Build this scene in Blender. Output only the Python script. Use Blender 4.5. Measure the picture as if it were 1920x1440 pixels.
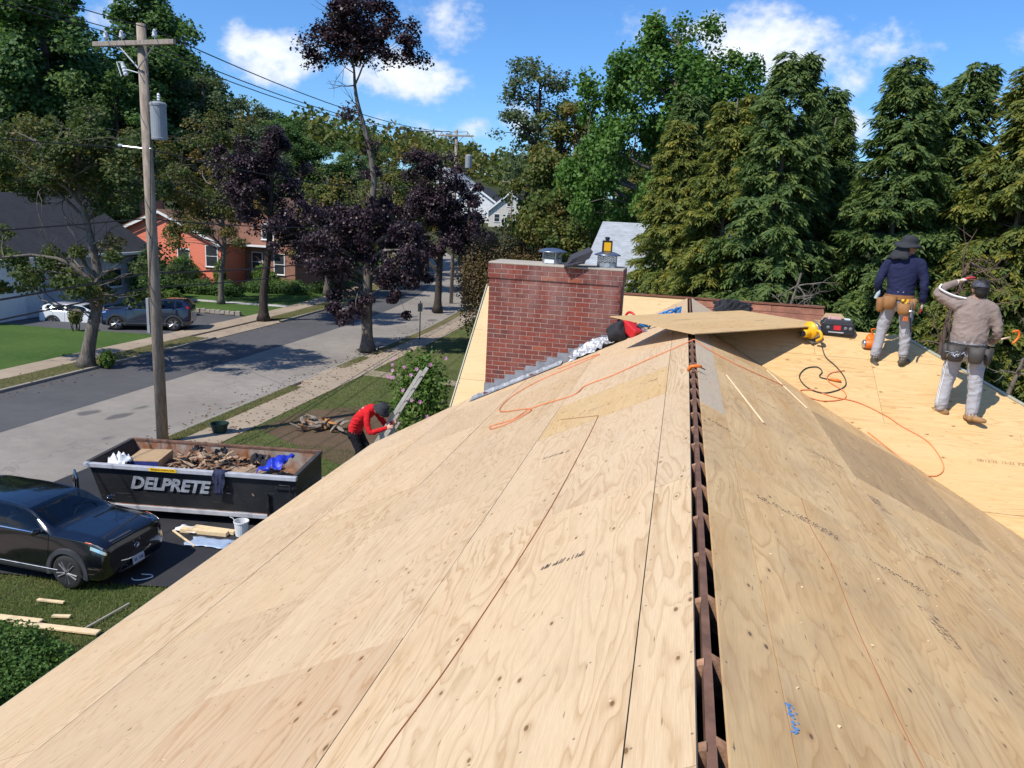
import bpy, bmesh, math, random
import numpy as np
from mathutils import Vector, Matrix, Quaternion
from mathutils.kdtree import KDTree
R=math.radians; PI=math.pi
random.seed(7); RNG=np.random.default_rng(7)
for o in list(bpy.data.objects): bpy.data.objects.remove(o)
SC=bpy.context.scene; COL=SC.collection
G=-5.8            # street level; z=0 is the ridge of the near roof, Y runs along it
# ------------------------------------------------------------------ camera
cd=bpy.data.cameras.new('camera'); cam=bpy.data.objects.new('camera',cd); COL.objects.link(cam)
cd.sensor_width=36; cd.lens=27.04; cd.clip_start=0.05; cd.clip_end=4000
_R=Vector((0.97517,0.21599,0.04886)); _U=Vector((-0.09367,0.20239,0.97482)); _F=Vector((-0.20066,0.95519,-0.21760))
m=Matrix.Identity(4)
for i in range(3): m[i][0]=_R[i]; m[i][1]=_U[i]; m[i][2]=-_F[i]
m.translation=Vector((-0.212,0,1.42)); cam.matrix_world=m; SC.camera=cam
# ------------------------------------------------------------------ light
SUN_EL=R(51); SUN_AZ=math.atan2(-0.60,-0.80)          # the sun stands behind and to the left of the camera
S=Vector((math.sin(SUN_AZ)*math.cos(SUN_EL),math.cos(SUN_AZ)*math.cos(SUN_EL),math.sin(SUN_EL)))
sl=bpy.data.lights.new('sun','SUN'); sl.energy=4.05; sl.angle=R(0.53); sl.color=(1,0.955,0.88)
so=bpy.data.objects.new('sun',sl); COL.objects.link(so); so.rotation_euler=(-S).to_track_quat('-Z','Y').to_euler(); so.location=(-30,-40,60)
W=bpy.data.worlds.new('World'); SC.world=W; W.use_nodes=True
SC.view_settings.view_transform='Standard'; SC.view_settings.look='None'; SC.view_settings.exposure=0.36; SC.view_settings.gamma=1.0
SC.view_settings.use_curve_mapping=False
SC.cycles.max_bounces=4; SC.cycles.transparent_max_bounces=6; SC.cycles.diffuse_bounces=2; SC.cycles.glossy_bounces=2; SC.cycles.transmission_bounces=2

class NT:
    """small node-tree writer"""
    def __init__(s,nt): s.nt=nt
    def n(s,t,**k):
        nd=s.nt.nodes.new(t)
        for a,b in k.items(): setattr(nd,a,b)
        return nd
    def put(s,sock,v):
        if isinstance(v,bpy.types.NodeSocket): s.nt.links.new(v,sock)
        elif v is not None: sock.default_value=v
    def math(s,op,a,b=None,c=None,clamp=False):
        nd=s.n('ShaderNodeMath',operation=op,use_clamp=clamp)
        s.put(nd.inputs[0],a); s.put(nd.inputs[1],b)
        if c is not None: s.put(nd.inputs[2],c)
        return nd.outputs[0]
    def vmath(s,op,a,b=None):
        nd=s.n('ShaderNodeVectorMath',operation=op); s.put(nd.inputs[0],a); s.put(nd.inputs[1],b)
        return nd.outputs[0] if op not in('LENGTH','DOT_PRODUCT','DISTANCE') else nd.outputs[1]
    def sep(s,v):
        nd=s.n('ShaderNodeSeparateXYZ'); s.put(nd.inputs[0],v); return nd.outputs
    def comb(s,x,y,z=0.0):
        nd=s.n('ShaderNodeCombineXYZ')
        for i,v in enumerate((x,y,z)): s.put(nd.inputs[i],v)
        return nd.outputs[0]
    def noise(s,v,scale=1.0,detail=2.0,rough=0.5,dist=0.0,dim='3D',col=False):
        nd=s.n('ShaderNodeTexNoise',noise_dimensions=dim)
        s.put(nd.inputs['Vector'],v); s.put(nd.inputs['Scale'],scale); s.put(nd.inputs['Detail'],detail)
        s.put(nd.inputs['Roughness'],rough); s.put(nd.inputs['Distortion'],dist)
        return nd.outputs[1] if col else nd.outputs[0]
    def vor(s,v,scale=1.0,feature='F1',dim='2D',rnd=1.0):
        nd=s.n('ShaderNodeTexVoronoi',voronoi_dimensions=dim,feature=feature)
        s.put(nd.inputs['Vector'],v); s.put(nd.inputs['Scale'],scale); s.put(nd.inputs['Randomness'],rnd)
        return nd.outputs
    def ramp(s,f,stops,interp='LINEAR'):
        nd=s.n('ShaderNodeValToRGB'); s.put(nd.inputs[0],f); cr=nd.color_ramp; cr.interpolation=interp
        while len(cr.elements)>1: cr.elements.remove(cr.elements[0])
        for i,(p,c) in enumerate(stops):
            e=cr.elements[0] if i==0 else cr.elements.new(p)
            e.position=p; e.color=(c if len(c)==4 else (*c,1)) if not isinstance(c,(int,float)) else (c,c,c,1)
        return nd.outputs[0]
    def mix(s,f,a,b,mode='MIX',clamp=False):
        nd=s.n('ShaderNodeMix',data_type='RGBA',blend_type=mode); nd.clamp_result=clamp
        s.put(nd.inputs[0],f); s.put(nd.inputs[6],col4(a)); s.put(nd.inputs[7],col4(b)); return nd.outputs[2]
    def mapr(s,v,a,b,c=0.0,d=1.0,smooth=False):
        nd=s.n('ShaderNodeMapRange'); nd.clamp=True
        if smooth: nd.interpolation_type='SMOOTHSTEP'
        for i,x in enumerate((v,a,b,c,d)): s.put(nd.inputs[i],x)
        return nd.outputs[0]
    def bump(s,h,strength=0.3,dist=0.02):
        nd=s.n('ShaderNodeBump'); s.put(nd.inputs['Height'],h); s.put(nd.inputs['Strength'],strength); s.put(nd.inputs['Distance'],dist)
        return nd.outputs[0]
    def obj(s): return s.n('ShaderNodeTexCoord').outputs['Object']
    def geo(s): return s.n('ShaderNodeNewGeometry').outputs['Position']
    def rand(s): return s.n('ShaderNodeObjectInfo').outputs['Random']
def col4(c):
    return (*c,1.0) if isinstance(c,(tuple,list)) and len(c)==3 else c

# ------------------------------------------------------------------ sky with scattered cumulus
nt=W.node_tree; nt.nodes.clear(); t=NT(nt)
sky=t.n('ShaderNodeTexSky',sky_type='NISHITA'); sky.sun_disc=False; sky.sun_elevation=SUN_EL; sky.sun_rotation=SUN_AZ
sky.altitude=200; sky.air_density=1.15; sky.dust_density=0.25; sky.ozone_density=5.5
d=t.n('ShaderNodeTexCoord').outputs['Generated']; d=t.vmath('NORMALIZE',d); dx,dy,dz=t.sep(d)
az=t.math('MULTIPLY',t.math('ARCTAN2',dx,dy),57.2958); el=t.math('MULTIPLY',t.math('ARCSINE',dz),57.2958)
p2=t.comb(az,t.math('MULTIPLY',el,1.35),0)
warp=t.noise(p2,0.28,3,0.55,col=True)
wx,wy,wz=t.sep(warp)
azw=t.math('ADD',az,t.math('MULTIPLY',t.math('SUBTRACT',wx,0.5),3.2)); elw=t.math('ADD',el,t.math('MULTIPLY',t.math('SUBTRACT',wy,0.5),2.2))
# azimuth, elevation, half-width, half-height, thickness (degrees); in view first, then the rest of the sky
clouds=[(3.6,11.6,6.6,2.6,1.0),(9.0,9.6,1.9,1.5,.55),(11.5,11.2,3.4,1.4,.5),(-29.3,9.3,3.7,2.1,1.0),(-20.3,8.9,4.9,1.9,1.05),(-17.6,12.5,2.8,1.9,.55),(-12.4,6.5,1.9,1.4,.6),
 (9.9,6.3,2.0,1.5,.7),(-38.5,10.8,2.2,1.3,.4),(-4.6,12.8,2.2,1.1,.25),(-17.5,5.6,5.5,.9,.35),
 (24,11,6,2.4,1),(36,16,7,3,1),(52,9,8,2.4,1),(75,13,9,3,1),(98,8,7,2.2,1),(-58,12,7,2.6,1),(-80,9,8,2.4,1),(-104,14,9,3,1),(130,11,9,3,1),(160,15,9,3.2,1),(-150,10,9,3,1),(-128,20,9,4,1),
 (-25,26,8,4,1),(10,30,9,5,1),(45,33,10,5,1),(-65,31,10,5,1),(95,28,10,5,1),(150,36,12,6,1),(0,52,16,7,1)]
acc=None
for a0,e0,wa,we,th in clouds:
    u=t.math('DIVIDE',t.math('SUBTRACT',azw,a0),wa); v=t.math('DIVIDE',t.math('SUBTRACT',elw,e0),we)
    q=t.math('SUBTRACT',th,t.math('MULTIPLY',t.math('ADD',t.math('MULTIPLY',u,u),t.math('MULTIPLY',v,v)),th))
    acc=q if acc is None else t.math('MAXIMUM',acc,q)
n1=t.noise(p2,0.55,7,0.56); n2=t.noise(p2,1.7,5,0.6)
dens=t.math('ADD',acc,t.math('MULTIPLY',t.math('SUBTRACT',n1,0.5),1.9)); dens=t.math('ADD',dens,t.math('MULTIPLY',t.math('SUBTRACT',n2,0.5),0.5))
mask=t.mapr(dens,-0.05,1.0,0.0,0.92,True)
shade=t.mapr(t.math('ADD',dens,t.math('MULTIPLY',t.math('SUBTRACT',t.noise(t.vmath('ADD',p2,(0.35,0.9,0)),0.55,6,0.55),n1),2.2)),-.1,1.0)
ccol=t.mix(shade,(4.3,4.8,5.9),(6.6,6.8,7.1))
skyc=t.mix(1.0,sky.outputs[0],(0.50,0.74,1.02),mode='MULTIPLY')
mixc=t.mix(mask,skyc,ccol)
bg=t.n('ShaderNodeBackground'); t.put(bg.inputs[0],mixc); bg.inputs[1].default_value=0.128
nt.links.new(bg.outputs[0],t.n('ShaderNodeOutputWorld').inputs[0])

# ------------------------------------------------------------------ materials
MATS={}
def newmat(name):
    m=bpy.data.materials.new(name); m.use_nodes=True; nt=m.node_tree; nt.nodes.clear(); t=NT(nt)
    b=t.n('ShaderNodeBsdfPrincipled'); o=t.n('ShaderNodeOutputMaterial'); nt.links.new(b.outputs[0],o.inputs[0]); MATS[name]=m
    return m,t,b,o
def setb(t,b,base=None,rough=None,metal=None,normal=None,spec=None,**k):
    if base is not None: t.put(b.inputs['Base Color'],col4(base))
    if rough is not None: t.put(b.inputs['Roughness'],rough)
    if metal is not None: t.put(b.inputs['Metallic'],metal)
    if normal is not None: t.put(b.inputs['Normal'],normal)
    if spec is not None: t.put(b.inputs['Specular IOR Level'],spec)
    for a,v in k.items(): t.put(b.inputs[a.replace('_',' ')],v)
def plain(name,c,rough=.6,metal=0.0,var=.12,scale=6.0,bump=.0,bscale=40.0,spec=.4,c2=None,rnd=0.0,coat=0.0,bdist=.01):
    """paint / cloth / metal with mottled tone and fine relief"""
    m,t,b,o=newmat(name); co=t.obj()
    f=t.noise(co,scale,4,.6)
    base=t.mix(t.mapr(f,.3,.7),tuple(x*(1-var) for x in c),c2 or tuple(min(1,x*(1+var)) for x in c))
    if rnd: 
        r=t.rand(); base=t.mix(1.0,base,t.ramp(r,[(0,(1-rnd,)*3),(1,(1+rnd,)*3)]),mode='MULTIPLY')
    nm=t.bump(t.noise(co,bscale,4,.6),bump,bdist) if bump else None
    setb(t,b,base,rough,metal,nm,spec)
    if coat: t.put(b.inputs['Coat Weight'],coat); t.put(b.inputs['Coat Roughness'],.04)
    return m

def plywood(name,light,late,warm,dark=(.16,.085,.035),bands=15,amp=.62,stretch=.55,blotch=.45,grey=(.36,.27,.18),greyamt=.15,knots=.42,ksz=.042,fine=.13,big=.0):
    m,t,b,o=newmat(name); co=t.obj(); r=t.rand()
    off=t.comb(t.math('MULTIPLY',r,57.3),t.math('MULTIPLY',r,131.7),0.0)
    v=t.vmath('ADD',co,off); x,y,z=t.sep(v)
    f=t.noise(t.comb(t.math('MULTIPLY',x,stretch),t.math('MULTIPLY',y,3.3),0.0),1.0,3.0,.45,.25)
    # knots: elongated cells along the grain
    kv=t.vor(t.comb(t.math('MULTIPLY',x,2.3),t.math('MULTIPLY',y,4.4),3.0),1.0); kd=kv[0]; kc=t.sep(kv[1])[0]
    have=t.math('GREATER_THAN',kc,1-knots)
    e=t.math('POWER',2.718,t.math('MULTIPLY',t.math('MULTIPLY',kd,kd),-60.0))
    f2=t.math('ADD',f,t.math('MULTIPLY',t.math('MULTIPLY',e,have),.055))
    jit=t.noise(t.comb(t.math('MULTIPLY',x,7.0),t.math('MULTIPLY',y,26.0),0.0),1.0,3,.6)
    fr=t.math('FRACT',t.math('ADD',t.math('MULTIPLY',f2,float(bands)),t.math('MULTIPLY',jit,.30)))
    line=t.ramp(fr,[(0,0.30),(.10,0.0),(.55,.08),(.86,.60),(.95,1.0),(1.0,.30)])
    am=t.mapr(t.noise(t.comb(t.math('MULTIPLY',x,.5),t.math('MULTIPLY',y,1.1),5.0),1.0,2,.5),.30,.66,.15,1.0)
    lf=t.math('MULTIPLY',t.math('MULTIPLY',line,am),amp)
    bl=t.mapr(t.noise(t.comb(t.math('MULTIPLY',x,.7),t.math('MULTIPLY',y,2.2),9.0),1.0,4,.55),.40,.68)
    base=t.mix(t.math('MULTIPLY',bl,blotch),light,warm)
    gy=t.mapr(t.noise(t.comb(t.math('MULTIPLY',x,1.3),t.math('MULTIPLY',y,2.6),17.0),1.0,5,.62),.46,.74)
    base=t.mix(t.math('MULTIPLY',gy,greyamt),base,grey)
    stk=t.mapr(t.noise(t.comb(t.math('MULTIPLY',x,.30),t.math('MULTIPLY',y,13.0),21.0),1.0,4,.6,.35),.50,.72,0,.34)
    base=t.mix(t.math('MULTIPLY',stk,am),base,late)
    base=t.mix(lf,base,late)
    fib=t.noise(t.comb(t.math('MULTIPLY',x,9.0),t.math('MULTIPLY',y,210.0),0.0),1.0,2,.6)
    base=t.mix(1.0,base,t.ramp(fib,[(.25,(1-fine,)*3),(.75,(1+fine*.6,)*3)]),mode='MULTIPLY')
    # dark pith streaks and knot cores
    kj=t.math('ADD',kd,t.math('MULTIPLY',t.math('SUBTRACT',jit,.5),.035))
    core=t.math('MULTIPLY',t.mapr(kj,ksz,ksz*.55,0,1,True),have)
    halo=t.math('MULTIPLY',t.mapr(kd,ksz*2.0,ksz*.9,0,.3,True),have)
    base=t.mix(halo,base,late); base=t.mix(t.math('MULTIPLY',core,.88),base,dark)
    # thin splits and pitch pockets
    sv=t.vor(t.comb(t.math('MULTIPLY',x,3.1),t.math('MULTIPLY',y,24.0),8.0),1.0); sm=t.math('MULTIPLY',t.mapr(sv[0],.085,.03,0,.75),t.math('GREATER_THAN',t.sep(sv[1])[1],.82))
    base=t.mix(sm,base,dark)
    # nail heads along each rafter line
    nx=t.math('ABSOLUTE',t.math('SUBTRACT',t.math('FRACT',t.math('DIVIDE',t.sep(co)[0],.444)),.5)); ny=t.math('ABSOLUTE',t.math('SUBTRACT',t.math('FRACT',t.math('DIVIDE',t.sep(co)[1],.19)),.5))
    nd=t.math('SQRT',t.math('ADD',t.math('POWER',t.math('MULTIPLY',nx,.444),2.0),t.math('POWER',t.math('MULTIPLY',ny,.19),2.0)))
    nl=t.mapr(nd,.0062,.004,0,.7)
    base=t.mix(nl,base,(.10,.085,.075))
    tone=t.ramp(t.math('FRACT',t.math('MULTIPLY',r,17.3)),[(0,(.91,.89,.86)),(.5,(1.0,1.0,1.0)),(1,(1.03,1.01,.97))])
    base=t.mix(1.0,base,tone,mode='MULTIPLY')
    setb(t,b,base,.74,0,t.bump(fib,.18,.003),.28)
    return m
PLY=plywood('plywood_pale',(.650,.482,.292),(.385,.225,.098),(.61,.40,.215),amp=.80,greyamt=.12)
PLYP=plywood('plywood_pinkish',(.628,.462,.286),(.385,.228,.105),(.585,.395,.222),amp=.72,bands=18,greyamt=.2)
PLYY=plywood('plywood_yellowed',(.610,.420,.205),(.41,.23,.088),(.56,.35,.14),amp=.6,greyamt=.22,knots=.75)
PLYO=plywood('plywood_reddish',(.605,.435,.268),(.41,.225,.10),(.57,.37,.20),amp=.72,bands=17,stretch=.4,knots=.65,ksz=.06,greyamt=.1)
PLYR=plywood('plywood_weathered',(.745,.508,.250),(.43,.23,.09),(.60,.365,.152),amp=.68,bands=12,stretch=.8,blotch=.85,grey=(.48,.335,.185),greyamt=.65,knots=.35,dark=(.12,.08,.055))
PLYD=plywood('plywood_damp',(.540,.355,.175),(.28,.165,.075),(.40,.255,.12),amp=.5,bands=12,blotch=.6,grey=(.34,.235,.13),greyamt=.5,knots=.35)
PLYG=plywood('plywood_greyed',(.60,.475,.325),(.40,.29,.18),(.54,.41,.27),amp=.4,greyamt=.5,grey=(.50,.415,.31),knots=.3)
PLYW=plywood('plywood_fresh',(.690,.465,.215),(.46,.245,.085),(.64,.40,.155),amp=.75,bands=24,stretch=.32,blotch=.5,greyamt=.03,knots=.4,ksz=.06,dark=(.2,.10,.035))
PLYN=plywood('plywood_bright',(.64,.475,.255),(.48,.31,.14),(.60,.43,.21),amp=.4,bands=16,greyamt=.03,knots=.3)
OLDWOOD=plain('old_brown_wood',(.135,.070,.045),.85,var=.35,scale=9,bump=.5,bscale=30,rnd=.2)
RAFT=plain('rafter_wood',(.30,.165,.095),.85,var=.4,scale=14,bump=.5,bscale=40,rnd=.25)
OLDBOARD=plain('weathered_red_board',(.235,.095,.055),.8,var=.35,scale=5,bump=.4,bscale=26,rnd=.25)

def asphalt(name,c1,c2,crack=.6,patch=.0):
    m,t,b,o=newmat(name); g=t.geo(); x,y,z=t.sep(g)
    big=t.noise(g,.22,4,.6); fine=t.noise(g,38.0,3,.7); mid=t.noise(g,2.2,5,.62)
    base=t.mix(t.mapr(big,.32,.68),c1,c2); base=t.mix(1.0,base,t.ramp(fine,[(.25,(.82,)*3),(.75,(1.14,)*3)]),mode='MULTIPLY')
    base=t.mix(1.0,base,t.ramp(mid,[(.3,(.9,.9,.9)),(.7,(1.08,1.07,1.05))]),mode='MULTIPLY')
    if crack:
        dn=t.vmath('MULTIPLY',t.noise(g,1.6,6,.7,col=True),(2.2,2.2,0)); gv=t.vmath('ADD',g,dn)
        e=t.vor(gv,.42,'DISTANCE_TO_EDGE','2D')[0]; 
        sel=t.mapr(t.noise(g,.16,2,.5),.42,.56)
        base=t.mix(t.math('MULTIPLY',t.mapr(e,.010,.003,0,crack),sel),base,(.035,.035,.037))
        pt=t.mapr(t.noise(t.comb(t.math('MULTIPLY',x,1.0),t.math('MULTIPLY',y,.55),4.0),.55,3,.5),.66,.70)
        base=t.mix(t.math('MULTIPLY',pt,patch),base,(.075,.073,.072))
    setb(t,b,base,.9,0,t.bump(fine,.35,.01),.25); return m
ROADNEW=asphalt('asphalt_dark',(.080,.079,.082),(.105,.103,.105),.25)
ROADOLD=asphalt('asphalt_worn',(.235,.208,.178),(.300,.268,.230),.60,.75)
DRIVE=asphalt('asphalt_sealed',(.028,.028,.032),(.045,.045,.048),.0)
def groundmat(name,c1,c2,c3,scale=1.0):
    m,t,b,o=newmat(name); g=t.geo()
    a=t.noise(g,.35*scale,5,.6); c=t.noise(g,4.0*scale,5,.7); f=t.noise(g,45.0*scale,3,.7)
    base=t.mix(t.mapr(a,.36,.64),c1,c2); base=t.mix(t.math('MULTIPLY',t.mapr(c,.5,.72),.8),base,c3)
    base=t.mix(1.0,base,t.ramp(f,[(.2,(.62,)*3),(.8,(1.35,)*3)]),mode='MULTIPLY')
    setb(t,b,base,.95,0,t.bump(t.math('ADD',f,t.math('MULTIPLY',c,.6)),.8,.05),.1); return m
LAWN=groundmat('lawn_green',(.055,.112,.024),(.082,.142,.033),(.118,.148,.052))
LAWND=groundmat('lawn_dry',(.085,.115,.032),(.130,.140,.050),(.22,.175,.09))
VERGE=groundmat('verge_dry_grass',(.13,.125,.05),(.17,.145,.07),(.23,.18,.10))
SOIL=groundmat('bare_soil',(.13,.085,.055),(.17,.115,.072),(.10,.095,.04))
WOODS=groundmat('woodland_floor',(.04,.055,.018),(.06,.065,.025),(.09,.07,.04))
def concrete(name,c,joint=0):
    m,t,b,o=newmat(name); g=t.geo(); a=t.noise(g,.6,5,.65); f=t.noise(g,30,3,.7); s=t.noise(g,7,4,.7)
    base=t.mix(t.mapr(a,.3,.7),tuple(x*.82 for x in c),tuple(x*1.1 for x in c)); base=t.mix(1.0,base,t.ramp(f,[(.2,(.85,)*3),(.8,(1.12,)*3)]),mode='MULTIPLY')
    base=t.mix(t.mapr(s,.60,.72,0,.5),base,tuple(x*.5 for x in c))
    setb(t,b,base,.9,0,t.bump(f,.3,.01),.2); return m
WALK=concrete('sidewalk_concrete',(.36,.285,.205)); KERBM=concrete('kerb_granite',(.30,.27,.23)); CROWN=concrete('mortar_crown',(.42,.37,.30))

def leafmat(name,cols,trans=.35,rough=.6):
    m,t,b,o=newmat(name); a=t.n('ShaderNodeAttribute',attribute_name='tint').outputs['Fac']
    n=len(cols); c=t.ramp(a,[(i/(n-1),cc) for i,cc in enumerate(cols)])
    setb(t,b,c,rough,0,None,.25)
    tr=t.n('ShaderNodeBsdfTranslucent'); t.put(tr.inputs[0],t.mix(1.0,c,(1.25,1.3,.75),mode='MULTIPLY'))
    mx=t.n('ShaderNodeMixShader'); mx.inputs[0].default_value=trans
    t.nt.links.new(b.outputs[0],mx.inputs[1]); t.nt.links.new(tr.outputs[0],mx.inputs[2]); t.nt.links.new(mx.outputs[0],o.inputs[0]); return m
L_MAPLE=leafmat('leaf_maple_green',[(0.052,0.121,0.021),(0.086,0.178,0.032),(0.121,0.224,0.046),(0.161,0.230,0.052)])
L_OLIVE=leafmat('leaf_olive',[(0.067,0.100,0.023),(0.108,0.141,0.033),(0.159,0.159,0.040),(0.267,0.175,0.049)])
L_RUST=leafmat('leaf_maple_tired',[(0.046,0.074,0.022),(0.072,0.106,0.029),(0.102,0.126,0.036),(0.168,0.138,0.041),(0.240,0.150,0.048)])
L_PURP=leafmat('leaf_crimson_maple',[(0.019,0.012,0.017),(0.036,0.020,0.028),(0.058,0.034,0.041),(0.097,0.064,0.072)],.15,.42)
L_DARK=leafmat('leaf_dark_green',[(0.045,0.094,0.027),(0.076,0.143,0.041),(0.112,0.193,0.053),(0.148,0.213,0.063)])
L_GREY=leafmat('leaf_grey_green',[(0.069,0.106,0.050),(0.094,0.131,0.065),(0.125,0.163,0.081),(0.150,0.175,0.075)])
L_CON=leafmat('needle_dark',[(0.057,0.106,0.034),(0.098,0.155,0.046),(0.144,0.201,0.053),(0.218,0.241,0.057)],.35)
L_CONY=leafmat('needle_yellowing',[(0.075,0.121,0.032),(0.144,0.178,0.039),(0.230,0.230,0.046),(0.356,0.287,0.052)],.38)
L_BRN=leafmat('leaf_brown_shrub',[(0.078,0.065,0.026),(0.130,0.091,0.039),(0.169,0.111,0.052),(0.091,0.111,0.033)])
L_HEDGE=leafmat('leaf_hedge',[(0.040,0.098,0.019),(0.073,0.146,0.029),(0.105,0.195,0.043),(0.138,0.220,0.048)])
L_BRIGHT=leafmat('leaf_shrub_bright',[(.05,.11,.02),(.09,.17,.03),(.14,.21,.04),(.17,.20,.05)])
L_FLOWER=leafmat('petal_mauve',[(.42,.14,.28),(.55,.25,.42),(.66,.42,.55)],.3)
L_GRASS=leafmat('grass_blade',[(0.090,0.138,0.036),(0.132,0.180,0.050),(0.192,0.216,0.078),(0.288,0.240,0.126)],.35)
L_DEAD=leafmat('dead_twigs',[(.10,.065,.045),(.14,.09,.06),(.18,.12,.085)],.1)
def bark(name,c1,c2):
    m,t,b,o=newmat(name); co=t.obj(); x,y,z=t.sep(co)
    v=t.noise(t.comb(t.math('MULTIPLY',x,14.0),t.math('MULTIPLY',y,14.0),t.math('MULTIPLY',z,2.4)),1.0,5,.65); a=t.noise(co,1.4,4,.6)
    base=t.mix(t.mapr(v,.35,.65),c1,c2); base=t.mix(t.mapr(a,.55,.75,0,.5),base,tuple(k*1.35 for k in c2))
    setb(t,b,base,.95,0,t.bump(v,.8,.03),.15); return m
BARK=bark('bark_grey',(.085,.070,.055),(.20,.175,.145)); BARKP=bark('bark_pale',(.17,.155,.125),(.33,.30,.25)); BARKD=bark('bark_dark',(.035,.028,.024),(.085,.068,.055))
POLEW=bark('pole_timber',(.21,.165,.125),(.36,.295,.235))
# ------------------------------------------------------------------ mesh helpers
def rotz(a): return np.array([[math.cos(a),-math.sin(a),0],[math.sin(a),math.cos(a),0],[0,0,1.]])
def rotx(a): return np.array([[1,0,0],[0,math.cos(a),-math.sin(a)],[0,math.sin(a),math.cos(a)]])
def roty(a): return np.array([[math.cos(a),0,math.sin(a)],[0,1,0],[-math.sin(a),0,math.cos(a)]])
def frame(d):
    d=np.array(d,float); d/=np.linalg.norm(d)+1e-12
    a=np.array([0,0,1.]) if abs(d[2])<.9 else np.array([1.,0,0]); u=np.cross(a,d); u/=np.linalg.norm(u); return u,np.cross(d,u),d
class MB:
    def __init__(s): s.v=[]; s.f=[]; s.lab=[]
    def add(s,V,F,lab=0):
        n=len(s.v); s.v.extend([tuple(map(float,p)) for p in V]); s.f.extend([tuple(i+n for i in f) for f in F]); s.lab.extend([lab]*len(V)); return s
    def box(s,c,sz,rot=None,taper=1.0,lab=0):
        h=np.array(sz)/2; V=[]
        for z in(-1,1):
            k=taper if z>0 else 1
            for x,y in((-1,-1),(1,-1),(1,1),(-1,1)): V.append((x*h[0]*k,y*h[1]*k,z*h[2]))
        V=np.array(V); 
        if rot is not None: V=V@np.array(rot).T
        return s.add(V+np.array(c),[(3,2,1,0),(4,5,6,7),(0,1,5,4),(1,2,6,5),(2,3,7,6),(3,0,4,7)],lab)
    def poly(s,pts,h,axis=2):
        """closed outline pts (3D, planar) pushed by vector h"""
        P=np.array(pts,float); n=len(P); h=np.array(h,float); V=np.vstack([P,P+h])
        return s.add(V,[tuple(range(n))[::-1],tuple(range(n,2*n))]+[(i,(i+1)%n,(i+1)%n+n,i+n) for i in range(n)])
    def tube(s,pts,r,n=8,cap=True,flat=1.0,lab=0,up=None):
        P=np.array(pts,float); k=len(P); r=np.broadcast_to(np.array(r,float),(k,)) if np.ndim(r)<2 else np.array(r)
        V=[]; prev=None
        for i in range(k):
            d=P[min(i+1,k-1)]-P[max(i-1,0)]; u,w,_=frame(d) if up is None else (None,None,None)
            if up is not None:
                dd=d/(np.linalg.norm(d)+1e-12); u=np.cross(np.array(up,float),dd); u/=np.linalg.norm(u)+1e-12; w=np.cross(dd,u)
            elif prev is not None:
                u=prev-np.dot(prev,d)*d/(np.dot(d,d)+1e-12); u/=np.linalg.norm(u)+1e-12; w=np.cross(d/(np.linalg.norm(d)+1e-12),u)
            prev=u; ra,rb=(r[i],r[i]*flat) if r.ndim==1 else r[i]
            for j in range(n):
                a=2*PI*j/n; V.append(P[i]+u*math.cos(a)*ra+w*math.sin(a)*rb)
        F=[(i*n+j,i*n+(j+1)%n,(i+1)*n+(j+1)%n,(i+1)*n+j) for i in range(k-1) for j in range(n)]
        if cap: F+= [tuple(range(n))[::-1],tuple(range((k-1)*n,k*n))]
        return s.add(V,F,lab)
    def lathe(s,prof,n=16,c=(0,0,0),rot=None,lab=0,cap=True):
        V=[(r*math.cos(2*PI*j/n),r*math.sin(2*PI*j/n),z) for r,z in prof for j in range(n)]; V=np.array(V); k=len(prof)
        if rot is not None: V=V@np.array(rot).T
        F=[(i*n+j,i*n+(j+1)%n,(i+1)*n+(j+1)%n,(i+1)*n+j) for i in range(k-1) for j in range(n)]
        if cap: F+=[tuple(range(n))[::-1],tuple(range((k-1)*n,k*n))]
        return s.add(V+np.array(c),F,lab)
    def ell(s,c,r,n=12,m=8,rot=None,lab=0):
        prof=[(math.sin(PI*i/m),-math.cos(PI*i/m)) for i in range(m+1)]; prof[0]=(.02,-1); prof[-1]=(.02,1)
        V=np.array([(a*math.cos(2*PI*j/n),a*math.sin(2*PI*j/n),z) for a,z in prof for j in range(n)])*np.array(r)
        if rot is not None: V=V@np.array(rot).T
        F=[(i*n+j,i*n+(j+1)%n,(i+1)*n+(j+1)%n,(i+1)*n+j) for i in range(m) for j in range(n)]+[tuple(range(n))[::-1],tuple(range(m*n,m*n+n))]
        return s.add(V+np.array(c),F,lab)
    def grid(s,Pts):
        P=np.array(Pts,float); a,b=P.shape[:2]
        return s.add(P.reshape(-1,3),[(i*b+j,i*b+j+1,(i+1)*b+j+1,(i+1)*b+j) for i in range(a-1) for j in range(b-1)])
    def mesh(s,name): 
        me=bpy.data.meshes.new(name); me.from_pydata(s.v,[],s.f); me.update(); return me
    def build(s,name,mat,parent=None,smooth=False,bevel=0.0,seg=2,solid=0.0,fixn=False,subsurf=0):
        me=s.mesh(name)
        if fixn:
            bm=bmesh.new(); bm.from_mesh(me); bmesh.ops.recalc_face_normals(bm,faces=bm.faces); bm.to_mesh(me); bm.free()
        return link(name,me,mat,parent,smooth,bevel,seg,solid,subsurf)
def link(name,me,mat,parent=None,smooth=False,bevel=0.0,seg=2,solid=0.0,subsurf=0):
    if mat is not None:
        me.materials.clear(); me.materials.append(mat)
    if smooth: me.polygons.foreach_set('use_smooth',[True]*len(me.polygons))
    o=bpy.data.objects.new(name,me); COL.objects.link(o); o.parent=parent
    if solid:
        q=o.modifiers.new('thick','SOLIDIFY'); q.thickness=solid; q.offset=0
    if subsurf:
        q=o.modifiers.new('sub','SUBSURF'); q.levels=subsurf; q.render_levels=subsurf
    if bevel:
        q=o.modifiers.new('bev','BEVEL'); q.width=bevel; q.segments=seg; q.limit_method='ANGLE'; q.angle_limit=R(40)
    return o
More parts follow.
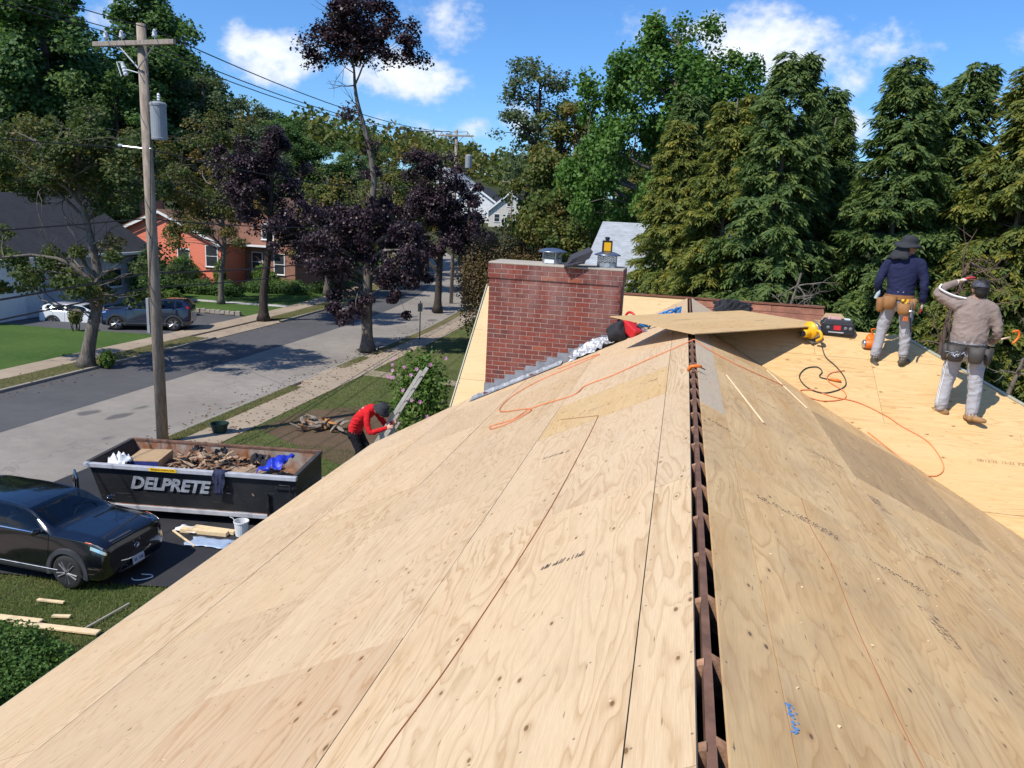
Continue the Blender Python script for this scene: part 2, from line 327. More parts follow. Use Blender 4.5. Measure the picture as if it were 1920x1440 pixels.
def npmesh(name,V,F,tint=None):
    """fast mesh from arrays; F is (n,k)"""
    V=np.asarray(V,np.float32); F=np.asarray(F,np.int32); me=bpy.data.meshes.new(name); k=F.shape[1]
    me.vertices.add(len(V)); me.vertices.foreach_set('co',V.ravel()); me.loops.add(F.size); me.loops.foreach_set('vertex_index',F.ravel())
    me.polygons.add(len(F)); me.polygons.foreach_set('loop_start',np.arange(0,F.size,k,dtype=np.int32)); me.polygons.foreach_set('loop_total',np.full(len(F),k,np.int32))
    me.update(calc_edges=True)
    if tint is not None:
        a=me.attributes.new('tint','FLOAT','FACE'); a.data.foreach_set('value',np.asarray(tint,np.float32))
    return me
def tag(o,label=None,cat=None,group=None,kind=None):
    if label: o['label']=label
    if cat: o['category']=cat
    if group: o['group']=group
    if kind: o['kind']=kind
    return o
def thing(name,label,cat,loc=(0,0,0),rz=0.0,group=None,mat=None):
    o=bpy.data.objects.new(name,None); COL.objects.link(o); o.empty_display_size=.2
    if mat is not None: o.matrix_world=mat
    else: o.location=loc; o.rotation_euler=(0,0,rz)
    return tag(o,label,cat,group)
def part(o,label): o['label']=label; return o
def copy_tree(o,parent=None):
    c=o.copy(); COL.objects.link(c); c.parent=parent
    for ch in list(o.children): copy_tree(ch,c)
    return c
def struct(o): o['kind']='structure'; return o
def basis(o,u,v,n):
    m=Matrix.Identity(4)
    for i in range(3): m[i][0]=u[i]; m[i][1]=v[i]; m[i][2]=n[i]; m[i][3]=o[i]
    return m
def text_mesh(body,size,extr=.002,shear=0.0,bold=0.0,sx=1.0,align='LEFT'):
    c=bpy.data.curves.new('txt','FONT'); c.body=body; c.size=size; c.extrude=extr; c.shear=shear; c.offset=bold; c.align_x=align; c.resolution_u=3
    o=bpy.data.objects.new('txt',c); COL.objects.link(o); dg=bpy.context.evaluated_depsgraph_get(); dg.update()
    me=bpy.data.meshes.new_from_object(o.evaluated_get(dg)); bpy.data.objects.remove(o); bpy.data.curves.remove(c)
    if sx!=1.0: me.transform(Matrix.Diagonal((sx,1,1,1)))
    return me
def catmull(P,n):
    P=np.array(P,float); out=[]
    Q=np.vstack([2*P[0]-P[1],P,2*P[-1]-P[-2]])
    for i in range(1,len(Q)-2):
        for k in range(n):
            s=k/n; a,b,c,d=Q[i-1:i+3]
            out.append(.5*((2*b)+(-a+c)*s+(2*a-5*b+4*c-d)*s*s+(-a+3*b-3*c+d)*s**3))
    out.append(P[-1]); return np.array(out)

# ------------------------------------------------------------------ foliage
def unit(v): return v/(np.linalg.norm(v,axis=-1,keepdims=True)+1e-9)
def leaves(C,size,rng,up=.6,aspect=.8,outward=None,droop=0.0,fold=.25):
    """one folded, pointed leaf per centre"""
    n=len(C); size=np.broadcast_to(size,(n,))[:,None]*rng.uniform(.65,1.3,(n,1))
    N=rng.normal(size=(n,3)); N[:,2]=np.abs(N[:,2])*.6+up
    if outward is not None: N+=outward*.8
    N=unit(N); D=rng.normal(size=(n,3)); D[:,2]-=droop; D=unit(D-N*np.sum(D*N,1,keepdims=True)); S=np.cross(N,D)
    base=C-D*size*.5; tip=C+D*size*.5; l=C+S*size*aspect*.5-N*size*fold*.5; r=C-S*size*aspect*.5-N*size*fold*.5
    V=np.stack([base,l,tip,r],1).reshape(-1,3); F=np.arange(4*n).reshape(n,4); return V,F
def clump_points(rng,blobs,nclump):
    """clump centres on and inside a set of ellipsoids (cx,cy,cz,rx,ry,rz)"""
    B=np.array(blobs,float); vol=B[:,3]*B[:,4]*B[:,5]; k=rng.choice(len(B),nclump,p=vol/vol.sum())
    d=unit(rng.normal(size=(nclump,3))); rad=rng.uniform(.12,1,(nclump,1))**.42
    return B[k,:3]+d*rad*B[k,3:6], d
def curve_to(a,b,rng,sag=.12,n=5):
    a=np.array(a); b=np.array(b); L=np.linalg.norm(b-a); t=np.linspace(0,1,n)[:,None]
    mid=np.array([0,0,L*sag])+rng.normal(size=3)*L*.07
    return a+(b-a)*t+mid*np.sin(PI*t)+rng.normal(size=(n,3))*L*.018*np.sin(PI*t)
def decid(seed,trunk,r0,blobs,nclump,cr,nleaf,lsize,barkm,leafm,name,label,cat,loc,group=None,limbs=7,bare=0,rz=0.0,up=.55,tbias=0.0,flat=.75,twig=.016,taper=.72):
    """tree: trunk mesh (trunk, limbs, branches as one woody part) and a crown of leaves in clumps"""
    rng=np.random.default_rng(seed); T=catmull(trunk,5); root=thing(name,label,cat,loc,rz,group); mb=MB()
    tl=np.linspace(0,1,len(T)); rad=r0*(1-taper*tl)**.9; rad[0]*=1.55; rad[1]*=1.18
    mb.tube(T,rad,10)
    C,D=clump_points(rng,blobs,nclump)
    ctr=np.array(blobs,float)[:,:3].mean(0)
    # main limbs to blob-wide anchor clumps, then finer branches to the rest
    order=rng.permutation(nclump); anchors=[]; nodes=[(p,r) for p,r in zip(T[len(T)//4:],rad[len(T)//4:])]
    for i in order[:limbs]:
        c=C[i]; ok=[k for k,(p,r) in enumerate(nodes[:len(T)]) if p[2]<c[2]+.3] or [0]
        k=min(ok,key=lambda k:np.linalg.norm(nodes[k][0]-c)*.6+abs((c[2]-nodes[k][0][2])-1.2)); a,ra=nodes[k]
        P=curve_to(a,c,rng,.10,7); rr=np.linspace(min(ra*.62,r0*.5),twig*1.6,7); mb.tube(P,rr,7,cap=False); anchors+= list(zip(P[1:],rr[1:]))
    allp=nodes+anchors; AP=np.array([p for p,_ in allp]); AR=np.array([r for _,r in allp])
    for i in order[limbs:]:
        c=C[i]; dd=np.linalg.norm(AP-c,axis=1)+2*(AP[:,2]>c[2]); k=int(np.argmin(dd))
        if dd[k]<.25: continue
        P=curve_to(AP[k],c,rng,.06,5); mb.tube(P,np.linspace(min(AR[k]*.6,.05),twig*.6,5),5,cap=False)
    for _ in range(bare):    # leafless dead twigs
        k=rng.integers(len(AP)); dvec=unit(rng.normal(size=3)+np.array([0,0,.5])); e=AP[k]+dvec*rng.uniform(.8,2.2)
        P=curve_to(AP[k],e,rng,.05,6); mb.tube(P,np.linspace(min(AR[k]*.5,.04),.006,6),4,cap=False)
        for q in range(3):
            e2=P[3+q%3]+unit(rng.normal(size=3)+dvec)*rng.uniform(.4,.9); mb.tube(curve_to(P[2+q%3],e2,rng,.02,4),np.linspace(.014,.004,4),4,cap=False)
    mb.build('trunk',barkm,root,smooth=True)
    cnt=rng.poisson(nleaf*rng.uniform(.45,1.55,nclump)); K=np.repeat(np.arange(nclump),cnt); n=len(K)
    crs=cr*rng.uniform(.6,1.35,nclump); g=unit(rng.normal(size=(n,3)))*(rng.uniform(0,1,(n,1))**.55)*crs[K][:,None]*np.array([1,1,flat])
    g[:,2]-=.25*np.sum((g[:,:2])**2,1)/cr
    P=C[K]+g; out=unit(P-ctr)*.6+unit(g)*.5
    V,F=leaves(P,lsize,rng,up=up,outward=out,droop=.25)
    ti=np.clip(.45+.16*rng.normal(size=n)+.16*rng.normal(size=nclump)[K]+tbias,0,1)
    cm=npmesh('crown',V,F,ti); o=link('crown',cm,leafm,root)
    return root
def conifer_mesh(seed,H,Rad,nb,ltw,leafm,barkm,name,droop=.35,low=.1,thin=1.0):
    rng=np.random.default_rng(seed); mb=MB(); lean=rng.normal(size=2)*.15
    T=np.array([[lean[0]*(k/8)**2,lean[1]*(k/8)**2,H*k/8] for k in range(9)]); mb.tube(T,np.linspace(.16,.015,9),8)
    Ls=[];Ss=[];Ts=[];Up=[]
    hs=low+(1-low)*np.sort(rng.uniform(0,1,nb)**.86)
    for h in hs:
        z=H*h; a=rng.uniform(0,2*PI); prof=max(.04,(1-h))**.80*(1.0 if h>.22 else .7+h)
        L=Rad*prof*rng.uniform(.45,1.22)+.16; dirv=np.array([math.cos(a),math.sin(a),0]); side=np.array([-dirv[1],dirv[0],0])
        b0=np.array([np.interp(z,T[:,2],T[:,0]),np.interp(z,T[:,2],T[:,1]),z]); rise=rng.uniform(.05,.40)+max(0,h-.6)*2.0
        t=np.linspace(0,1,8)[:,None]; B=b0+dirv*L*t+np.array([0,0,1])*(rise*L*t-droop*L*t**2.1)+side*rng.normal()*.12*L*t**2
        if L>.5: mb.tube(B,np.linspace(.022*prof+.006,.003,8),4,cap=False)
        ntw=int((10+L*ltw)*thin)
        for k in range(ntw):
            s=rng.uniform(.16,1)**.75; p=np.array([np.interp(s,t[:,0],B[:,c]) for c in range(3)])
            sg=rng.choice([-1,1]); tl=(.20+.42*(1-s)*L*.55+.10)*rng.uniform(.6,1.2)
            dv=unit(side*sg*rng.uniform(.35,1)+dirv*rng.uniform(.5,1.0)+np.array([0,0,rng.uniform(-.15,.25)]))
            m=int(5+tl*22); q=np.linspace(.08,1,m)[:,None]
            Q=p+dv*tl*q+np.array([0,0,-1])*(rng.uniform(.15,.8)*tl*q**2); Ls.append(Q+rng.normal(size=(m,3))*.016)
            dd=dv+np.array([0,0,-1])*1.1*q; sd=np.where((np.arange(m)%2)[:,None]==0,1,-1)*np.cross(dv,[0,0,1])
            Ss.append(unit(dd+sd*.75+rng.normal(size=(m,3))*.22)); Ts.append(np.clip(.40+.2*rng.normal()+.10*rng.normal(size=m)+.25*(s-.6),0,1))
    C=np.vstack(Ls); D=np.vstack(Ss); ti=np.concatenate(Ts); n=len(C)
    sz=rng.uniform(.09,.20,(n,1)); N=unit(C*np.array([1,1,0]))*.6+np.array([0,0,.8])+rng.normal(size=(n,3))*.5; N=unit(N-D*np.sum(N*D,1,keepdims=True)); Sd=np.cross(N,D)
    base=C; tip=C+D*sz; l=C+D*sz*.45+Sd*sz*.15; r=C+D*sz*.45-Sd*sz*.15
    V=np.stack([base,l,tip,r],1).reshape(-1,3); F=np.arange(4*n).reshape(n,4)
    cm=npmesh('needles',V,F,ti); cm.materials.append(leafm)
    tm=mb.mesh('trunk'); tm.materials.append(barkm); tm.polygons.foreach_set('use_smooth',[True]*len(tm.polygons))
    return tm,cm
def bush_mesh(seed,blobs,n,lsize,flat=1.0,shell=.55,up=.4,name='leaves'):
    rng=np.random.default_rng(seed); B=np.array(blobs,float); area=(B[:,3]*B[:,4]+B[:,4]*B[:,5]+B[:,3]*B[:,5]); k=rng.choice(len(B),n,p=area/area.sum())
    d=unit(rng.normal(size=(n,3))); rad=rng.uniform(0,1,(n,1))**.30
    lump=1+.10*np.sin(d[:,:1]*7+k[:,None])+.08*np.sin(d[:,1:2]*9+2*k[:,None])+.07*np.sin(d[:,2:3]*8)
    P=B[k,:3]+d*rad*B[k,3:6]*lump; V,F=leaves(P,lsize,rng,up=up,outward=d)
    return npmesh(name,V,F,np.clip(.45+.22*rng.normal(size=n),0,1)),P,d,rad
# ================================================================== THE SETTING
def sheet(name,pts,z,mat,th=None):
    mb=MB(); n=len(pts)
    if th: mb.poly([(x,y,z-th) for x,y in pts],(0,0,th))
    else: mb.add([(x,y,z) for x,y in pts],[tuple(range(n))])
    return mb.build(name,mat,fixn=True)
def bend(y): return -.004*max(0,y-40)**2
YS=[-60,-20,0,10,20,30,36,40,44,48,52,56,60,64,68,72,76,80,86,92,100,110,120]
def strip(name,x0,x1,z,mat,ys=YS,z2=None,th=0):
    mb=MB(); P=[[(x0+bend(y),y,z+rise(x0+bend(y),y)),(x1+bend(y),y,(z if z2 is None else z2)+rise(x0+bend(y),y))] for y in ys]; mb.grid(P)
    if th:
        mb.grid([[a,(a[0],a[1],a[2]-th)] for a,b in P]); mb.grid([[b,(b[0],b[1],b[2]-th)] for a,b in P])
    return struct(mb.build(name,mat,fixn=True))
def sst(a,b,x):
    t=min(1,max(0,(x-a)/(b-a))); return t*t*(3-2*t)
def rise(x,y):
    """terrain height above street level: woods climb to the left and far behind"""
    return 9*sst(-44,-95,x)*sst(20,60,y)+7*sst(82,190,y)+9*sst(170,420,y)+2.5*sst(-120,-300,x)-1.2*sst(6,14,x)*(1-sst(60,120,y))
xs=[-900,-500,-300,-200,-150,-120,-100,-90,-80,-70,-60,-52,-46,-42,-38,-34,-30,-26.3,-23,-15,-10,-5,0,5,8,10,12,15,20,30,45,70,120,250,500,900]
ys=[-400,-150,-60,-20,0,10,20,30,40,50,58,66,74,82,90,100,112,125,140,160,180,200,225,260,300,350,420,600,1000,2000]
mb=MB(); mb.grid([[(x,y,G-.03+rise(x,y)) for x in xs] for y in ys]); struct(mb.build('ground',WOODS,smooth=True))
strip('road_old_lane',-20.0,-15.0,G+.002,ROADOLD); strip('road_new_lane',-23.6,-19.75,G+.006,ROADNEW)
KH=.11
# near side: kerb, dry verge, concrete walk, front lawn
def yseg(a,b): return [a]+[y for y in YS if a<y<b]+[b]
strip('kerb',-15.0,-14.86,G+KH,KERBM,yseg(-60,11.0),th=.2); strip('kerb',-15.0,-14.86,G+KH,KERBM,yseg(17.6,33.2),th=.2); strip('kerb',-15.0,-14.86,G+KH,KERBM,yseg(36.5,57),th=.2)
strip('verge',-14.86,-14.35,G+KH-.01,VERGE,yseg(17.6,27.2)); strip('verge',-14.86,-14.3,G+KH-.01,VERGE,yseg(31.2,34)); strip('verge',-14.86,-13.6,G+KH-.01,VERGE,yseg(35.2,57)); strip('verge',-14.86,-14.35,G+KH-.01,VERGE,yseg(-60,11))
strip('sidewalk_bed',-14.9,-13.1,G+.015,WALK,yseg(-60,70))
sw=struct(thing('sidewalk',None,None)); slab=None
y=-8.0; k=0
while y<60:
    L=1.5
    if not (11<y+L and y<17.0):
        x0=-14.86 if (27.2<=y<31.2) else -14.35
        mb=MB(); j=.012; z=G+KH+random.uniform(-.006,.004); b0,b1=bend(y),bend(y+L)
        mb.poly([(x0+j+b0,y+j,z-.12),(-13.1+b0,y+j,z-.12),(-13.1+b1,y+L-j,z-.12),(x0+j+b1,y+L-j,z-.12)],(0,0,.12)); mb.build('slab',WALK,sw,fixn=True)
    y+=L; k+=1
strip('front_lawn',-13.1,-3.0,G+KH-.02,LAWND,yseg(16.9,75))
struct(sheet('front_lawn',[(-13.1,-60),(-3,-60),(-3,11.45),(-9,11.5),(-10,11.3),(-12.2,11.05),(-13.1,11.0)],G+KH-.02,LAWND))
struct(sheet('bare_ground',[(-13.0,21.5),(-11.6,20.6),(-9.6,19.4),(-7.0,18.0),(-5.4,19.5),(-6.5,22.5),(-9.0,24.6),(-11.2,25.2),(-12.6,24.0)],G+KH-.012,SOIL))
struct(sheet('driveway',[(-15.0,10.9),(-13.1,11.0),(-12.2,11.08),(-10,11.35),(-9,11.55),(-5.0,11.6),(-5.0,16.9),(-13.1,16.95),(-15.0,17.6)],G+.10,DRIVE))
struct(sheet('front_path',[(-13.1,30.2),(-13.1,31.3),(-6,30.4),(-6,29.5)],G+KH-.008,WALK))
# far side
strip('kerb',-23.75,-23.6,G+KH,KERBM,yseg(-60,35.6),th=.2); strip('kerb',-23.75,-23.6,G+KH,KERBM,yseg(42.4,58),th=.2); strip('kerb',-23.75,-23.6,G+KH,KERBM,yseg(62,118),th=.2)
strip('verge',-24.95,-23.75,G+KH-.01,VERGE,yseg(-60,35.2)); strip('verge',-24.95,-23.75,G+KH-.01,VERGE,yseg(42.8,58)); strip('verge',-24.95,-23.75,G+KH-.01,VERGE,yseg(62,118))
strip('driveway_apron',-25.0,-23.6,G+.03,WALK,yseg(35.2,42.8),z2=G+.03)
strip('driveway_apron',-25.0,-23.6,G+.03,WALK,yseg(58,62))
sw2=struct(thing('sidewalk',None,None)); y=8.0
while y<95:
    L=1.6; mb=MB(); z=G+KH+random.uniform(-.006,.004); b0,b1=bend(y),bend(y+L)
    mb.poly([(-26.3+b0,y+.012,z-.12),(-24.95+b0,y+.012,z-.12),(-24.95+b1,y+L-.012,z-.12),(-26.3+b1,y+L-.012,z-.12)],(0,0,.12)); mb.build('slab',WALK,sw2,fixn=True); y+=L
strip('sidewalk_bed',-26.3,-24.9,G+.02,WALK,yseg(-60,110))
struct(sheet('neighbour_lawn',[(-26.3,-40),(-26.3,34.9),(-32,34.2),(-36.2,34.0),(-60,33),(-60,-40)],G+KH-.02,LAWN))
strip('neighbour_lawn',-36.0,-26.3,G+KH-.02,LAWN,yseg(43.2,59)); strip('neighbour_lawn',-52.0,-36.0,G+KH-.02,LAWN,yseg(49,59)); strip('neighbour_lawn',-40.0,-26.3,G+KH-.02,LAWN,yseg(62,110))
struct(sheet('neighbour_driveway',[(-26.3,35.0),(-26.3,43.1),(-30,43.1),(-36.2,43.1),(-36.2,34.1),(-32,34.3)],G+.07,ROADNEW))
struct(sheet('neighbour_path',[(-26.3+bend(48),48.2),(-26.3,49.2),(-36.5,48.4),(-36.5,47.5)],G+KH-.006,concrete('path_pale',(.50,.47,.43))))
# low stone edging beside the neighbour's driveway
sw=thing('stone_wall','low dry stone edging at the corner of the far driveway','stone wall',(-27.0,43.2,G+.09)); STONE=concrete('field_stone',(.33,.29,.24))
for i in range(11):
    mb=MB(); mb.box((-.35*i,random.uniform(-.05,.05),.12),(.34,.3,.2+random.uniform(0,.1)),rotz(random.uniform(-.15,.15)),taper=.85); mb.build('stone',STONE,sw,bevel=.03)
# grass blades where the lawn is close, and on the verges
def blades(name,label,area,n,h,seed,tb=0.0,keep=None):
    rng=np.random.default_rng(seed); x=rng.uniform(area[0],area[1],n); y=rng.uniform(area[2],area[3],n)
    if keep is not None:
        k=keep(x,y); x,y=x[k],y[k]; n=len(x)
    hh=h*rng.uniform(.5,1.4,n); a=rng.uniform(0,2*PI,n); w=.006+.004*rng.uniform(0,1,n); lx=rng.normal(size=n)*hh*.45; ly=rng.normal(size=n)*hh*.45
    z=np.full(n,G+KH-.025); V=np.stack([np.stack([x-np.cos(a)*w,y-np.sin(a)*w,z],1),np.stack([x+np.cos(a)*w,y+np.sin(a)*w,z],1),np.stack([x+lx,y+ly,z+hh],1)],1).reshape(-1,3)
    patch=.5+.5*np.sin(x*1.7+1.3*np.sin(y*1.1))*np.sin(y*2.1+np.sin(x*.9))
    me=npmesh(name,V,np.arange(3*n).reshape(n,3),np.clip(.25+.35*patch+.18*rng.normal(size=n)+tb,0,1)); tag(link(name,me,L_GRASS),label,'grass',kind='stuff')
blades('lawn_grass','short patchy lawn grass beside the black car',(-13.1,-5.2,5.5,11.6),90000,.055,1,keep=lambda x,y: y<np.interp(x,[-13.1,-12.2,-10,-9,-5],[10.98,11.05,11.33,11.52,11.55]))
blades('lawn_grass','short grass on the lawn strip past the dumpster',(-13.1,-5.5,17.0,33),60000,.06,2,tb=.08,keep=lambda x,y: ~((x>-12.3)&(x<-6)&(y>20.4)&(y<24.2)&(np.sin(x*3)+np.sin(y*2.3)<1.0)))
blades('verge_grass','dry grass on the narrow strips between walk and kerb',(-14.86,-14.36,17.7,34),14000,.07,3,tb=.3,keep=lambda x,y:(y<27.2)|(y>31.2))
blades('verge_grass','dry grass under the trees on the far side of the street',(-24.9,-23.8,12,58),30000,.07,4,tb=.28,keep=lambda x,y:(y<35.1)|(y>42.9))
# fallen leaves on the walks and along the kerbs
rng=np.random.default_rng(15); n=900; x=np.where(rng.uniform(size=n)<.6,rng.uniform(-14.9,-12.9,n),-15.0-np.abs(rng.normal(size=n))*.5); y=rng.uniform(18,48,n)
n2=500; x=np.concatenate([x,-23.6+np.abs(rng.normal(size=n2))*.6*rng.choice([1,-1.6],n2)]); y=np.concatenate([y,rng.uniform(16,60,n2)]); zz=np.where((x>-15)|(x<-23.6),G+KH+.012,G+.02)
V,F=leaves(np.stack([x,y,zz],1),.10,rng,up=2.5); me=npmesh('fallen_leaves',V,F,rng.uniform(0,1,len(x))); tag(link('fallen_leaves',me,leafmat('leaf_litter',[(.06,.035,.02),(.13,.075,.035),(.20,.13,.06)],.1)),'brown leaves fallen along the walks and kerbs','leaves',kind='stuff')
# ================================================================== THE HOUSE UNDER US
PL,PR,PA,PB=.507,.468,.539,.85            # pitches: left slope, right slope, right wing, far wing
YV,YB=11.673,15.2; WE=5.19
house=thing('house','single storey house being re-roofed, bare plywood deck with open ridge','house',(0,0,0))
def clip(poly,edgepoly):
    """Sutherland-Hodgman against a convex counter-clockwise polygon"""
    out=list(poly); n=len(edgepoly)
    for i in range(n):
        a=edgepoly[i]; b=edgepoly[(i+1)%n]; inp=out; out=[]
        if not inp: break
        side=lambda p:(b[0]-a[0])*(p[1]-a[1])-(b[1]-a[1])*(p[0]-a[0])
        for j in range(len(inp)):
            p=inp[j]; q=inp[(j+1)%len(inp)]; sp,sq=side(p),side(q)
            if sp>=0: out.append(p)
            if (sp>=0)!=(sq>=0):
                t=sp/(sp-sq); out.append((p[0]+(q[0]-p[0])*t,p[1]+(q[1]-p[1])*t))
    return out
def ccw(P):
    a=sum(P[i][0]*P[(i+1)%len(P)][1]-P[(i+1)%len(P)][0]*P[i][1] for i in range(len(P))); return P if a>0 else P[::-1]
def deck(parent,org,u,v,polyuv,cells,th=.0125,name='plywood_sheet'):
    """cells: (u0,u1,v0,v1,mat); each clipped cell is a sheet of its own"""
    u=np.array(u,float); v=np.array(v,float); n=np.cross(u,v); out=[]; polyuv=ccw(polyuv)
    for (u0,u1,v0,v1,mat) in cells:
        g=.0022; P=clip(ccw([(u0+g,v0+g),(u1-g,v0+g),(u1-g,v1-g),(u0+g,v1-g)]),polyuv)
        if len(P)<3: continue
        c=((u0+u1)/2,(v0+v1)/2); lift=random.uniform(-.0015,.0015)
        mb=MB(); mb.poly([(p[0]-c[0],p[1]-c[1],-th) for p in P],(0,0,th)); o=mb.build(name,mat,parent,fixn=True)
        w=np.array(org)+u*c[0]+v*c[1]+n*lift; o.matrix_local=basis(w,u,v,n); out.append(o)
    return out
def along(u0,u1,joints,v0,v1,mats):
    js=[u0]+joints+[u1]; return [(js[i],js[i+1],v0,v1,mats[i%len(mats)]) for i in range(len(js)-1)]
cl=math.sqrt(1+PL*PL); cr=math.sqrt(1+PR*PR); ca=math.sqrt(1+PA*PA); cb=math.sqrt(1+PB*PB)
ZB=-.03; yv4=YB-(PL*4.0+ZB)/PB      # where the far valley meets the rake
# left slope; u runs with the ridge, v down the slope
lu=(0,1,0); lv=(-1/cl,0,-PL/cl)
lpoly=[(-2,.052),(YB,.052),(yv4,4.0*cl),(12.05,WE*cl),(-2,WE*cl)]
cells=along(-2,15.4,[1.9,4.4,6.9,9.4,12.2],.04,.275,[PLY,PLY,PLYP,PLY,PLYP,PLYP])
cells+=along(-2,15.4,[.2,4.55,7.02,8.42,11.0,13.0],.275,1.585,[PLY,PLY,PLYP,PLYY,PLYP,PLYP,PLYP])
cells+=along(-2,15.4,[.9,3.36,5.8,8.24,10.7,13.1],1.585,2.90,[PLYO,PLYO,PLYP,PLYP,PLY,PLYP,PLYP])
cells+=along(-2,15.4,[-.3,2.15,4.6,7.0,9.5,12.0],2.90,4.21,[PLY,PLY,PLYP,PLY,PLYP,PLYP,PLY])
cells+=along(-2,15.4,[.9,3.4,5.8,8.3,10.7],4.21,WE*cl+.01,[PLY,PLYP,PLY,PLYP,PLY,PLYP])
deck(house,(0,0,0),lu,lv,lpoly,cells)
# right slope; u runs back towards the camera (=-Y)
ru=(0,-1,0); rv=(1/cr,0,-PR/cr); k=PR/PA
rpoly=[(2,.052),(-YV,.052),(-(YV-k*WE),WE*cr),(2,WE*cr)]
cells=along(-15,2,[-11.0,-9.6,-6.35,-3.9,-1.45],.04,.285,[PLYG,PLYG,PLYG,PLYR,PLYR,PLYR])
cells+=along(-15,2,[-10.2,-7.55,-5.1,-2.65],.285,1.57,[PLYR,PLYR,PLYR,PLYR,PLYR])
cells+=along(-15,2,[-9.3,-6.85,-4.4,-1.9],1.57,2.87,[PLYR,PLYD,PLYR,PLYR,PLYR])
cells+=along(-15,2,[-8.8,-6.2,-3.7,-1.2],2.87,4.2,[PLYR,PLYR,PLYR,PLYR,PLYR])+along(-15,2,[-7.4,-4.9,-2.4],4.2,6,[PLYR]*4)
deck(house,(0,0,0),ru,rv,rpoly,cells)
# the bit of right slope beyond the wing
deck(house,(0,0,0),ru,rv,[(-YV-.02,.04),(-(YB-.02),.04),(-13.45,1.8*cr),(-13.2,1.8*cr)],along(-15.4,-11.6,[-13.4],.04,1.3,[PLYG,PLYG])+along(-15.4,-11.6,[],1.3,2.6,[PLYG]))
# right wing, slope facing the camera; u runs to -X
wu=(-1,0,0); wv=(0,-1/ca,-PA/ca); 
wpoly=[(-.02,.0),(-2.86,.0),(-2.86-5.0,4.65*ca),(-5.4,(PR*5.4/PA)*ca)]
cells=along(-9,0,[-6.6,-4.15,-1.7],.0,.62,[PLYW]*4)+along(-9,0,[-5.35,-2.42],.62,1.9,[PLYW]*3)+along(-9,0,[-6.4,-3.94],1.9,3.2,[PLYW]*3)+along(-9,0,[-5.2],3.2,4.5,[PLYW]*2)+along(-9,0,[],4.5,6,[PLYW])
WS=deck(house,(0,YV,0),wu,wv,wpoly,cells)
# right wing, rear slope and hip end (not seen from the ridge)
deck(house,(0,YV,0),(1,0,0),(0,1/ca,-PA/ca),[(0,.0),(2.86,.0),(7.4,4.2*ca),(1.6,1.5*ca)],along(0,8,[2.4,4.9],0,1.22,[PLYW]*3)+along(0,8,[3.2,5.6],1.22,2.44,[PLYW]*3)+along(0,8,[],2.44,5,[PLYW]))
hp=MB(); hp.poly([(2.87,YV,-.004),(7.85,YV-4.64,-2.51),(7.4,YV+4.2,-2.27)],(0,0,-.0125)); hp.build('plywood_sheet',PLYW,house,fixn=True)
# far wing: bright new sheets left of the ridge, old red boards right of it
bu=(-1,0,0); bv=(0,-1/cb,-PB/cb)
deck(house,(0,YB,ZB),bu,bv,[(.03,.0),(4.0,.0),(4.0,(YB-yv4)*cb)],along(0,4.2,[2.44],0,1.22,[PLYN,PLYN])+along(0,4.2,[3.1],1.22,2.44,[PLYN,PLYN])+along(0,4.2,[],2.44,3.6,[PLYN]))
rb=[]
for i in range(9):
    rb+=along(-2.44,-.03,[[-1.5],[-.9],[-1.9],[-1.2]][i%4],i*.197,(i+1)*.197-.004,[OLDBOARD,OLDBOARD])
deck(house,(0,YB,ZB),bu,bv,[(-.03,.0),(-2.44,.0),(-2.44,1.75),(-2.2,1.75)],rb,.019,'old_board')
bk=MB(); bk.poly([(-4.0,YB+.01,ZB),(2.44,YB+.01,ZB),(2.44,YB+3,ZB-2.4),(-4.0,YB+3,ZB-2.4)],(0,0,-.02)); bk.build('rear_deck',PLYN,house,fixn=True)
mb=MB(); mb.box((-.78,YB+.0,ZB+.012),(6.46,.09,.03)); mb.build('ridge_trim',OLDBOARD,house)
# ridge board and rafters seen through the open ridge
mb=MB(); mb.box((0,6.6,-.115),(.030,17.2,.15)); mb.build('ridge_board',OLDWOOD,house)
def rafter_mesh(sgn,p):
    mb=MB(); L=WE; d=.125; mb.poly([(sgn*.013,-.020,-.034),(sgn*L,-.020,-.034-(L-.01)*p),(sgn*L,-.020,-.034-(L-.01)*p-d),(sgn*.013,-.020,-.034-d)],(0,.040,0)); return mb
ml=rafter_mesh(-1,PL); mr=rafter_mesh(1,PR)
rl=None; rr=None
for i in range(37):
    y=3.335-.444*11+.444*i
    if y>14.9: break
    if y>11.9: continue
    if rl is None: rl=ml.build('rafter',RAFT,house,fixn=True); rr=mr.build('rafter',RAFT,house,fixn=True); a,b=rl,rr
    else:
        a=rl.copy(); b=rr.copy(); COL.objects.link(a); COL.objects.link(b)
    a.location=(random.uniform(-.002,.002),y,random.uniform(-.006,.004)); b.location=(0,y+random.uniform(.03,.06),random.uniform(-.006,.004)); a.rotation_euler=b.rotation_euler=(0,0,0)
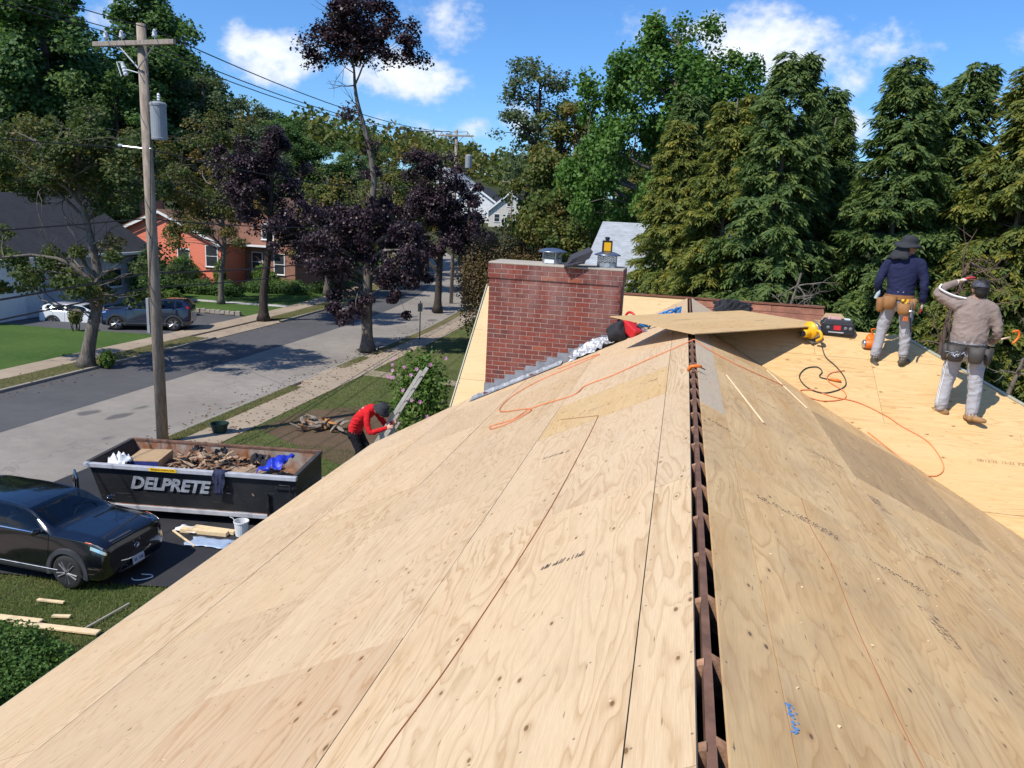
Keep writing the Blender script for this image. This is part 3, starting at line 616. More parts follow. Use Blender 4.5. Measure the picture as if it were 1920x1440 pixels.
# eaves, fascia, rake trim, walls, ceiling
TRIM=plain('trim_grey_green',(.42,.42,.33),.5,var=.08); SIDING=plain('white_siding',(.70,.69,.66),.6,var=.05)
mb=MB(); mb.box((-WE-.012,5.0,-PL*WE-.09),(.022,14.1,.15)); mb.build('fascia',TRIM,house)
mb=MB(); mb.box((WE+.012,2.5,-PR*WE-.09),(.022,9.0,.15)); mb.build('fascia',TRIM,house)
mb=MB(); P0=np.array((2.87,YV+.0,-.0)); P1=np.array((7.85,YV-4.64,-2.50)); d=(P1-P0)/np.linalg.norm(P1-P0); sd=np.array((.68,.73,0)); 
mb.poly([P0+sd*.005,P1+sd*.005,P1+sd*.045,P0+sd*.045],(0,0,.022)); mb.build('hip_trim',TRIM,house,fixn=True)
mb=MB(); mb.poly([(-4.015,YB,ZB+.01),(-4.015,yv4,ZB-PB*(YB-yv4)+.01),(-4.015,yv4,ZB-PB*(YB-yv4)-.14),(-4.015,YB,ZB-.14)],(-.02,0,0)); mb.build('rake_board',TRIM,house,fixn=True)
def wall(x0,y0,x1,y1,z1):
    mb=MB(); d=np.array((x1-x0,y1-y0)); L=np.linalg.norm(d); d/=L; nrm=np.array((d[1],-d[0]))*.1
    mb.poly([(x0,y0,G-.1),(x1,y1,G-.1),(x1+nrm[0],y1+nrm[1],G-.1),(x0+nrm[0],y0+nrm[1],G-.1)],(0,0,z1-G+.1)); mb.build('wall',SIDING,house,fixn=True)
wall(-4.75,-2,-4.75,12.6,-2.75); wall(4.7,-2,4.7,6.6,-2.6); wall(-4.75,-1.9,4.7,-1.9,-2.75); wall(4.75,7.5,7.3,7.5,-2.7); wall(7.3,7.5,7.3,15,-2.7); wall(-3.9,12.9,-3.9,18,-2.6); wall(-4.7,12.6,-3.9,12.6,-2.75); wall(-3.9,18,2.3,18,-2.6); wall(2.3,18,2.3,14.9,-2.7); wall(2.3,15,7.3,15,-2.7)
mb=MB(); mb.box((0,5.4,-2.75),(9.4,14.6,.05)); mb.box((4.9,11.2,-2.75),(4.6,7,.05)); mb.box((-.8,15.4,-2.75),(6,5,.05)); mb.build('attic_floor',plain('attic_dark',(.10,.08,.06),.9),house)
gb=MB()
for sx,p in((-1,PL),(1,PR)): gb.poly([(0,-1.98,-.03),(sx*WE,-1.98,-.03-p*WE),(sx*4.7,-1.98,-2.8),(0,-1.98,-2.8)],(0,-.03,0))
gb.build('gable',SIDING,house,fixn=True)

# ------------------------------------------------------------------ chimney of single bricks
CX0,CX1,CY0,CY1=-3.345,-1.135,12.62,13.42; CP=.0785; BL=.2285; CT=.575
MORT=concrete('mortar',(.40,.315,.265))
def brickmat(name,c1,c2,c3):
    m,t,b,o=newmat(name); co=t.obj(); r=t.rand(); v=t.vmath('ADD',co,t.comb(t.math('MULTIPLY',r,31.0),0.0,t.math('MULTIPLY',r,17.0)))
    base=t.ramp(r,[(0,c1),(.25,c2),(.55,c1),(.8,c3),(.955,c2),(.97,(.33,.105,.055)),(1,c3)]); n=t.noise(v,22,5,.7); g=t.noise(v,90,3,.7)
    base=t.mix(1.0,base,t.ramp(n,[(.25,(.72,.72,.74)),(.75,(1.22,1.2,1.18))]),mode='MULTIPLY'); gp=t.geo(); gx,gy,gz=t.sep(gp); eff=t.math('MULTIPLY',t.mapr(t.noise(t.comb(t.math('MULTIPLY',gx,2.6),gy,t.math('MULTIPLY',gz,1.1)),1.0,5,.65),.44,.70),t.mapr(gz,-.9,.5,.12,.50)); base=t.mix(eff,base,(.36,.27,.24)); soot=t.mapr(t.noise(t.comb(t.math('MULTIPLY',gx,3.0),gy,t.math('MULTIPLY',gz,2.0)),1.3,5,.7),.56,.74,0,.6); base=t.mix(soot,base,(.075,.045,.042)); base=t.mix(t.mapr(t.noise(v,8,4,.7),.60,.78,0,.35),base,(.30,.22,.19))
    setb(t,b,base,.88,0,t.bump(g,.5,.006),.2); return m
BRICK=brickmat('brick_red',(.215,.058,.042),(.160,.052,.043),(.245,.066,.045))
chim=MB(); chim.box(((CX0+CX1)/2,(CY0+CY1)/2,(CT-2.45)/2-.004),(CX1-CX0-.007,CY1-CY0-.007,CT+2.45-.02)); chim.box(((CX0+CX1)/2,(CY0+CY1)/2,CT-CP*1.5-.002),(CX1-CX0+.044-.007,CY1-CY0+.044-.007,CP*3-.006)); chim=chim.build('chimney',MORT,house)
part(chim,'broad red brick chimney with corbelled top')
def bm_brick(L,Dp=.098,H=CP-.0085):
    mb=MB(); mb.box((0,0,0),(L,Dp,H)); me=mb.mesh('brick'); bm=bmesh.new(); bm.from_mesh(me); bmesh.ops.bevel(bm,geom=list(bm.edges),offset=.0025,segments=1,affect='EDGES'); bm.to_mesh(me); bm.free(); me.materials.append(BRICK); return me
BM={}
rest=MB(); ncourse=int((CT+2.3)/CP)
def place(x0,x1,y,z,front,off):
    L=round(x1-x0-.0085,4)
    if L<.03: return
    if front:
        if L not in BM: BM[L]=bm_brick(L)
        o=bpy.data.objects.new('brick',BM[L]); COL.objects.link(o); o.parent=chim; o.location=((x0+x1)/2,y+.049+random.uniform(-.0015,.0015)-off,z)
    else: rest.box(((x0+x1)/2,y-.049+off,z),(L,.098,CP-.0085))
nfront=0
for c in range(ncourse):
    z=CT-CP*(c+.5); cor=.022 if c<3 else 0.0; x0,x1=CX0-cor,CX1+cor; y0,y1=CY0-cor,CY1+cor
    xx=x0 - (BL/2 if c%2 else 0)
    while xx<x1-.001:
        a,b=max(xx,x0),min(xx+BL,x1); zs=PL*((a+b)/2)
        vis=z>zs-.02
        place(a,b,y0,z,vis and b-a>.06,0.0)
        if not(vis and b-a>.06) and b-a>.045: rest.box(((a+b)/2,y0+.049,z),(b-a-.0085,.098,CP-.0085))
        nfront+=vis; 
        rest.box(((a+b)/2,y1-.049,z),(b-a-.0085,.098,CP-.0085)); xx+=BL
    yy=y0+.104
    while yy<y1-.11:
        b=min(yy+BL,y1-.104)
        for X in(x0+.049,x1-.049): rest.box((X,(yy+b)/2,z),(.098,b-yy-.0085,CP-.0085))
        yy+=BL
o=rest.build('brick_courses',BRICK,chim); o['kind']='stuff'
mb=MB(); mb.poly([(CX0-.02,CY0-.02,CT-.004),(CX1+.02,CY0-.02,CT-.004),(CX1+.02,CY1+.02,CT-.004),(CX0-.02,CY1+.02,CT-.004)],(0,0,.035)); mb.build('crown',CROWN,chim,bevel=.012,fixn=True)
# stepped lead flashing up the slope
LEAD=plain('lead_flashing',(.27,.28,.30),.55,.35,var=.3,scale=5,bump=.3,bscale=9,bdist=.02)
for i in range(12):
    a=CX0-.01+i*.178; b=a+.188; z0=PL*a+.01; zt=PL*b+.10+CP*.5; rr=random.uniform(0,.012)
    mb=MB(); mb.poly([(a,CY0-.006-rr,PL*a+.008),(b,CY0-.006-rr*.5,PL*b+.008),(b,CY0-.004,zt),(a,CY0-.004-rr*.3,zt-.004)],(0,-.003,0)); mb.build('flashing',LEAD,chim,fixn=True)
rng=np.random.default_rng(3); P=[]
for i in range(40):
    x=CX0-.22+i*(1.55/39); row=[]
    for j in range(5):
        y=CY0-.01-.045*j; row.append((x,y,PL*x+.012+(.05 if j==0 else .0)+rng.uniform(0,.022)*(1 if j<4 else .3)))
    P.append(row)
mb=MB(); mb.grid(P); mb.build('base_flashing',LEAD,chim,solid=.003)
# tar paper edge left in the far wing ridge
def crumple(name,org,u,v,n,w,h,amp,mat,seed,nu=22,nv=12,parent=None,arch=0.0,solid=.004,sharp=False):
    rng=np.random.default_rng(seed); ph=rng.uniform(0,6.28,(8,)); fr=rng.uniform(3,13,(8,2)); P=[]
    for i in range(nu):
        row=[]
        for j in range(nv):
            a=i/(nu-1)-.5; b=j/(nv-1)-.5; q=sum(math.sin(fr[k][0]*a*2+fr[k][1]*b*2+ph[k])*(1/(1+k*.35)) for k in range(8))/3
            q=abs(q) if sharp else q*.5+.5
            e=1+.10*math.sin(9*b+ph[0]) ; e2=1+.10*math.sin(8*a+ph[1])
            row.append(np.array(org)+np.array(u)*a*w*e+np.array(v)*b*h*e2+np.array(n)*(q*amp+arch*(1-4*a*a)*(1-4*b*b)+rng.uniform(0,.12)*amp))
        P.append(row)
    mb=MB(); mb.grid(P); return mb.build(name,mat,parent,smooth=not sharp,solid=solid)
# ================================================================== THINGS ON THE ROOF
nL=np.array((-PL,0,1))/cl; nR=np.array((PR,0,1))/cr; nA=np.array((0,-PA,1))/ca
def onL(x,y,h=0.0): return np.array((x,y,PL*x))+nL*h
def onR(x,y,h=0.0): return np.array((x,y,-PR*x))+nR*h
def onA(x,y,h=0.0): return np.array((x,y,PA*(y-YV)))+nA*h
BLACK=plain('black_plastic',(.020,.020,.022),.45,var=.2); RED=plain('red_plastic',(.55,.022,.025),.38,var=.1); ORANGE=plain('orange_plastic',(.80,.165,.012),.4,var=.08); YELLOW=plain('yellow_plastic',(.80,.42,.012),.4,var=.06)
STEEL=plain('steel',(.52,.53,.55),.32,.9,var=.12); GALV=plain('galvanised',(.50,.51,.52),.42,.8,var=.2,scale=20); WHITEP=plain('white_paint',(.78,.78,.76),.5,var=.06)
CORDO=plain('orange_cord',(.78,.235,.085),.5,var=.06); CORDK=plain('dark_cord',(.035,.035,.025),.5); STRNG=plain('brown_string',(.36,.15,.075),.8); PALEW=plain('pale_pine',(.74,.56,.33),.7,var=.12,scale=12)
# loose plywood sheet across the ridge
c1=np.array((-.83,10.75,.04)); c2=np.array((.335,9.56,.05)); c3=np.array((1.66,11.95,.06)); c4=c1+c3-c2
u=(c2-c1)/np.linalg.norm(c2-c1); v=(c3-c2); v-=u*np.dot(u,v); v/=np.linalg.norm(v); n=np.cross(u,v); W1=np.linalg.norm(c2-c1); W2=np.linalg.norm(c3-c2)
mb=MB(); mb.box((0,0,0),(W2,W1,.0125)); o=mb.build('loose_plywood_sheet',PLYY); o.matrix_world=basis((c1+c3)/2,v,-u,n)
tag(o,'loose weathered plywood sheet lying across the ridge by the chimney','plywood sheet')
mb=MB()
for i in range(7): mb.box((.55+i*.03,-.15,.0075),(.022,.012,.001))
for i in range(10): mb.box((-.7+i*.035,.22,.0075),(.02,.01,.001))
q=mb.build('print_mark',plain('ink_grey',(.10,.085,.07),.8),o)
# grade stamps printed on the deck (flat print, dashes in rows)
INK=MATS['ink_grey']
def stamp(name,f,x0,y0,x1,y1,rows,seed,h=.03,fill=.75):
    rng=np.random.default_rng(seed); mb=MB(); A=f(x0,y0,.0026); B=f(x1,y1,.0026); d=B-A; L=np.linalg.norm(d); d/=L; nn=f(x0,y0,1)-f(x0,y0,0); w=np.cross(nn,d)
    for r in range(rows):
        s=0
        while s<L:
            g=rng.uniform(.003,.009)
            if rng.uniform()<fill:
                p=A+d*s+w*(r*h*1.25); hh=h*rng.uniform(.35,1.1); k_=d*(.35*hh+.006*rng.normal()); mb.add([p,p+d*g,p+d*(g*.9)+w*hh+k_,p+w*hh+k_],[(0,1,2,3)])
            s+=g+rng.uniform(.003,.009)
    return mb.build(name,INK,house)
stamp('grade_stamp',onL,-.79,3.67,-.57,3.69,1,1,.055,.8); stamp('grade_stamp',onL,-1.21,6.16,-.98,6.10,1,2,.06,.6)
for i,(x0,y0,x1,y1,r) in enumerate([(.36,4.56,.58,4.60,2),(.60,4.62,.86,4.63,3),(.99,4.60,1.12,4.58,1),(1.13,4.58,1.36,4.55,2),(1.52,5.43,1.64,5.45,1),(1.66,5.44,1.88,5.45,2),(1.03,6.86,1.33,6.88,2),(.09,5.86,.25,5.85,2),(1.60,8.2,1.80,8.2,1),(.66,8.0,.86,8.0,1)]): stamp('grade_stamp',onR,x0,y0,x1,y1,r,10+i,.028)
stamp('grade_stamp',onR,1.22,4.26,1.28,3.92,3,31,.03,.6); stamp('grade_stamp',onR,1.42,6.4,1.47,6.1,3,32,.03,.6)
stamp('grade_stamp',onL,-.55,7.9,-.36,7.86,1,41,.05,.4); stamp('grade_stamp',onL,-1.1,7.55,-.75,7.5,1,42,.04,.35)
me=text_mesh('08/13/25  13-33  PZ',.062,.0006); o=link('date_stamp',me,plain('ink_brown',(.30,.16,.075),.8),house); o.matrix_local=basis(onA(3.36,9.55,.003),(1,0,0),(0,1/ca,PA/ca),nA)
for i in range(5):
    stamp('grade_stamp',onA,4.12+.045*i,10.05,4.14+.045*i,9.80,1,60+i,.028,.7)
# cords
def cord(name,pts,r,mat,label,cat,n=6,group=None,closed=False):
    P=catmull(pts,7); mb=MB(); mb.tube(P,r,6); return tag(mb.build(name,mat,smooth=True),label,cat,group)
cl_px=[(-.02,9.50),(-.29,9.42),(-.5,9.36),(-.89,9.2),(-1.22,9.2),(-1.33,8.86),(-1.84,9.08),(-2.02,8.78),(-2.31,8.92),(-2.26,8.70),(-2.05,8.62),(-1.84,8.85),(-1.91,9.15),(-2.35,9.72),(-2.50,10.2),(-2.49,10.9),(-2.2,11.5),(-1.73,11.62),(-1.33,11.75),(-1.5,11.95),(-2.0,12.05)]
pts=[onR(1.19,10.0,.012),onR(.86,9.75,.012),onR(.54,9.54,.012),onR(.2,9.50,.012),np.array((.04,9.5,.015))]+[onL(x,y,.012) for x,y in cl_px]
cord('electric_cable',pts,.0065,CORDO,'orange extension cord looped over the ridge towards the chimney','cord')
pts=[onA(x,y,.012) for x,y in [(2.05,10.86),(1.86,10.78),(1.82,10.64),(2.0,10.47),(1.98,10.34),(1.72,10.27),(1.50,10.34),(1.46,10.42),(1.62,10.44),(1.85,10.36),(2.15,10.30),(2.45,10.12),(2.61,9.97),(2.87,9.76),(2.97,9.46),(2.91,9.3),(2.75,9.26),(2.57,9.42),(2.40,9.60),(2.2,9.82)]]
cord('electric_cable',pts,.0065,CORDO,'orange extension cord snaking over the bright right-hand deck','cord')
pts=[onA(x,y,.012) for x,y in [(1.80,11.36),(1.83,11.1),(1.95,10.92),(2.04,10.7),(2.0,10.54),(1.75,10.41),(1.55,10.48),(1.46,10.66),(1.55,10.83),(1.70,10.88),(1.76,10.80),(1.72,10.70),(1.84,10.66)]]
cord('power_cord',pts,.0075,CORDK,'dark power cord of the circular saw lying in a loop','cord')
mb=MB(); a=onA(1.84,10.66,.02); mb.tube([a,a+np.array((.09,-.01,-.005)),a+np.array((.14,-.03,-.01))],[.012,.022,.012],8); tag(mb.build('cord_plug',ORANGE,smooth=True),'orange plug joining the saw cord to the extension cord','plug')
cord('chalk_string',[onL(x,y,.004) for x,y in [(-1.16,1.6),(-1.13,2.28),(-1.03,3.02),(-.91,4.5),(-.86,6.2),(-.85,7.12)]],.0028,STRNG,'thin brown string stretched along the left slope','string')
cord('chalk_string',[onL(x,y,.004) for x,y in [(-.85,7.12),(-1.0,7.30),(-1.28,7.64)]],.0026,STRNG,'short brown string end on the yellowed plywood','string')
cord('chalk_string',[onR(x,y,.004) for x,y in [(.70,5.1),(.68,4.57),(.72,4.11),(.71,3.4),(.73,2.69),(.78,2.2),(.80,1.6)]],.0018,STRNG,'thin reddish string running down the right slope','string')
def stick(a,b,w,name,label,bend_=.0):
    a=np.array(a);b=np.array(b); mid=(a+b)/2+np.array((0,0,bend_)); mb=MB(); mb.tube(catmull([a,mid,b],5),w,4,flat=.5); tag(mb.build(name,PALEW),label,'wood strip')
stick(onR(.36,8.35,.01),onR(.62,6.9,.01),.011,'wood_strip','pale wood strip lying on the right slope nearer the ridge'); stick(onR(1.03,10.6,.01),onR(1.36,9.2,.01),.012,'wood_strip','pale wood strip lying along the valley of the right slope')
# splinters and chips
mb=MB(); rng=np.random.default_rng(5)
for i in range(90):
    x=rng.uniform(.3,3.2); y=rng.uniform(2.2,8.4)
    p=onR(x,y,.004); mb.box(p,(.004+.012*rng.uniform(),.004+.008*rng.uniform(),.004),rotz(rng.uniform(0,3)))
for i in range(70):
    x=-rng.uniform(.3,4.6); y=rng.uniform(2.2,11.5); p=onL(x,y,.004); mb.box(p,(.004+.014*rng.uniform(),.004+.008*rng.uniform(),.004),rotz(rng.uniform(0,3)))
tag(mb.build('wood_chips',PALEW),'tiny pale wood chips scattered over the plywood deck','wood chips',kind='stuff')
CHALKB=plain('blue_chalk',(.10,.22,.42),.9)
mb=MB()
for i in range(26):
    a=onR(.262+rng.uniform(0,.03)*rng.uniform(),2.26+rng.uniform(0,.16),.0022); mb.box(a,(.02*rng.uniform(.3,1),.008,.0008),rotz(rng.uniform(0,3)))
mb.build('chalk_smudge',CHALKB,house)
# orange clamp on the ridge board
t_=thing('spring_clamp','orange clamp gripping the ridge board','clamp',(0,7.66,-.02)); mb=MB(); mb.tube([(-.055,0,.0),(-.03,0,.045),(.03,0,.055),(.075,.01,.05)],[.018,.024,.022,.014],8,flat=.8); mb.build('body',ORANGE,t_,smooth=True)
mb=MB(); mb.tube([(.06,.0,.045),(.11,.03,.02)],.006,6); mb.build('handle',BLACK,t_)
# chimney caps
MESHM,tt,bb,oo=newmat('cap_mesh'); co=tt.obj(); cx_,cy_,cz_=tt.sep(co); a_=tt.math('MULTIPLY',tt.math('ARCTAN2',cy_,cx_),14.0)
w1=tt.math('SINE',tt.math('ADD',a_,tt.math('MULTIPLY',cz_,190.0))); w2=tt.math('SINE',tt.math('SUBTRACT',a_,tt.math('MULTIPLY',cz_,190.0))); al=tt.math('GREATER_THAN',tt.math('MAXIMUM',w1,w2),.72)
setb(tt,bb,(.34,.34,.33),.5,.7); tt.put(bb.inputs['Alpha'],al)
LID=plain('cap_lid_steel',(.24,.27,.33),.34,.85,var=.15)
def cap(x,y,label,white_plate,r=.235):
    t_=thing('chimney_cap',label,'chimney cap',(x,y,CT+.031),0,'chimney caps'); 
    mb=MB(); mb.lathe([(.15,0),(.15,.075),(.165,.075),(.165,0)],20); mb.build('base',GALV,t_)
    mb=MB(); mb.box((-.02,-.162,.045),(.16,.02,.06)); mb.build('front_plate',WHITEP if white_plate else GALV,t_)  # plate is white on the left cap, galvanised on the right one
    mb=MB(); mb.lathe([(.165,.07),(.165,.20)],24,cap=False); mb.build('mesh_screen',MESHM,t_)
    mb=MB(); mb.lathe([(.01,.262),(r*.5,.250),(r*.9,.215),(r,.198),(r*.96,.192),(r*.5,.225),(.01,.24)],28); mb.build('lid',LID,t_,smooth=True)
    for k in range(4):
        a=k*PI/2+.5; mb=MB(); mb.box((.167*math.cos(a),.167*math.sin(a),.14),(.012,.012,.13)); mb.build('leg',GALV,t_)
cap(-2.36,13.02,'round galvanised chimney cap on the left flue',True,.255); cap(-1.43,13.0,'round galvanised chimney cap carrying the yellow laser level',False,.225)
t_=thing('laser_level','small yellow laser level with black frame standing on the chimney cap','laser level',(-1.45,13.0,CT+.031+.245),.2)
mb=MB(); mb.box((0,0,.09),(.15,.12,.17)); mb.build('body',YELLOW,t_,bevel=.02)
mb=MB(); 
for sx in(-1,1): mb.box((sx*.072,-.045,.09),(.022,.05,.19)); 
mb.box((0,-.04,.183),(.15,.06,.018)); mb.box((0,-.04,.006),(.15,.06,.018)); mb.build('guard',BLACK,t_,bevel=.005)
mb=MB(); mb.lathe([(.03,.18),(.03,.21),(.04,.21),(.04,.245),(.01,.25)],12); mb.build('knob',BLACK,t_)
SHING=plain('dark_shingle',(.045,.042,.050),.9,var=.3,scale=30,bump=.5,bscale=120); t_=thing('shingle_bundle','dark roof shingles stacked askew on the chimney top','shingles',(-1.89,12.74,CT+.115),.15)
for i in range(5):
    mb=MB(); mb.box((.012*i,0,.030*i),(.44-.02*i,.42,.028),rotz(.05*(i-2))@rotx(.10)@roty(-.44)); mb.build('shingle',SHING,t_,bevel=.004)
mb=MB(); mb.box((-.05,-.20,-.035),(.34,.10,.03),roty(-.30)@rotx(.3)); mb.build('shingle',SHING,t_)
# foil, bag, pruning chain saw, blue cord bag
FOIL=plain('crumpled_foil',(.40,.40,.41),.5,.7,var=.1,bump=.6,bscale=14,bdist=.03)
o=crumple('foil_roll',onL(-1.50,12.50,.03),(1/cl,0,PL/cl),(0,.8,.3),nL,.80,.26,.09,FOIL,11,15,9,arch=.12,sharp=True); tag(o,'crumpled silver foil flashing lying against the chimney foot','foil')
BAG=plain('black_cloth',(.022,.022,.026),.85,var=.3,bump=.5,bscale=30)
mb=MB(); mb.ell((0,0,0),(.17,.15,.20),26,18); V=np.array(mb.v); V*=(1+.13*np.sin(V[:,:1]*31+2*np.sin(V[:,2:]*17))+.10*np.sin(V[:,1:2]*37+V[:,2:]*23)); V[:,2]=np.maximum(V[:,2],-.12); mb.v=[tuple(q) for q in V+onL(-1.06,12.53,.14)]; o=mb.build('cloth_bag',BAG,smooth=True); tag(o,'black cloth bag slumped against the chimney corner','bag')
t_=thing('chainsaw','red and black chainsaw standing beside the chimney','chainsaw',tuple(onL(-.92,12.50,.0)),.9)
mb=MB(); mb.box((0,0,.14),(.16,.34,.18),rotx(.5)); mb.build('engine_housing',RED,t_,bevel=.03)
mb=MB(); mb.tube(catmull([(-.02,-.12,.24),(-.02,-.06,.38),(-.02,.06,.40),(-.02,.14,.30)],5),.020,8); mb.build('top_handle',RED,t_,smooth=True)
mb=MB(); mb.tube(catmull([(.0,.14,.22),(.0,.27,.26),(.0,.30,.14),(.0,.16,.08)],5),.020,8); mb.build('rear_handle',BLACK,t_,smooth=True)
mb=MB(); mb.box((.09,-.05,.12),(.05,.26,.14),rotx(.5)); mb.build('side_cover',BLACK,t_,bevel=.02)
mb=MB(); mb.box((.07,-.36,.10),(.012,.38,.07),rotx(.2)); mb.build('guide_bar',STEEL,t_,bevel=.02)
BLUEC=plain('blue_nylon',(.012,.20,.52),.5,var=.2,bump=.3)
rng=np.random.default_rng(8); mb=MB(); P=[]
for i in range(70):
    a=i*.55; P.append(onL(-.42+.34*math.cos(a)*(.6+.4*math.sin(i*.37)),12.80+.34*math.sin(a)+.02*rng.normal(),.03+.09*abs(math.sin(i*.9))))
mb.tube(P,.014,5); o=mb.build('blue_rope',BLUEC,smooth=True); tag(o,'coil of bright blue rope under the loose plywood sheet','rope')
t_=crumple('tar_paper',(.78,14.98,-.13),(1,0,0),(0,.7,.62),(0,-.5,.85),.66,.30,.07,BAG,14,22,9,sharp=True,arch=.10); tag(t_,'torn black tar paper on the old red boards','tar paper')
# circular saw
p=onA(1.66,11.44,0); t_=thing('circular_saw','yellow corded circular saw lying at the top of the bright deck','circular saw',tuple(p),.5); t_.rotation_euler=(.35,0,.75)
mb=MB(); mb.lathe([(.02,-.03),(.115,-.03),(.125,0),(.115,.03),(.02,.03)],20,(0,.02,.13),roty(PI/2)); mb.build('blade_guard',STEEL,t_,smooth=True)
mb=MB(); mb.lathe([(.02,-.015),(.120,-.015),(.128,0),(.12,.03),(.02,.05)],20,(-.055,.02,.135),roty(-PI/2)); mb.build('upper_guard',YELLOW,t_,smooth=True)
mb=MB(); mb.lathe([(.045,0),(.055,.02),(.055,.13),(.045,.15)],14,(-.06,.0,.10),roty(-PI/2)); mb.build('motor_housing',YELLOW,t_,smooth=True)
mb=MB(); mb.lathe([(.04,0),(.046,.01),(.04,.03)],12,(-.20,.0,.10),roty(-PI/2)); mb.build('motor_cap',BLACK,t_)
mb=MB(); mb.tube(catmull([(-.06,-.05,.15),(-.07,-.13,.20),(-.07,-.20,.14),(-.07,-.15,.06)],5),.022,8); mb.build('rear_handle',YELLOW,t_,smooth=True)
mb=MB(); mb.box((-.03,.02,.015),(.16,.30,.008)); mb.build('base_plate',STEEL,t_,bevel=.003)
# black tool case with card and bits on it
p=onA(2.03,11.60,0); t_=thing('tool_case','black tool case with red label on the right wing ridge','tool case',(p[0],p[1]+.05,p[2]-.02),-.08)
mb=MB(); mb.box((0,0,.10),(.46,.30,.17),taper=.94); mb.build('case',BLACK,t_,bevel=.02)
mb=MB(); mb.box((0,-.01,.20),(.40,.26,.05),taper=.9); mb.build('lid',plain('grey_black_plastic',(.035,.035,.04),.4),t_,bevel=.012)
mb=MB(); mb.box((-.01,-.147,.115),(.095,.006,.065),rotx(-.05)); mb.build('label_plate',RED,t_)
for xx in(-.13,.10,.165): 
    mb=MB(); mb.lathe([(.022,0),(.024,.006),(.012,.012)],10,(xx,-.148,.115),rotx(PI/2)); mb.build('latch',plain('grey_pl',(.16,.16,.17),.5),t_)
mb=MB(); mb.box((-.02,-.151,.052),(.20,.004,.014)); mb.build('lettering_strip',plain('pale_grey',(.5,.5,.5),.5),t_)
mb=MB(); mb.box((-.05,-.03,.24),(.17,.06,.03),rotz(-.12)); mb.box((-.13,-.05,.235),(.03,.03,.07)); o=mb.build('tube_of_sealant',plain('tube_pink',(.72,.42,.38),.5)); o.matrix_world=Matrix.Translation((p[0],p[1]+.05,p[2]-.02)); tag(o,'pale pink and white sealant tube on the tool case','tube')
mb=MB(); mb.box((.12,-.02,.232),(.07,.09,.016)); o=mb.build('screw_box',WHITEP); o.matrix_world=Matrix.Translation((p[0],p[1]+.05,p[2]-.02)); tag(o,'small white box on the lid of the tool case','box')
CARD=plain('cardboard',(.42,.28,.15),.85,var=.1); t_=thing('cardboard_box','open cardboard box behind the tool case','box',(2.02,12.0,-.22),.1)
mb=MB(); mb.box((0,0,.15),(.44,.3,.3)); mb.build('carton',CARD,t_)
mb=MB(); mb.poly([(-.22,-.15,.3),(.22,-.15,.3),(.10,-.05,.43),(-.12,-.05,.43)],(0,.006,0)); mb.build('flap',CARD,t_,fixn=True)
# orange coil nailer and bottle
p=onA(2.40,11.38,0); t_=thing('coil_nailer','orange coil nailer lying behind the worker in the navy shirt','nail gun',tuple(p),.15); t_.rotation_euler=(.45,0,.1)
mb=MB(); mb.lathe([(.05,0),(.062,.01),(.062,.14),(.056,.20)],16,(-.05,-.03,.065),roty(PI/2)); mb.build('cylinder',ORANGE,t_,smooth=True)
mb=MB(); mb.lathe([(.03,-.035),(.055,-.02),(.060,0)],16,(-.05,-.03,.065),roty(PI/2)); mb.build('end_cap',STEEL,t_,smooth=True)
mb=MB(); mb.lathe([(.02,-.035),(.062,-.03),(.066,.0),(.062,.03),(.02,.035)],16,(.04,.05,.11),rotx(.3)); mb.build('magazine',ORANGE,t_,smooth=True)
mb=MB(); mb.tube([(.10,.02,.10),(.17,.09,.15),(.20,.14,.13)],[.022,.02,.018],8); mb.build('grip',BLACK,t_,smooth=True)
mb=MB(); mb.tube(catmull([(.06,.08,.15),(.03,.10,.22),(.08,.11,.23)],4),.010,6); mb.build('hook',ORANGE,t_)
stick((2.20,11.78,-.02),(2.62,11.86,-.03),.012,'wood_strip','pale batten sticking out behind the orange nailer')
# ================================================================== PEOPLE
SKIN=plain('skin',(.40,.20,.125),.55,var=.1,scale=20); SKINP=plain('skin_light',(.55,.32,.22),.55,var=.1,scale=20); HAIR=plain('dark_hair',(.015,.012,.010),.6,bump=.5,bscale=80)
def cloth(name,c,fold=.75,sc=6.0):
    m,t,b,o=newmat(name); co=t.obj(); x,y,z=t.sep(co)
    w=t.noise(t.comb(t.math('ADD',t.math('MULTIPLY',x,.9),t.math('MULTIPLY',z,.5)),y,t.math('ADD',t.math('MULTIPLY',z,1.25),t.math('MULTIPLY',x,-.6))),sc,3,.55,1.1); f=t.noise(co,160,2,.6); a=t.noise(co,5,3,.6)
    base=t.mix(t.mapr(a,.3,.7),tuple(k*.85 for k in c),tuple(min(1,k*1.12) for k in c)); base=t.mix(1.0,base,t.ramp(f,[(.2,(.9,)*3),(.8,(1.08,)*3)]),mode='MULTIPLY')
    setb(t,b,base,.88,0,t.bump(w,fold,.03),.15); return m
NAVY=cloth('navy_knit',(.020,.024,.062)); GREYP=cloth('grey_sweatpants',(.34,.335,.345)); TAUPE=cloth('taupe_jersey',(.265,.205,.175)); TAUPEP=cloth('light_grey_pants',(.37,.365,.38)); REDS=cloth('red_jersey',(.62,.018,.022)); BLKP=cloth('black_trousers',(.014,.014,.016)); 
SHOE=plain('olive_shoe',(.085,.068,.045),.7,var=.2); TANB=plain('tan_suede',(.30,.165,.065),.85,var=.15,bump=.3); GLOVW=plain('cream_glove',(.62,.52,.42),.85); GLOVR=plain('red_glove',(.60,.045,.055),.6); LEATH=plain('tan_leather',(.27,.125,.040),.7,var=.25,bump=.3,bscale=25); LEATHD=plain('dark_leather',(.045,.038,.032),.6,var=.3,bump=.3,bscale=25); HATM=plain('charcoal_hat',(.028,.029,.033),.85,var=.15)
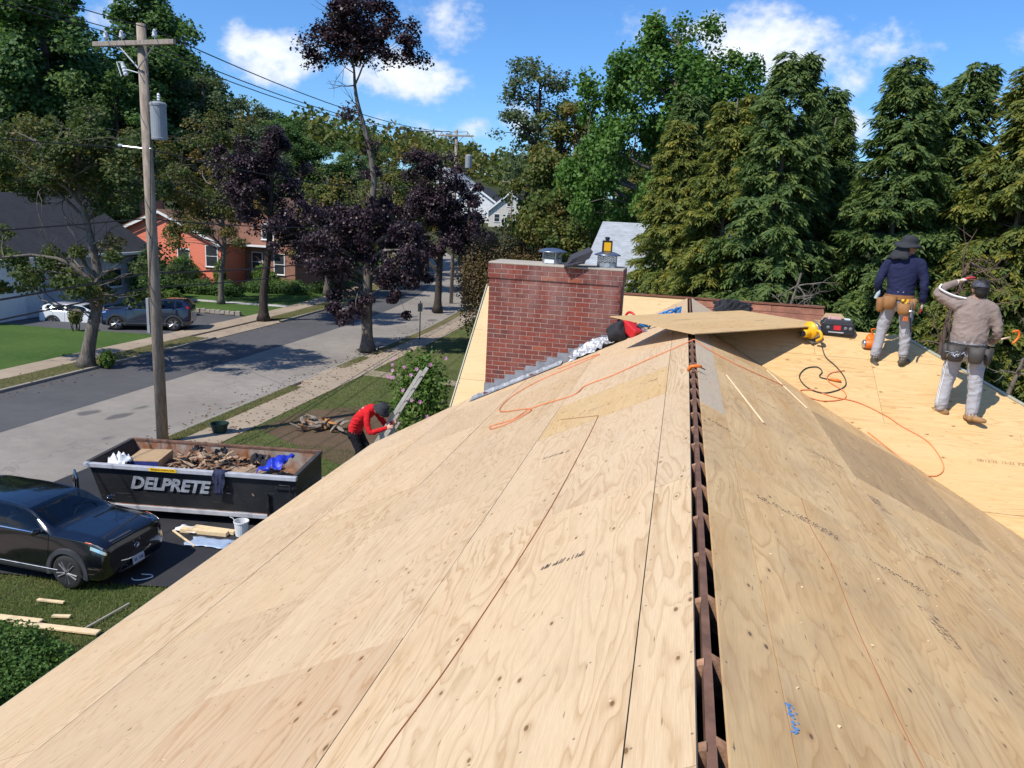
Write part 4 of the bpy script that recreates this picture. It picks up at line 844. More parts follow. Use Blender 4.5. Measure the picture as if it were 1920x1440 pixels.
class Body(MB):
    def limb(s,pts,rad,lab,n=12,sub=5,flat=1.0,up=None):
        P=catmull(pts,sub); t0=np.linspace(0,1,len(pts)); t1=np.linspace(0,1,len(P)); r=np.array(rad,float)
        if r.ndim==1: r=np.interp(t1,t0,r)
        else: r=np.stack([np.interp(t1,t0,r[:,0]),np.interp(t1,t0,r[:,1])],1)
        s.tube(P,r,n,lab=lab,flat=flat,up=up)
        for q,rr in((P[0],r[0]),(P[-1],r[-1])):
            a=rr if np.ndim(rr)==0 else min(rr); s.ell(q,(a*.98,)*3,10,6,lab=lab)
    def head(s,c,yaw,tilt=0.0,nod=0.0,hair=True,k=1.0):
        M=rotz(yaw)@roty(tilt)@rotx(nod); f=lambda p:np.array(c)+M@np.array(p)*k
        s.ell(f((0,-.01,.02)),(.076*k,.095*k,.108*k),16,12,M,lab=0); s.ell(f((0,.030,-.045)),(.058*k,.060*k,.062*k),12,8,M,lab=0)
        s.ell(f((0,.098,-.012)),(.013*k,.020*k,.026*k),8,6,M,lab=0); s.ell(f((0,.082,-.055)),(.026*k,.012*k,.010*k),8,6,M,lab=0)
        for sx in(-1,1): s.ell(f((sx*.078,-.005,-.005)),(.012*k,.022*k,.034*k),8,6,M,lab=0); s.ell(f((sx*.033,.080,.012)),(.014*k,.010*k,.008*k),8,6,M,lab=0)
        if hair: s.ell(f((0,-.036,.035)),(.085*k,.096*k,.106*k),18,12,M,lab=5); s.ell(f((0,-.064,-.028)),(.074*k,.055*k,.060*k),14,10,M,lab=5)
        return f,M
    def hand(s,wr,d,palm,lab,curl=.5,spread=.10,k=1.0,lab2=None,side=1):
        """palm and five fingers; d points to the fingertips, palm is the palm's facing direction"""
        d=np.array(d,float)/np.linalg.norm(d); n=np.array(palm,float); n-=d*np.dot(d,n); n/=np.linalg.norm(n); w=np.cross(d,n)*side
        lab2=lab if lab2 is None else lab2; c=np.array(wr)+d*.052*k
        Mx=np.stack([w,n,d],1); s.ell(c,(.043*k,.018*k,.056*k),12,8,Mx,lab=lab)
        for i,(o,L) in enumerate(((-.031,.060),(-.010,.072),(.011,.067),(.031,.052))):
            b=c+d*.045*k+w*o*k; a1=d*math.cos(curl*.6)+n*math.sin(curl*.6)+w*o*spread*12; a1/=np.linalg.norm(a1); a2=d*math.cos(curl*1.5)+n*math.sin(curl*1.5)+w*o*spread*8; a2/=np.linalg.norm(a2)
            m1=b+a1*L*.55*k; e=m1+a2*L*.5*k; s.limb([b-d*.012*k,m1,e],[.0105*k,.0098*k,.0085*k],lab2,8,3)
        tb=c-d*.018*k-w*.036*k; t1=tb+(-w*.75+d*.6+n*.3)*.034*k; t2=t1+(-w*.25+d*.9+n*.35)*.030*k; s.limb([tb,t1,t2],[.0135*k,.012*k,.010*k],lab,8,3)
    def boot(s,an,d,lab,k=1.0,pitch=0.0):
        d=np.array([d[0],d[1],pitch],float); d/=np.linalg.norm(d); a=np.array(an,float); z=np.array([0,0,-.062*k])
        s.limb([a+z-d*.055*k,a+z+d*.05*k,a+z+d*.13*k,a+z+d*.165*k],[(.042*k,.036*k),(.046*k,.038*k),(.048*k,.034*k),(.040*k,.028*k)],lab,12,4,up=(0,0,1)); s.limb([a+np.array((0,0,.03))*k,a+z],[.048*k,.044*k],lab)
def person(name,label,M,body,mats,vox=.0105,fold=.017):
    root=thing(name,label,'person',mat=M); me=body.mesh('body'); o=bpy.data.objects.new('body',me); COL.objects.link(o)
    q=o.modifiers.new('r','REMESH'); q.mode='VOXEL'; q.voxel_size=vox; q.adaptivity=0; s=o.modifiers.new('s','SMOOTH'); s.factor=.5; s.iterations=3
    dg=bpy.context.evaluated_depsgraph_get(); dg.update(); nm=bpy.data.meshes.new_from_object(o.evaluated_get(dg)); bpy.data.objects.remove(o)
    kd=KDTree(len(body.v)); [kd.insert(Vector(v),i) for i,v in enumerate(body.v)]; kd.balance()
    nm.materials.clear(); [nm.materials.append(m_) for m_ in mats]
    idx=[body.lab[kd.find(p.center)[1]] for p in nm.polygons]; nm.polygons.foreach_set('material_index',idx); nm.polygons.foreach_set('use_smooth',[True]*len(nm.polygons)); nm.update()
    co=np.empty(len(nm.vertices)*3,np.float32); nm.vertices.foreach_get('co',co); co=co.reshape(-1,3); nr=np.array([v_.normal[:] for v_ in nm.vertices]); ls=np.zeros(len(co),int)
    for p_,li in zip(nm.polygons,idx):
        for vi in p_.vertices: ls[vi]=li
    from mathutils import noise as mn
    for i_ in range(len(co)):
        if ls[i_] in(1,2):
            x_,y_,z_=map(float,co[i_]); q_=1-abs(mn.noise(Vector((x_*8+z_*5,y_*8,z_*13-x_*7)))*1.6); w_=mn.noise(Vector((x_*4+3,y_*4,z_*5))); co[i_]+=nr[i_]*(fold*(q_-.55)*(.6+.8*w_)+.004*w_)
    nm.vertices.foreach_set('co',co.ravel()); nm.update()
    ob=bpy.data.objects.new('body',nm); COL.objects.link(ob); ob.parent=root; return root
def torso(b,secs,lab,n=20):
    b.limb([(x,y,z) for x,y,z,rx,ry in secs],[(rx,ry) for *_,rx,ry in secs],lab,n,4,up=(0,1,0))
def pouch(parent,c,sz,mat,rz=0.0,name='pouch',tilt=0.0):
    """open-topped leather pocket with rounded bottom"""
    w,d,h=sz; prof=[]; n=14
    mb=MB(); V=[];F=[]
    for i,(zz,kk) in enumerate(((-.5,.55),(-.42,.82),(-.2,.97),(.5,1.08),(.5,.94),(-.1,.84),(-.36,.6))):
        for j in range(n):
            a=2*PI*j/n; e=4.0; ca_,sa_=math.cos(a),math.sin(a); rr=(abs(ca_)**e+abs(sa_)**e)**(-1/e); V.append((ca_*rr*w/2*kk,sa_*rr*d/2*kk,zz*h))
    for i in range(6):
        for j in range(n): F.append((i*n+j,i*n+(j+1)%n,(i+1)*n+(j+1)%n,(i+1)*n+j))
    F+=[tuple(range(n))[::-1],tuple(range(6*n,7*n))]
    V=np.array(V)@rotx(tilt).T@rotz(rz).T+np.array(c); mb.add(V,F); return mb.build(name,mat,parent,smooth=True)
def belt(parent,c,rx,ry,h,mat):
    mb=MB(); n=28; ring=lambda k,z:[(c[0]+rx*k*math.cos(2*PI*i/n),c[1]+ry*k*math.sin(2*PI*i/n),c[2]+z) for i in range(n)]
    V=ring(1,-h/2)+ring(1,h/2)+ring(.93,h/2)+ring(.93,-h/2); mb.add(V,[(r*n+i,r*n+(i+1)%n,((r+1)%4)*n+(i+1)%n,((r+1)%4)*n+i) for r in range(4) for i in range(n)]); return mb.build('tool_belt',mat,parent)
# ---- worker in navy, back to us, head turned to the right
loc=onA(2.64,11.07,0); M1=Matrix.Translation(loc)@Matrix.Rotation(R(-12),4,'Z')
b=Body(); zl=-.03; zr=.03
b.boot((-.19,-.02,.085+zl-.02),(-.75,.65),3); b.boot((.155,.02,.095+zr-.02),(.45,.9),3)
b.limb([(-.185,-.015,.10),(-.168,.0,.26),(-.145,.02,.47),(-.112,.01,.70),(-.098,0,.86)],[.058,.066,.072,.092,.108],2); b.limb([(.155,.02,.12),(.150,.015,.27),(.135,.03,.48),(.108,.01,.70),(.095,0,.86)],[.058,.066,.072,.092,.108],2)
torso(b,[(0,0,.82,.165,.115),(0,0,.92,.175,.125)],2); torso(b,[(0,0,.925,.176,.128),(0,0,1.03,.165,.118),(.0,0,1.18,.188,.125),(.0,.0,1.30,.195,.118),(.0,.0,1.37,.160,.092),(.005,.01,1.42,.075,.07)],1)
b.limb([(-.185,.0,1.345),(-.245,-.015,1.20),(-.275,-.025,1.08),(-.255,.05,.96),(-.225,.12,.88)],[.070,.060,.053,.048,.042],1); b.limb([(.185,0,1.345),(.245,-.01,1.20),(.265,-.02,1.08),(.275,.0,.95),(.280,.03,.865)],[.070,.060,.053,.048,.041],1)
b.limb([(-.05,0,1.415),(-.12,0,1.385),(-.18,0,1.345)],[.052,.060,.068],1); b.limb([(.05,0,1.415),(.12,0,1.385),(.18,0,1.345)],[.052,.060,.068],1)
b.hand((-.222,.13,.87),(.25,.4,-.8),(1,0,.2),4,.6); b.hand((.281,.032,.85),(.05,.15,-1),(-1,.1,0),4,.75,lab2=6,side=-1)
b.limb([(.01,.01,1.40),(.018,.02,1.47)],[.056,.052],0); f,Mh=b.head((.022,.025,1.545),-1.05,nod=-.12)
w1=person('person','worker in navy shirt, grey trousers and wide-brimmed hat standing with his back turned',M1,b,[SKIN,NAVY,GREYP,SHOE,GLOVW,HAIR,GLOVR])
mb=MB(); Mh2=rotz(-1.05)@rotx(-.10)@roty(.12)
mb.lathe([(.172,-.030),(.140,-.005),(.098,.010),(.095,.040),(.092,.075),(.072,.102),(.03,.112),(.01,.112)],28,(0,0,0)); V=np.array(mb.v); V[:,0]*=.92; V[:,1]*=1.08; r_=np.hypot(V[:,0],V[:,1]); V[:,2]+=.02*np.sin(np.arctan2(V[:,1],V[:,0])*2+.6)*(r_>.12)
V=V@Mh2.T+np.array((.015,.01,1.592)); mb.v=[tuple(p) for p in V]; mb.build('hat',HATM,w1,smooth=True,solid=.006)
P=[]
for i in range(9):
    a=-PI*.98+ i/8*PI*.52; row=[]
    for j in range(6):
        s_=j/5; rr=.095+.135*s_*(1.0-.07*i); row.append((.012+rr*math.cos(a)*1.05,-.0+rr*math.sin(a)*(.9),1.575-.175*s_**1.15+.010*math.sin(i*1.9+j)))
    P.append(row)
mb=MB(); mb.grid(P); mb.build('neck_flap',HATM,w1,smooth=True,solid=.006)
belt(w1,(0,0,.905),.186,.137,.06,LEATH)
pouch(w1,(-.115,-.145,.83),(.15,.075,.17),LEATH,.25); pouch(w1,(.065,-.155,.76),(.15,.08,.15),LEATH,-.05); pouch(w1,(-.215,-.05,.79),(.10,.12,.19),LEATH,.2); pouch(w1,(.165,-.10,.82),(.085,.07,.16),LEATH,-.6)
mb=MB(); mb.lathe([(.018,-.025),(.022,0),(.018,.025)],12,(.04,-.16,.865),rotx(.9)); mb.box((.085,-.155,.85),(.03,.02,.09),roty(.4)); mb.build('tape_measure',YELLOW,w1,bevel=.004)
mb=MB(); mb.tube([(.15,-.165,.87),(.165,-.17,.62)],.010,6); mb.tube(catmull([(.10,-.17,.72),(.15,-.18,.745),(.19,-.16,.74)],4),.010,6); mb.build('hammer',STEEL,w1)
mb=MB(); mb.tube([(.155,-.172,.66),(.19,-.165,.47)],[.014,.012],6); mb.build('pry_bar',BLACK,w1)
for k in range(3): mb=MB(); mb.tube([(.085+.018*k,-.165,.67),(.08+.022*k,-.17,.61)],.007,5); mb.build('plier_grip',ORANGE,w1)
o=MB().lathe([(.022,0),(.025,.01),(.025,.08),(.010,.105),(.010,.12)],12).build('water_bottle',plain('clear_plastic',(.40,.46,.48),.15,spec=.6)); o.matrix_world=M1@Matrix.Translation((-.285,-.04,.86))@Matrix.Rotation(.35,4,'Y'); tag(o,'clear water bottle tucked in the tan tool pouch','bottle')
# ---- worker in taupe, left hand raised to his cap
loc=onA(3.27,10.23,0); M2=Matrix.Translation(loc)@Matrix.Rotation(R(-17),4,'Z')
b=Body()
b.boot((-.155,.02,.095),(-.9,.35),3,1.08); b.boot((.165,-.04,.075),(.25,-.12),3,1.0); b.boot((.165,-.04,.075),(.12,.95),3,1.0)
b.limb([(-.165,.015,.10),(-.158,.02,.28),(-.140,.03,.48),(-.118,.01,.70),(-.10,0,.86)],[.075,.076,.082,.102,.118],2); b.limb([(.165,-.035,.09),(.165,-.02,.27),(.150,.0,.48),(.120,.005,.70),(.10,0,.86)],[.076,.076,.082,.102,.118],2)
torso(b,[(0,0,.82,.182,.135),(0,0,.93,.195,.145)],2); torso(b,[(0,0,.905,.198,.150),(0,-.005,.99,.203,.152),(.0,0,1.14,.198,.140),(.0,.0,1.27,.202,.130),(.005,.0,1.37,.168,.100),(.012,.01,1.43,.085,.078)],1)
b.limb([(-.17,.0,1.355),(-.27,.01,1.40),(-.40,.02,1.475),(-.36,.05,1.55),(-.235,.09,1.625)],[.080,.072,.058,.052,.044],1); b.limb([(.195,0,1.335),(.262,.0,1.18),(.285,.02,1.06),(.275,.12,.985),(.26,.22,.94)],[.070,.060,.053,.048,.042],1)
b.limb([(-.04,0,1.43),(-.11,0,1.395),(-.17,0,1.36)],[.058,.066,.08],1); b.limb([(.06,0,1.43),(.13,0,1.39),(.195,0,1.335)],[.058,.068,.076],1)
b.hand((-.225,.095,1.632),(.80,.05,.42),(.1,-.2,-1),4,.30,lab2=6,k=1.18); b.hand((.258,.23,.935),(0,1,-.2),(-1,0,0),4,.95,lab2=6,side=-1)
b.limb([(.015,.01,1.41),(.022,.02,1.48)],[.064,.06],0); f,Mh=b.head((.028,.025,1.56),.25,tilt=.06,nod=-.12)
w2=person('person','worker in taupe jersey with one gloved hand raised to his cap, seen from behind',M2,b,[SKIN,TAUPE,TAUPEP,TANB,GLOVW,HAIR,GLOVR])
CAPM=plain('grey_cap',(.060,.060,.075),.8,var=.6,scale=28)
mb=MB(); mb.ell((.028,.0,1.605),(.094,.110,.086),20,12,rotz(.25)@rotx(.18)); V=np.array(mb.v); V[:,2]=np.maximum(V[:,2],1.585-(V[:,1])*.2); mb.v=[tuple(p) for p in V]; mb.build('cap',CAPM,w2,smooth=True)
mb=MB(); P=[[(.028+(.075*math.cos(a)*(1))*1.0+ -.02*k*0,.06+.05*k+.03*math.sin(a),1.615-.012*k-.01*abs(math.cos(a))) for a in np.linspace(0,PI,9)] for k in (0,.6,1.1)]; mb.grid(P); mb.build('cap_visor',CAPM,w2,solid=.006)
belt(w2,(0,0,.885),.212,.162,.065,LEATHD)
pouch(w2,(-.115,-.175,.80),(.19,.09,.20),LEATHD,.12); pouch(w2,(.10,-.17,.80),(.165,.085,.20),LEATHD,-.1); pouch(w2,(.225,.0,.78),(.10,.15,.20),LEATHD,-.2); pouch(w2,(-.22,-.04,.79),(.09,.13,.2),LEATHD,.1)
rng=np.random.default_rng(2); mb=MB()
for i in range(26): mb.box((-.12+rng.normal()*.045,-.222,.795+rng.normal()*.02),(.006,.006,.045),rotx(rng.normal())@roty(rng.normal()))
mb.build('nails',STEEL,w2)
mb=MB()
for k in(0,1):
    cs=[(-.102,.0,.84,.116),(-.118,.01,.70,.102),(-.129,.02,.59,.091),(-.140,.03,.48,.082),(-.149,.025,.38,.079),(-.158,.02,.28,.076),(-.165,.015,.11,.075)]; th=R(208+19*k); mb.tube(catmull([(x_+r_*math.cos(th),y_+r_*math.sin(th),z_) for x_,y_,z_,r_ in cs],4),.0045,5)
mb.build('trouser_stripes',WHITEP,w2)
mb=MB(); P=catmull([(-.10,-.055,1.455),(-.24,-.05,1.48),(-.39,-.035,1.545),(-.385,.0,1.60)],6); mb.tube(P,.011,5); mb.build('sleeve_stripe',WHITEP,w2)
t_=thing('hammer','hammer with bright orange grip in the taupe worker\'s right hand','hammer',mat=M2@Matrix.Translation((.27,.33,.93)))
mb=MB(); mb.tube([(-.02,-.10,-.02),(.10,.06,.04),(.18,.14,.06)],[.013,.012,.012],8); mb.build('handle',PALEW,t_,smooth=True)
mb=MB(); mb.tube(catmull([(.20,.16,.13),(.26,.20,.14),(.27,.21,.06),(.22,.18,-.02)],5),[.014]*16,8); mb.build('grip_hook',ORANGE,t_,smooth=True)
mb=MB(); mb.box((-.03,-.11,-.02),(.04,.13,.04),rotz(.6)); mb.build('head',STEEL,t_,bevel=.006)
# ---- worker in red on the ladder, bent forward
M3=Matrix.Translation((-6.20,13.66,-2.97))@Matrix.Rotation(R(-96),4,'Z')
b=Body()
b.boot((-.12,.10,-.80),(0,1),3); b.boot((.12,-.02,-.78),(0,1),3)
b.limb([(-.12,.08,-.78),(-.12,.16,-.55),(-.11,.22,-.36),(-.10,.10,-.16),(-.09,.0,0)],[.055,.062,.075,.092,.11],2); b.limb([(.12,-.03,-.76),(.12,.05,-.55),(.12,.16,-.36),(.10,.08,-.16),(.09,.0,0)],[.055,.062,.075,.092,.11],2)
torso(b,[(0,-.02,-.06,.165,.13),(0,.0,.04,.17,.135)],2)
b.limb([(0,.0,.05),(0,.06,.20),(0,.20,.38),(0,.36,.50),(0,.45,.52)],[(.172,.135),(.170,.130),(.190,.132),(.185,.118),(.10,.085)],1,20,5,up=(0,.8,-.6))
b.limb([(-.17,.36,.47),(-.25,.42,.30),(-.27,.52,.17),(-.20,.64,.21),(-.13,.74,.26)],[.074,.062,.054,.047,.040],1); b.limb([(.17,.36,.47),(.24,.40,.28),(.26,.48,.13),(.20,.62,.17),(.13,.74,.22)],[.074,.062,.054,.047,.040],1)
b.hand((-.125,.75,.265),(.2,.9,.3),(.8,-.3,-.4),0,1.0); b.hand((.125,.75,.225),(-.2,.9,.25),(-.8,-.3,-.4),0,1.0,side=-1)
b.limb([(0,.43,.50),(0,.52,.52)],[.06,.055],0); f,Mh=b.head((0,.60,.50),0,nod=-.75)
w3=person('person','worker in red long-sleeved shirt and black hat bent over on the ladder',M3,b,[SKINP,REDS,BLKP,SHOE,GLOVW,HAIR,GLOVR],.011)
mb=MB(); mb.lathe([(.180,-.05),(.165,-.03),(.115,.005),(.108,.05),(.095,.09),(.05,.108),(.01,.11)],24); V=np.array(mb.v)@rotx(-.62).T+np.array((0,.605,.555)); mb.v=[tuple(p) for p in V]; mb.build('hat',HATM,w3,smooth=True,solid=.006)
mb=MB(); rng=np.random.default_rng(4)
for r_ in range(2):
    for i in range(9):
        s_=-.11+.027*i; y_=.235-.055*r_; z_=.505-.062*r_; mb.box((s_,y_-.012,z_+.040),(.019,.004,.036),rotx(.75))
mb.build('back_print',WHITEP,w3)
# ladder
ALU=plain('aluminium',(.50,.46,.40),.55,.25,var=.2,scale=10); lad=thing('extension_ladder','grey aluminium extension ladder rising past the eave','ladder',(-7.19,13.86,G+.08)); D=np.array((2.38,.06,4.05)); Ln=np.linalg.norm(D); D/=Ln
N_=np.array((-D[2],0,D[0]))
for sy in(-1,1):
    mb=MB(); o_=np.array((0,sy*.20,0)); mb.poly([o_-N_*.048,o_+D*3.4-N_*.048,o_+D*3.4+N_*.040,o_+N_*.040],(0,.028*sy,0)); mb.build('rail',ALU,lad,fixn=True,bevel=.006)
    mb=MB(); o_=np.array((0,sy*.165,0))+N_*.085+D*1.2; mb.poly([o_-N_*.035,o_+D*3.5-N_*.035,o_+D*3.5+N_*.035,o_+N_*.035],(0,.026*sy,0)); mb.build('fly_rail',ALU,lad,fixn=True,bevel=.006)
for i in range(15):
    mb=MB(); c_=D*(.3+.3*i)+N_*(.0 if i<10 else .085); w_=.2 if i<10 else .165; mb.tube([c_-np.array((0,w_,0)),c_+np.array((0,w_,0))],.016,8); mb.build('rung',ALU,lad)
mb=MB(); mb.box(D*3.3+N_*.045-np.array((0,.21,0)),(.05,.03,.09)); mb.build('lock',GALV,lad)
# ================================================================== VEHICLES AND THE DUMPSTER
def carpaint(name,c):
    m,t,b,o=newmat(name); setb(t,b,c,.14,0.0,None,.5); t.put(b.inputs['Coat Weight'],1.0); t.put(b.inputs['Coat Roughness'],.03); return m
PBLK=carpaint('paint_black',(.004,.004,.007)); PBLUE=carpaint('paint_dark_blue',(.010,.012,.034)); PWHT=carpaint('paint_white',(.72,.72,.72))
GLASS,t,b_,o_=newmat('tinted_glass'); tp=t.n('ShaderNodeBsdfTransparent'); tp.inputs[0].default_value=(.42,.48,.46,1); gl=t.n('ShaderNodeBsdfGlossy'); gl.inputs['Roughness'].default_value=.02; lw=t.n('ShaderNodeLayerWeight'); lw.inputs[0].default_value=.5; mx=t.n('ShaderNodeMixShader'); t.put(mx.inputs[0],t.math('ADD',t.math('MULTIPLY',t.math('POWER',lw.outputs[1],3.0),.6),.05)); t.nt.links.new(tp.outputs[0],mx.inputs[1]); t.nt.links.new(gl.outputs[0],mx.inputs[2]); t.nt.links.new(mx.outputs[0],o_.inputs[0]); INTER=plain('car_interior',(.035,.034,.036),.8,var=.2)
TYRE=plain('tyre_rubber',(.022,.021,.020),.85,var=.2,bump=.3,bscale=60); RIMB=plain('black_rim',(.17,.165,.16),.45,.0); RIMS=plain('silver_rim',(.55,.55,.56),.3,.85); CLAD=plain('grey_cladding',(.045,.046,.048),.55,var=.1); CHROME=plain('chrome',(.75,.76,.78),.12,1.0,var=0); LAMPG=plain('lamp_glass',(.20,.20,.21),.10,.0,spec=.6); AMBER=plain('amber_lens',(.55,.10,.02),.2); REDL=plain('red_lens',(.40,.012,.015),.2)
def cr1(A,t):
    n=len(A)-1; t=min(max(t,0),n-1e-6); i=int(t); s=t-i; a=A[max(i-1,0)]; b=A[i]; c=A[i+1]; d=A[min(i+2,n)]
    return .5*((2*b)+(-a+c)*s+(2*a-5*b+4*c-d)*s*s+(-a+3*b-3*c+d)*s**3)
# stations from nose to tail: x, z_sill, half width low, z_mid, half width mid, z_belt, half width belt, z_roof edge, half width roof edge, z_top
SUV=np.array([
 (4.27,.30,.64,.50,.70,.76,.64,.80,.54,.82),(4.20,.24,.79,.50,.84,.87,.75,.92,.60,.94),(4.00,.22,.87,.54,.885,.945,.79,.985,.62,1.005),(3.70,.22,.885,.56,.895,.975,.81,1.015,.64,1.04),
 (3.38,.22,.89,.56,.895,.99,.82,1.04,.66,1.07),(3.14,.22,.89,.56,.895,.998,.83,1.06,.70,1.10),(2.78,.22,.89,.56,.895,1.0,.84,1.20,.68,1.24),(2.42,.22,.89,.56,.895,1.01,.85,1.34,.62,1.375),(1.80,.22,.89,.56,.895,1.02,.855,1.40,.60,1.44),
 (1.20,.22,.89,.57,.90,1.04,.86,1.40,.60,1.445),(.65,.23,.89,.58,.90,1.06,.855,1.40,.59,1.44),(.30,.26,.86,.60,.885,1.09,.82,1.33,.60,1.39),(.06,.32,.80,.62,.83,1.08,.76,1.20,.64,1.25),(.0,.36,.70,.62,.72,.92,.62,.98,.52,1.0)],float)
def car(name,label,loc,rz,paint,rim,st,wheels,opendoor=False,detail=True,front=True,sc=1.0):
    root=thing(name,label,'car',loc,rz); root.scale=(sc,)*3; n=len(st); L0=st[:,0].mean()
    def sec(t):
        q=cr1(st,t); x=q[0]-2.2; pts=[(x,0,q[1]),(x,q[2]*.8,q[1]),(x,q[2],q[1]+.06),(x,q[4],q[3]),(x,q[6]+.012,q[5]-.03),(x,q[6]-.01,q[5]+.008),(x,(q[6]+q[8])/2+.018,(q[5]+q[7])/2),(x,q[8]+.006,q[7]),(x,q[8]*.88,q[7]+(q[9]-q[7])*.55),(x,q[8]*.5,q[9]-.006),(x,0,q[9])]
        return np.array(pts)
    def surf(t,k,sgn=1,off=0.0):
        S_=sec(t); p=cr1(S_,k) if k<9.9 else S_[10]; p=np.array(p)
        if off:
            a=np.array(cr1(sec(min(t+.05,n-1.01)),k))-np.array(cr1(sec(max(t-.05,0)),k)); b_=np.array(cr1(S_,min(k+.05,9.99)))-np.array(cr1(S_,max(k-.05,0))); nn=np.cross(a,b_); nn/=np.linalg.norm(nn)+1e-9
            if nn[1]<0 and abs(nn[1])>.15 or (abs(nn[1])<=.15 and nn[2]<0): nn=-nn
            p=p+nn*off
        return (p[0],p[1]*sgn,p[2])
    mb=MB(); ts=np.linspace(0,n-1.0001,131); ks=np.linspace(0,10,61)
    def hole(t_,k_):
        if 5.2<k_<6.95:
            bfr=(k_-5.15)/1.85
            if 6.35-.9*(1-bfr)+.03<t_<8.33 or 8.52<t_<9.73 or (9.9<t_<10.5 and 5.5<k_<6.7): return True
        return (5.3<t_<7.0 and k_>7.45) or (10.8<t_<11.8 and k_>7.3)
    for sg in(1,-1):
        V_=[surf(t_,k_,sg) for t_ in ts for k_ in ks]; nk=len(ks); mb.add(V_,[(i*nk+j,i*nk+j+1,(i+1)*nk+j+1,(i+1)*nk+j) for i in range(len(ts)-1) for j in range(nk-1) if not(hole(ts[i],ks[j]) and hole(ts[i+1],ks[j]) and hole(ts[i],ks[j+1]) and hole(ts[i+1],ks[j+1]))])
    for t_ in(0,n-1.0001): mb.add([surf(t_,k_,1) for k_ in ks]+[surf(t_,k_,-1) for k_ in ks[::-1]],[tuple(range(2*len(ks)))])
    im=MB(); im.box((-.35,0,.42),(2.9,1.5,.06)); im.box((.72,0,.86),(.42,1.42,.22)); im.build('dashboard',INTER,root,bevel=.04)
    for sx_,sy_ in((.02,.38),(.02,-.38),(-.95,.42),(-.95,0),(-.95,-.42)):
        im=MB(); im.box((sx_,sy_,.60),(.50,.48 if sx_>-.5 else .42,.16)); im.box((sx_-.28,sy_,.86),(.14,.46 if sx_>-.5 else .42,.52),roty(-.2)); im.box((sx_-.36,sy_,1.17),(.09,.24,.14)); im.build('car_seat',INTER,root,bevel=.04)
    im=MB(); im.tube([(.46,.38+.18*math.cos(q_),.93+.17*math.sin(q_)) for q_ in np.linspace(0,2*PI,19)],.015,6); im.build('steering_wheel',INTER,root)
    me=mb.mesh('body'); bm=bmesh.new(); bm.from_mesh(me); bmesh.ops.remove_doubles(bm,verts=bm.verts,dist=.0008); bmesh.ops.recalc_face_normals(bm,faces=bm.faces)
    # open the wheel arches
    dele=[]
    for f in bm.faces:
        c=f.calc_center_median()
        for wx in wheels:
            if abs(c.y)>.60 and (c.x-wx)**2+(c.z-.34)**2<.375**2: dele.append(f)
    bmesh.ops.delete(bm,geom=dele,context='FACES'); bm.to_mesh(me); bm.free(); body=link('body',me,paint,root,smooth=True)
    def patch(nm,t0,t1,k0,k1,sg,mat,off=.006,nt_=10,nk=6,shape=None):
        P=[]
        for i in range(nt_+1):
            row=[]
            for j in range(nk+1):
                a=i/nt_; bb=j/nk; tt0,tt1,kk0,kk1=t0,t1,k0,k1
                if shape: tt0,tt1,kk0,kk1=shape(a,bb,t0,t1,k0,k1)
                row.append(surf(tt0+(tt1-tt0)*a,kk0+(kk1-kk0)*bb,sg,off))
            P.append(row)
        m_=MB(); m_.grid(P); return m_.build(nm,mat,root,smooth=True,fixn=False)
    for sg in(1,-1):
        patch('side_window',6.35,8.35,5.15,7.0,sg,GLASS,shape=lambda a,b_,t0,t1,k0,k1:(t0-.9*(1-b_)*(1 if a<.999 else 1),t1,k0,k1)); patch('side_window',8.5,9.75,5.15,7.0,sg,GLASS); patch('side_window',9.85,10.9,5.3,6.9,sg,GLASS,shape=lambda a,b_,t0,t1,k0,k1:(t0,t1-.35*b_,k0+.2*a,k1-.2*a))
        patch('sill_cladding',2.6,11.2,1.35,2.35,sg,CLAD,.008)
        patch('window_trim',5.5,10.9,4.86,5.06,sg,CHROME if detail else BLACK,.008,20,2)
    # windscreen and rear glass span both sides
    for nm,t0,t1,k0 in(('windscreen',5.25,7.05,7.35),('rear_window',10.75,11.85,7.2)):
        P=[]
        for i in range(9):
            t_=t0+(t1-t0)*i/8; row=[surf(t_,k0+(10-k0)*j/8,1,.006) for j in range(9)]+[surf(t_,10-(10-k0)*j/8,-1,.006) for j in range(1,9)]; P.append(row)
        m_=MB(); m_.grid(P); m_.build(nm,GLASS,root,smooth=True)
    for wx in wheels:
        for sg in(1,-1):
            wl=MB(); wl.lathe([(.225,-.105),(.30,-.11),(.335,-.085),(.342,-.03),(.342,.03),(.335,.085),(.30,.11),(.225,.105)],32,(wx,sg*.80,.342),rotx(PI/2)); w_=wl.build('wheel',TYRE,root,smooth=True)
            dk=MB(); dk.lathe([(.235,-.09),(.240,-.098),(.225,-.075),(.215,-.03),(.02,-.02)],32,(wx,sg*.80,.342),rotx(PI/2) if sg>0 else rotx(-PI/2),cap=False); dk.build('wheel_dish',BLACK,w_); rm=MB()
            c_=np.array((wx,sg*.896,.342)); 
            for k in range(10):
                a=k*PI/5+ (.09 if k%2 else -.09)*1.6; d_=np.array((math.cos(a),0,math.sin(a))); rm.tube([c_+d_*.03,c_+d_*.12+np.array((0,sg*.006,0)),c_+d_*.228],[.036,.024,.032],6,flat=.6)
            rm.lathe([(.05,-.02),(.05,.012),(.01,.018)],14,tuple(c_),rotx(-PI/2*sg)); rm.build('rim',rim,w_,smooth=False)
            # arch liner and cladding ring
            ar=MB(); P=[]
            for i in range(17):
                a=PI*(-.06+1.12*i/16); P.append([(wx+math.cos(a)*r_,sg*y_,.34+math.sin(a)*r_) for r_,y_ in((.368,.60),(.368,.905),(.39,.918),(.47,.912),(.478,.86))])
            ar.grid(P); ar.build('wheel_arch',CLAD,root,smooth=False)
    mb=MB(); mb.box((0,0,.25),(3.6,1.3,.12)); mb.build('underbody',BLACK,root)
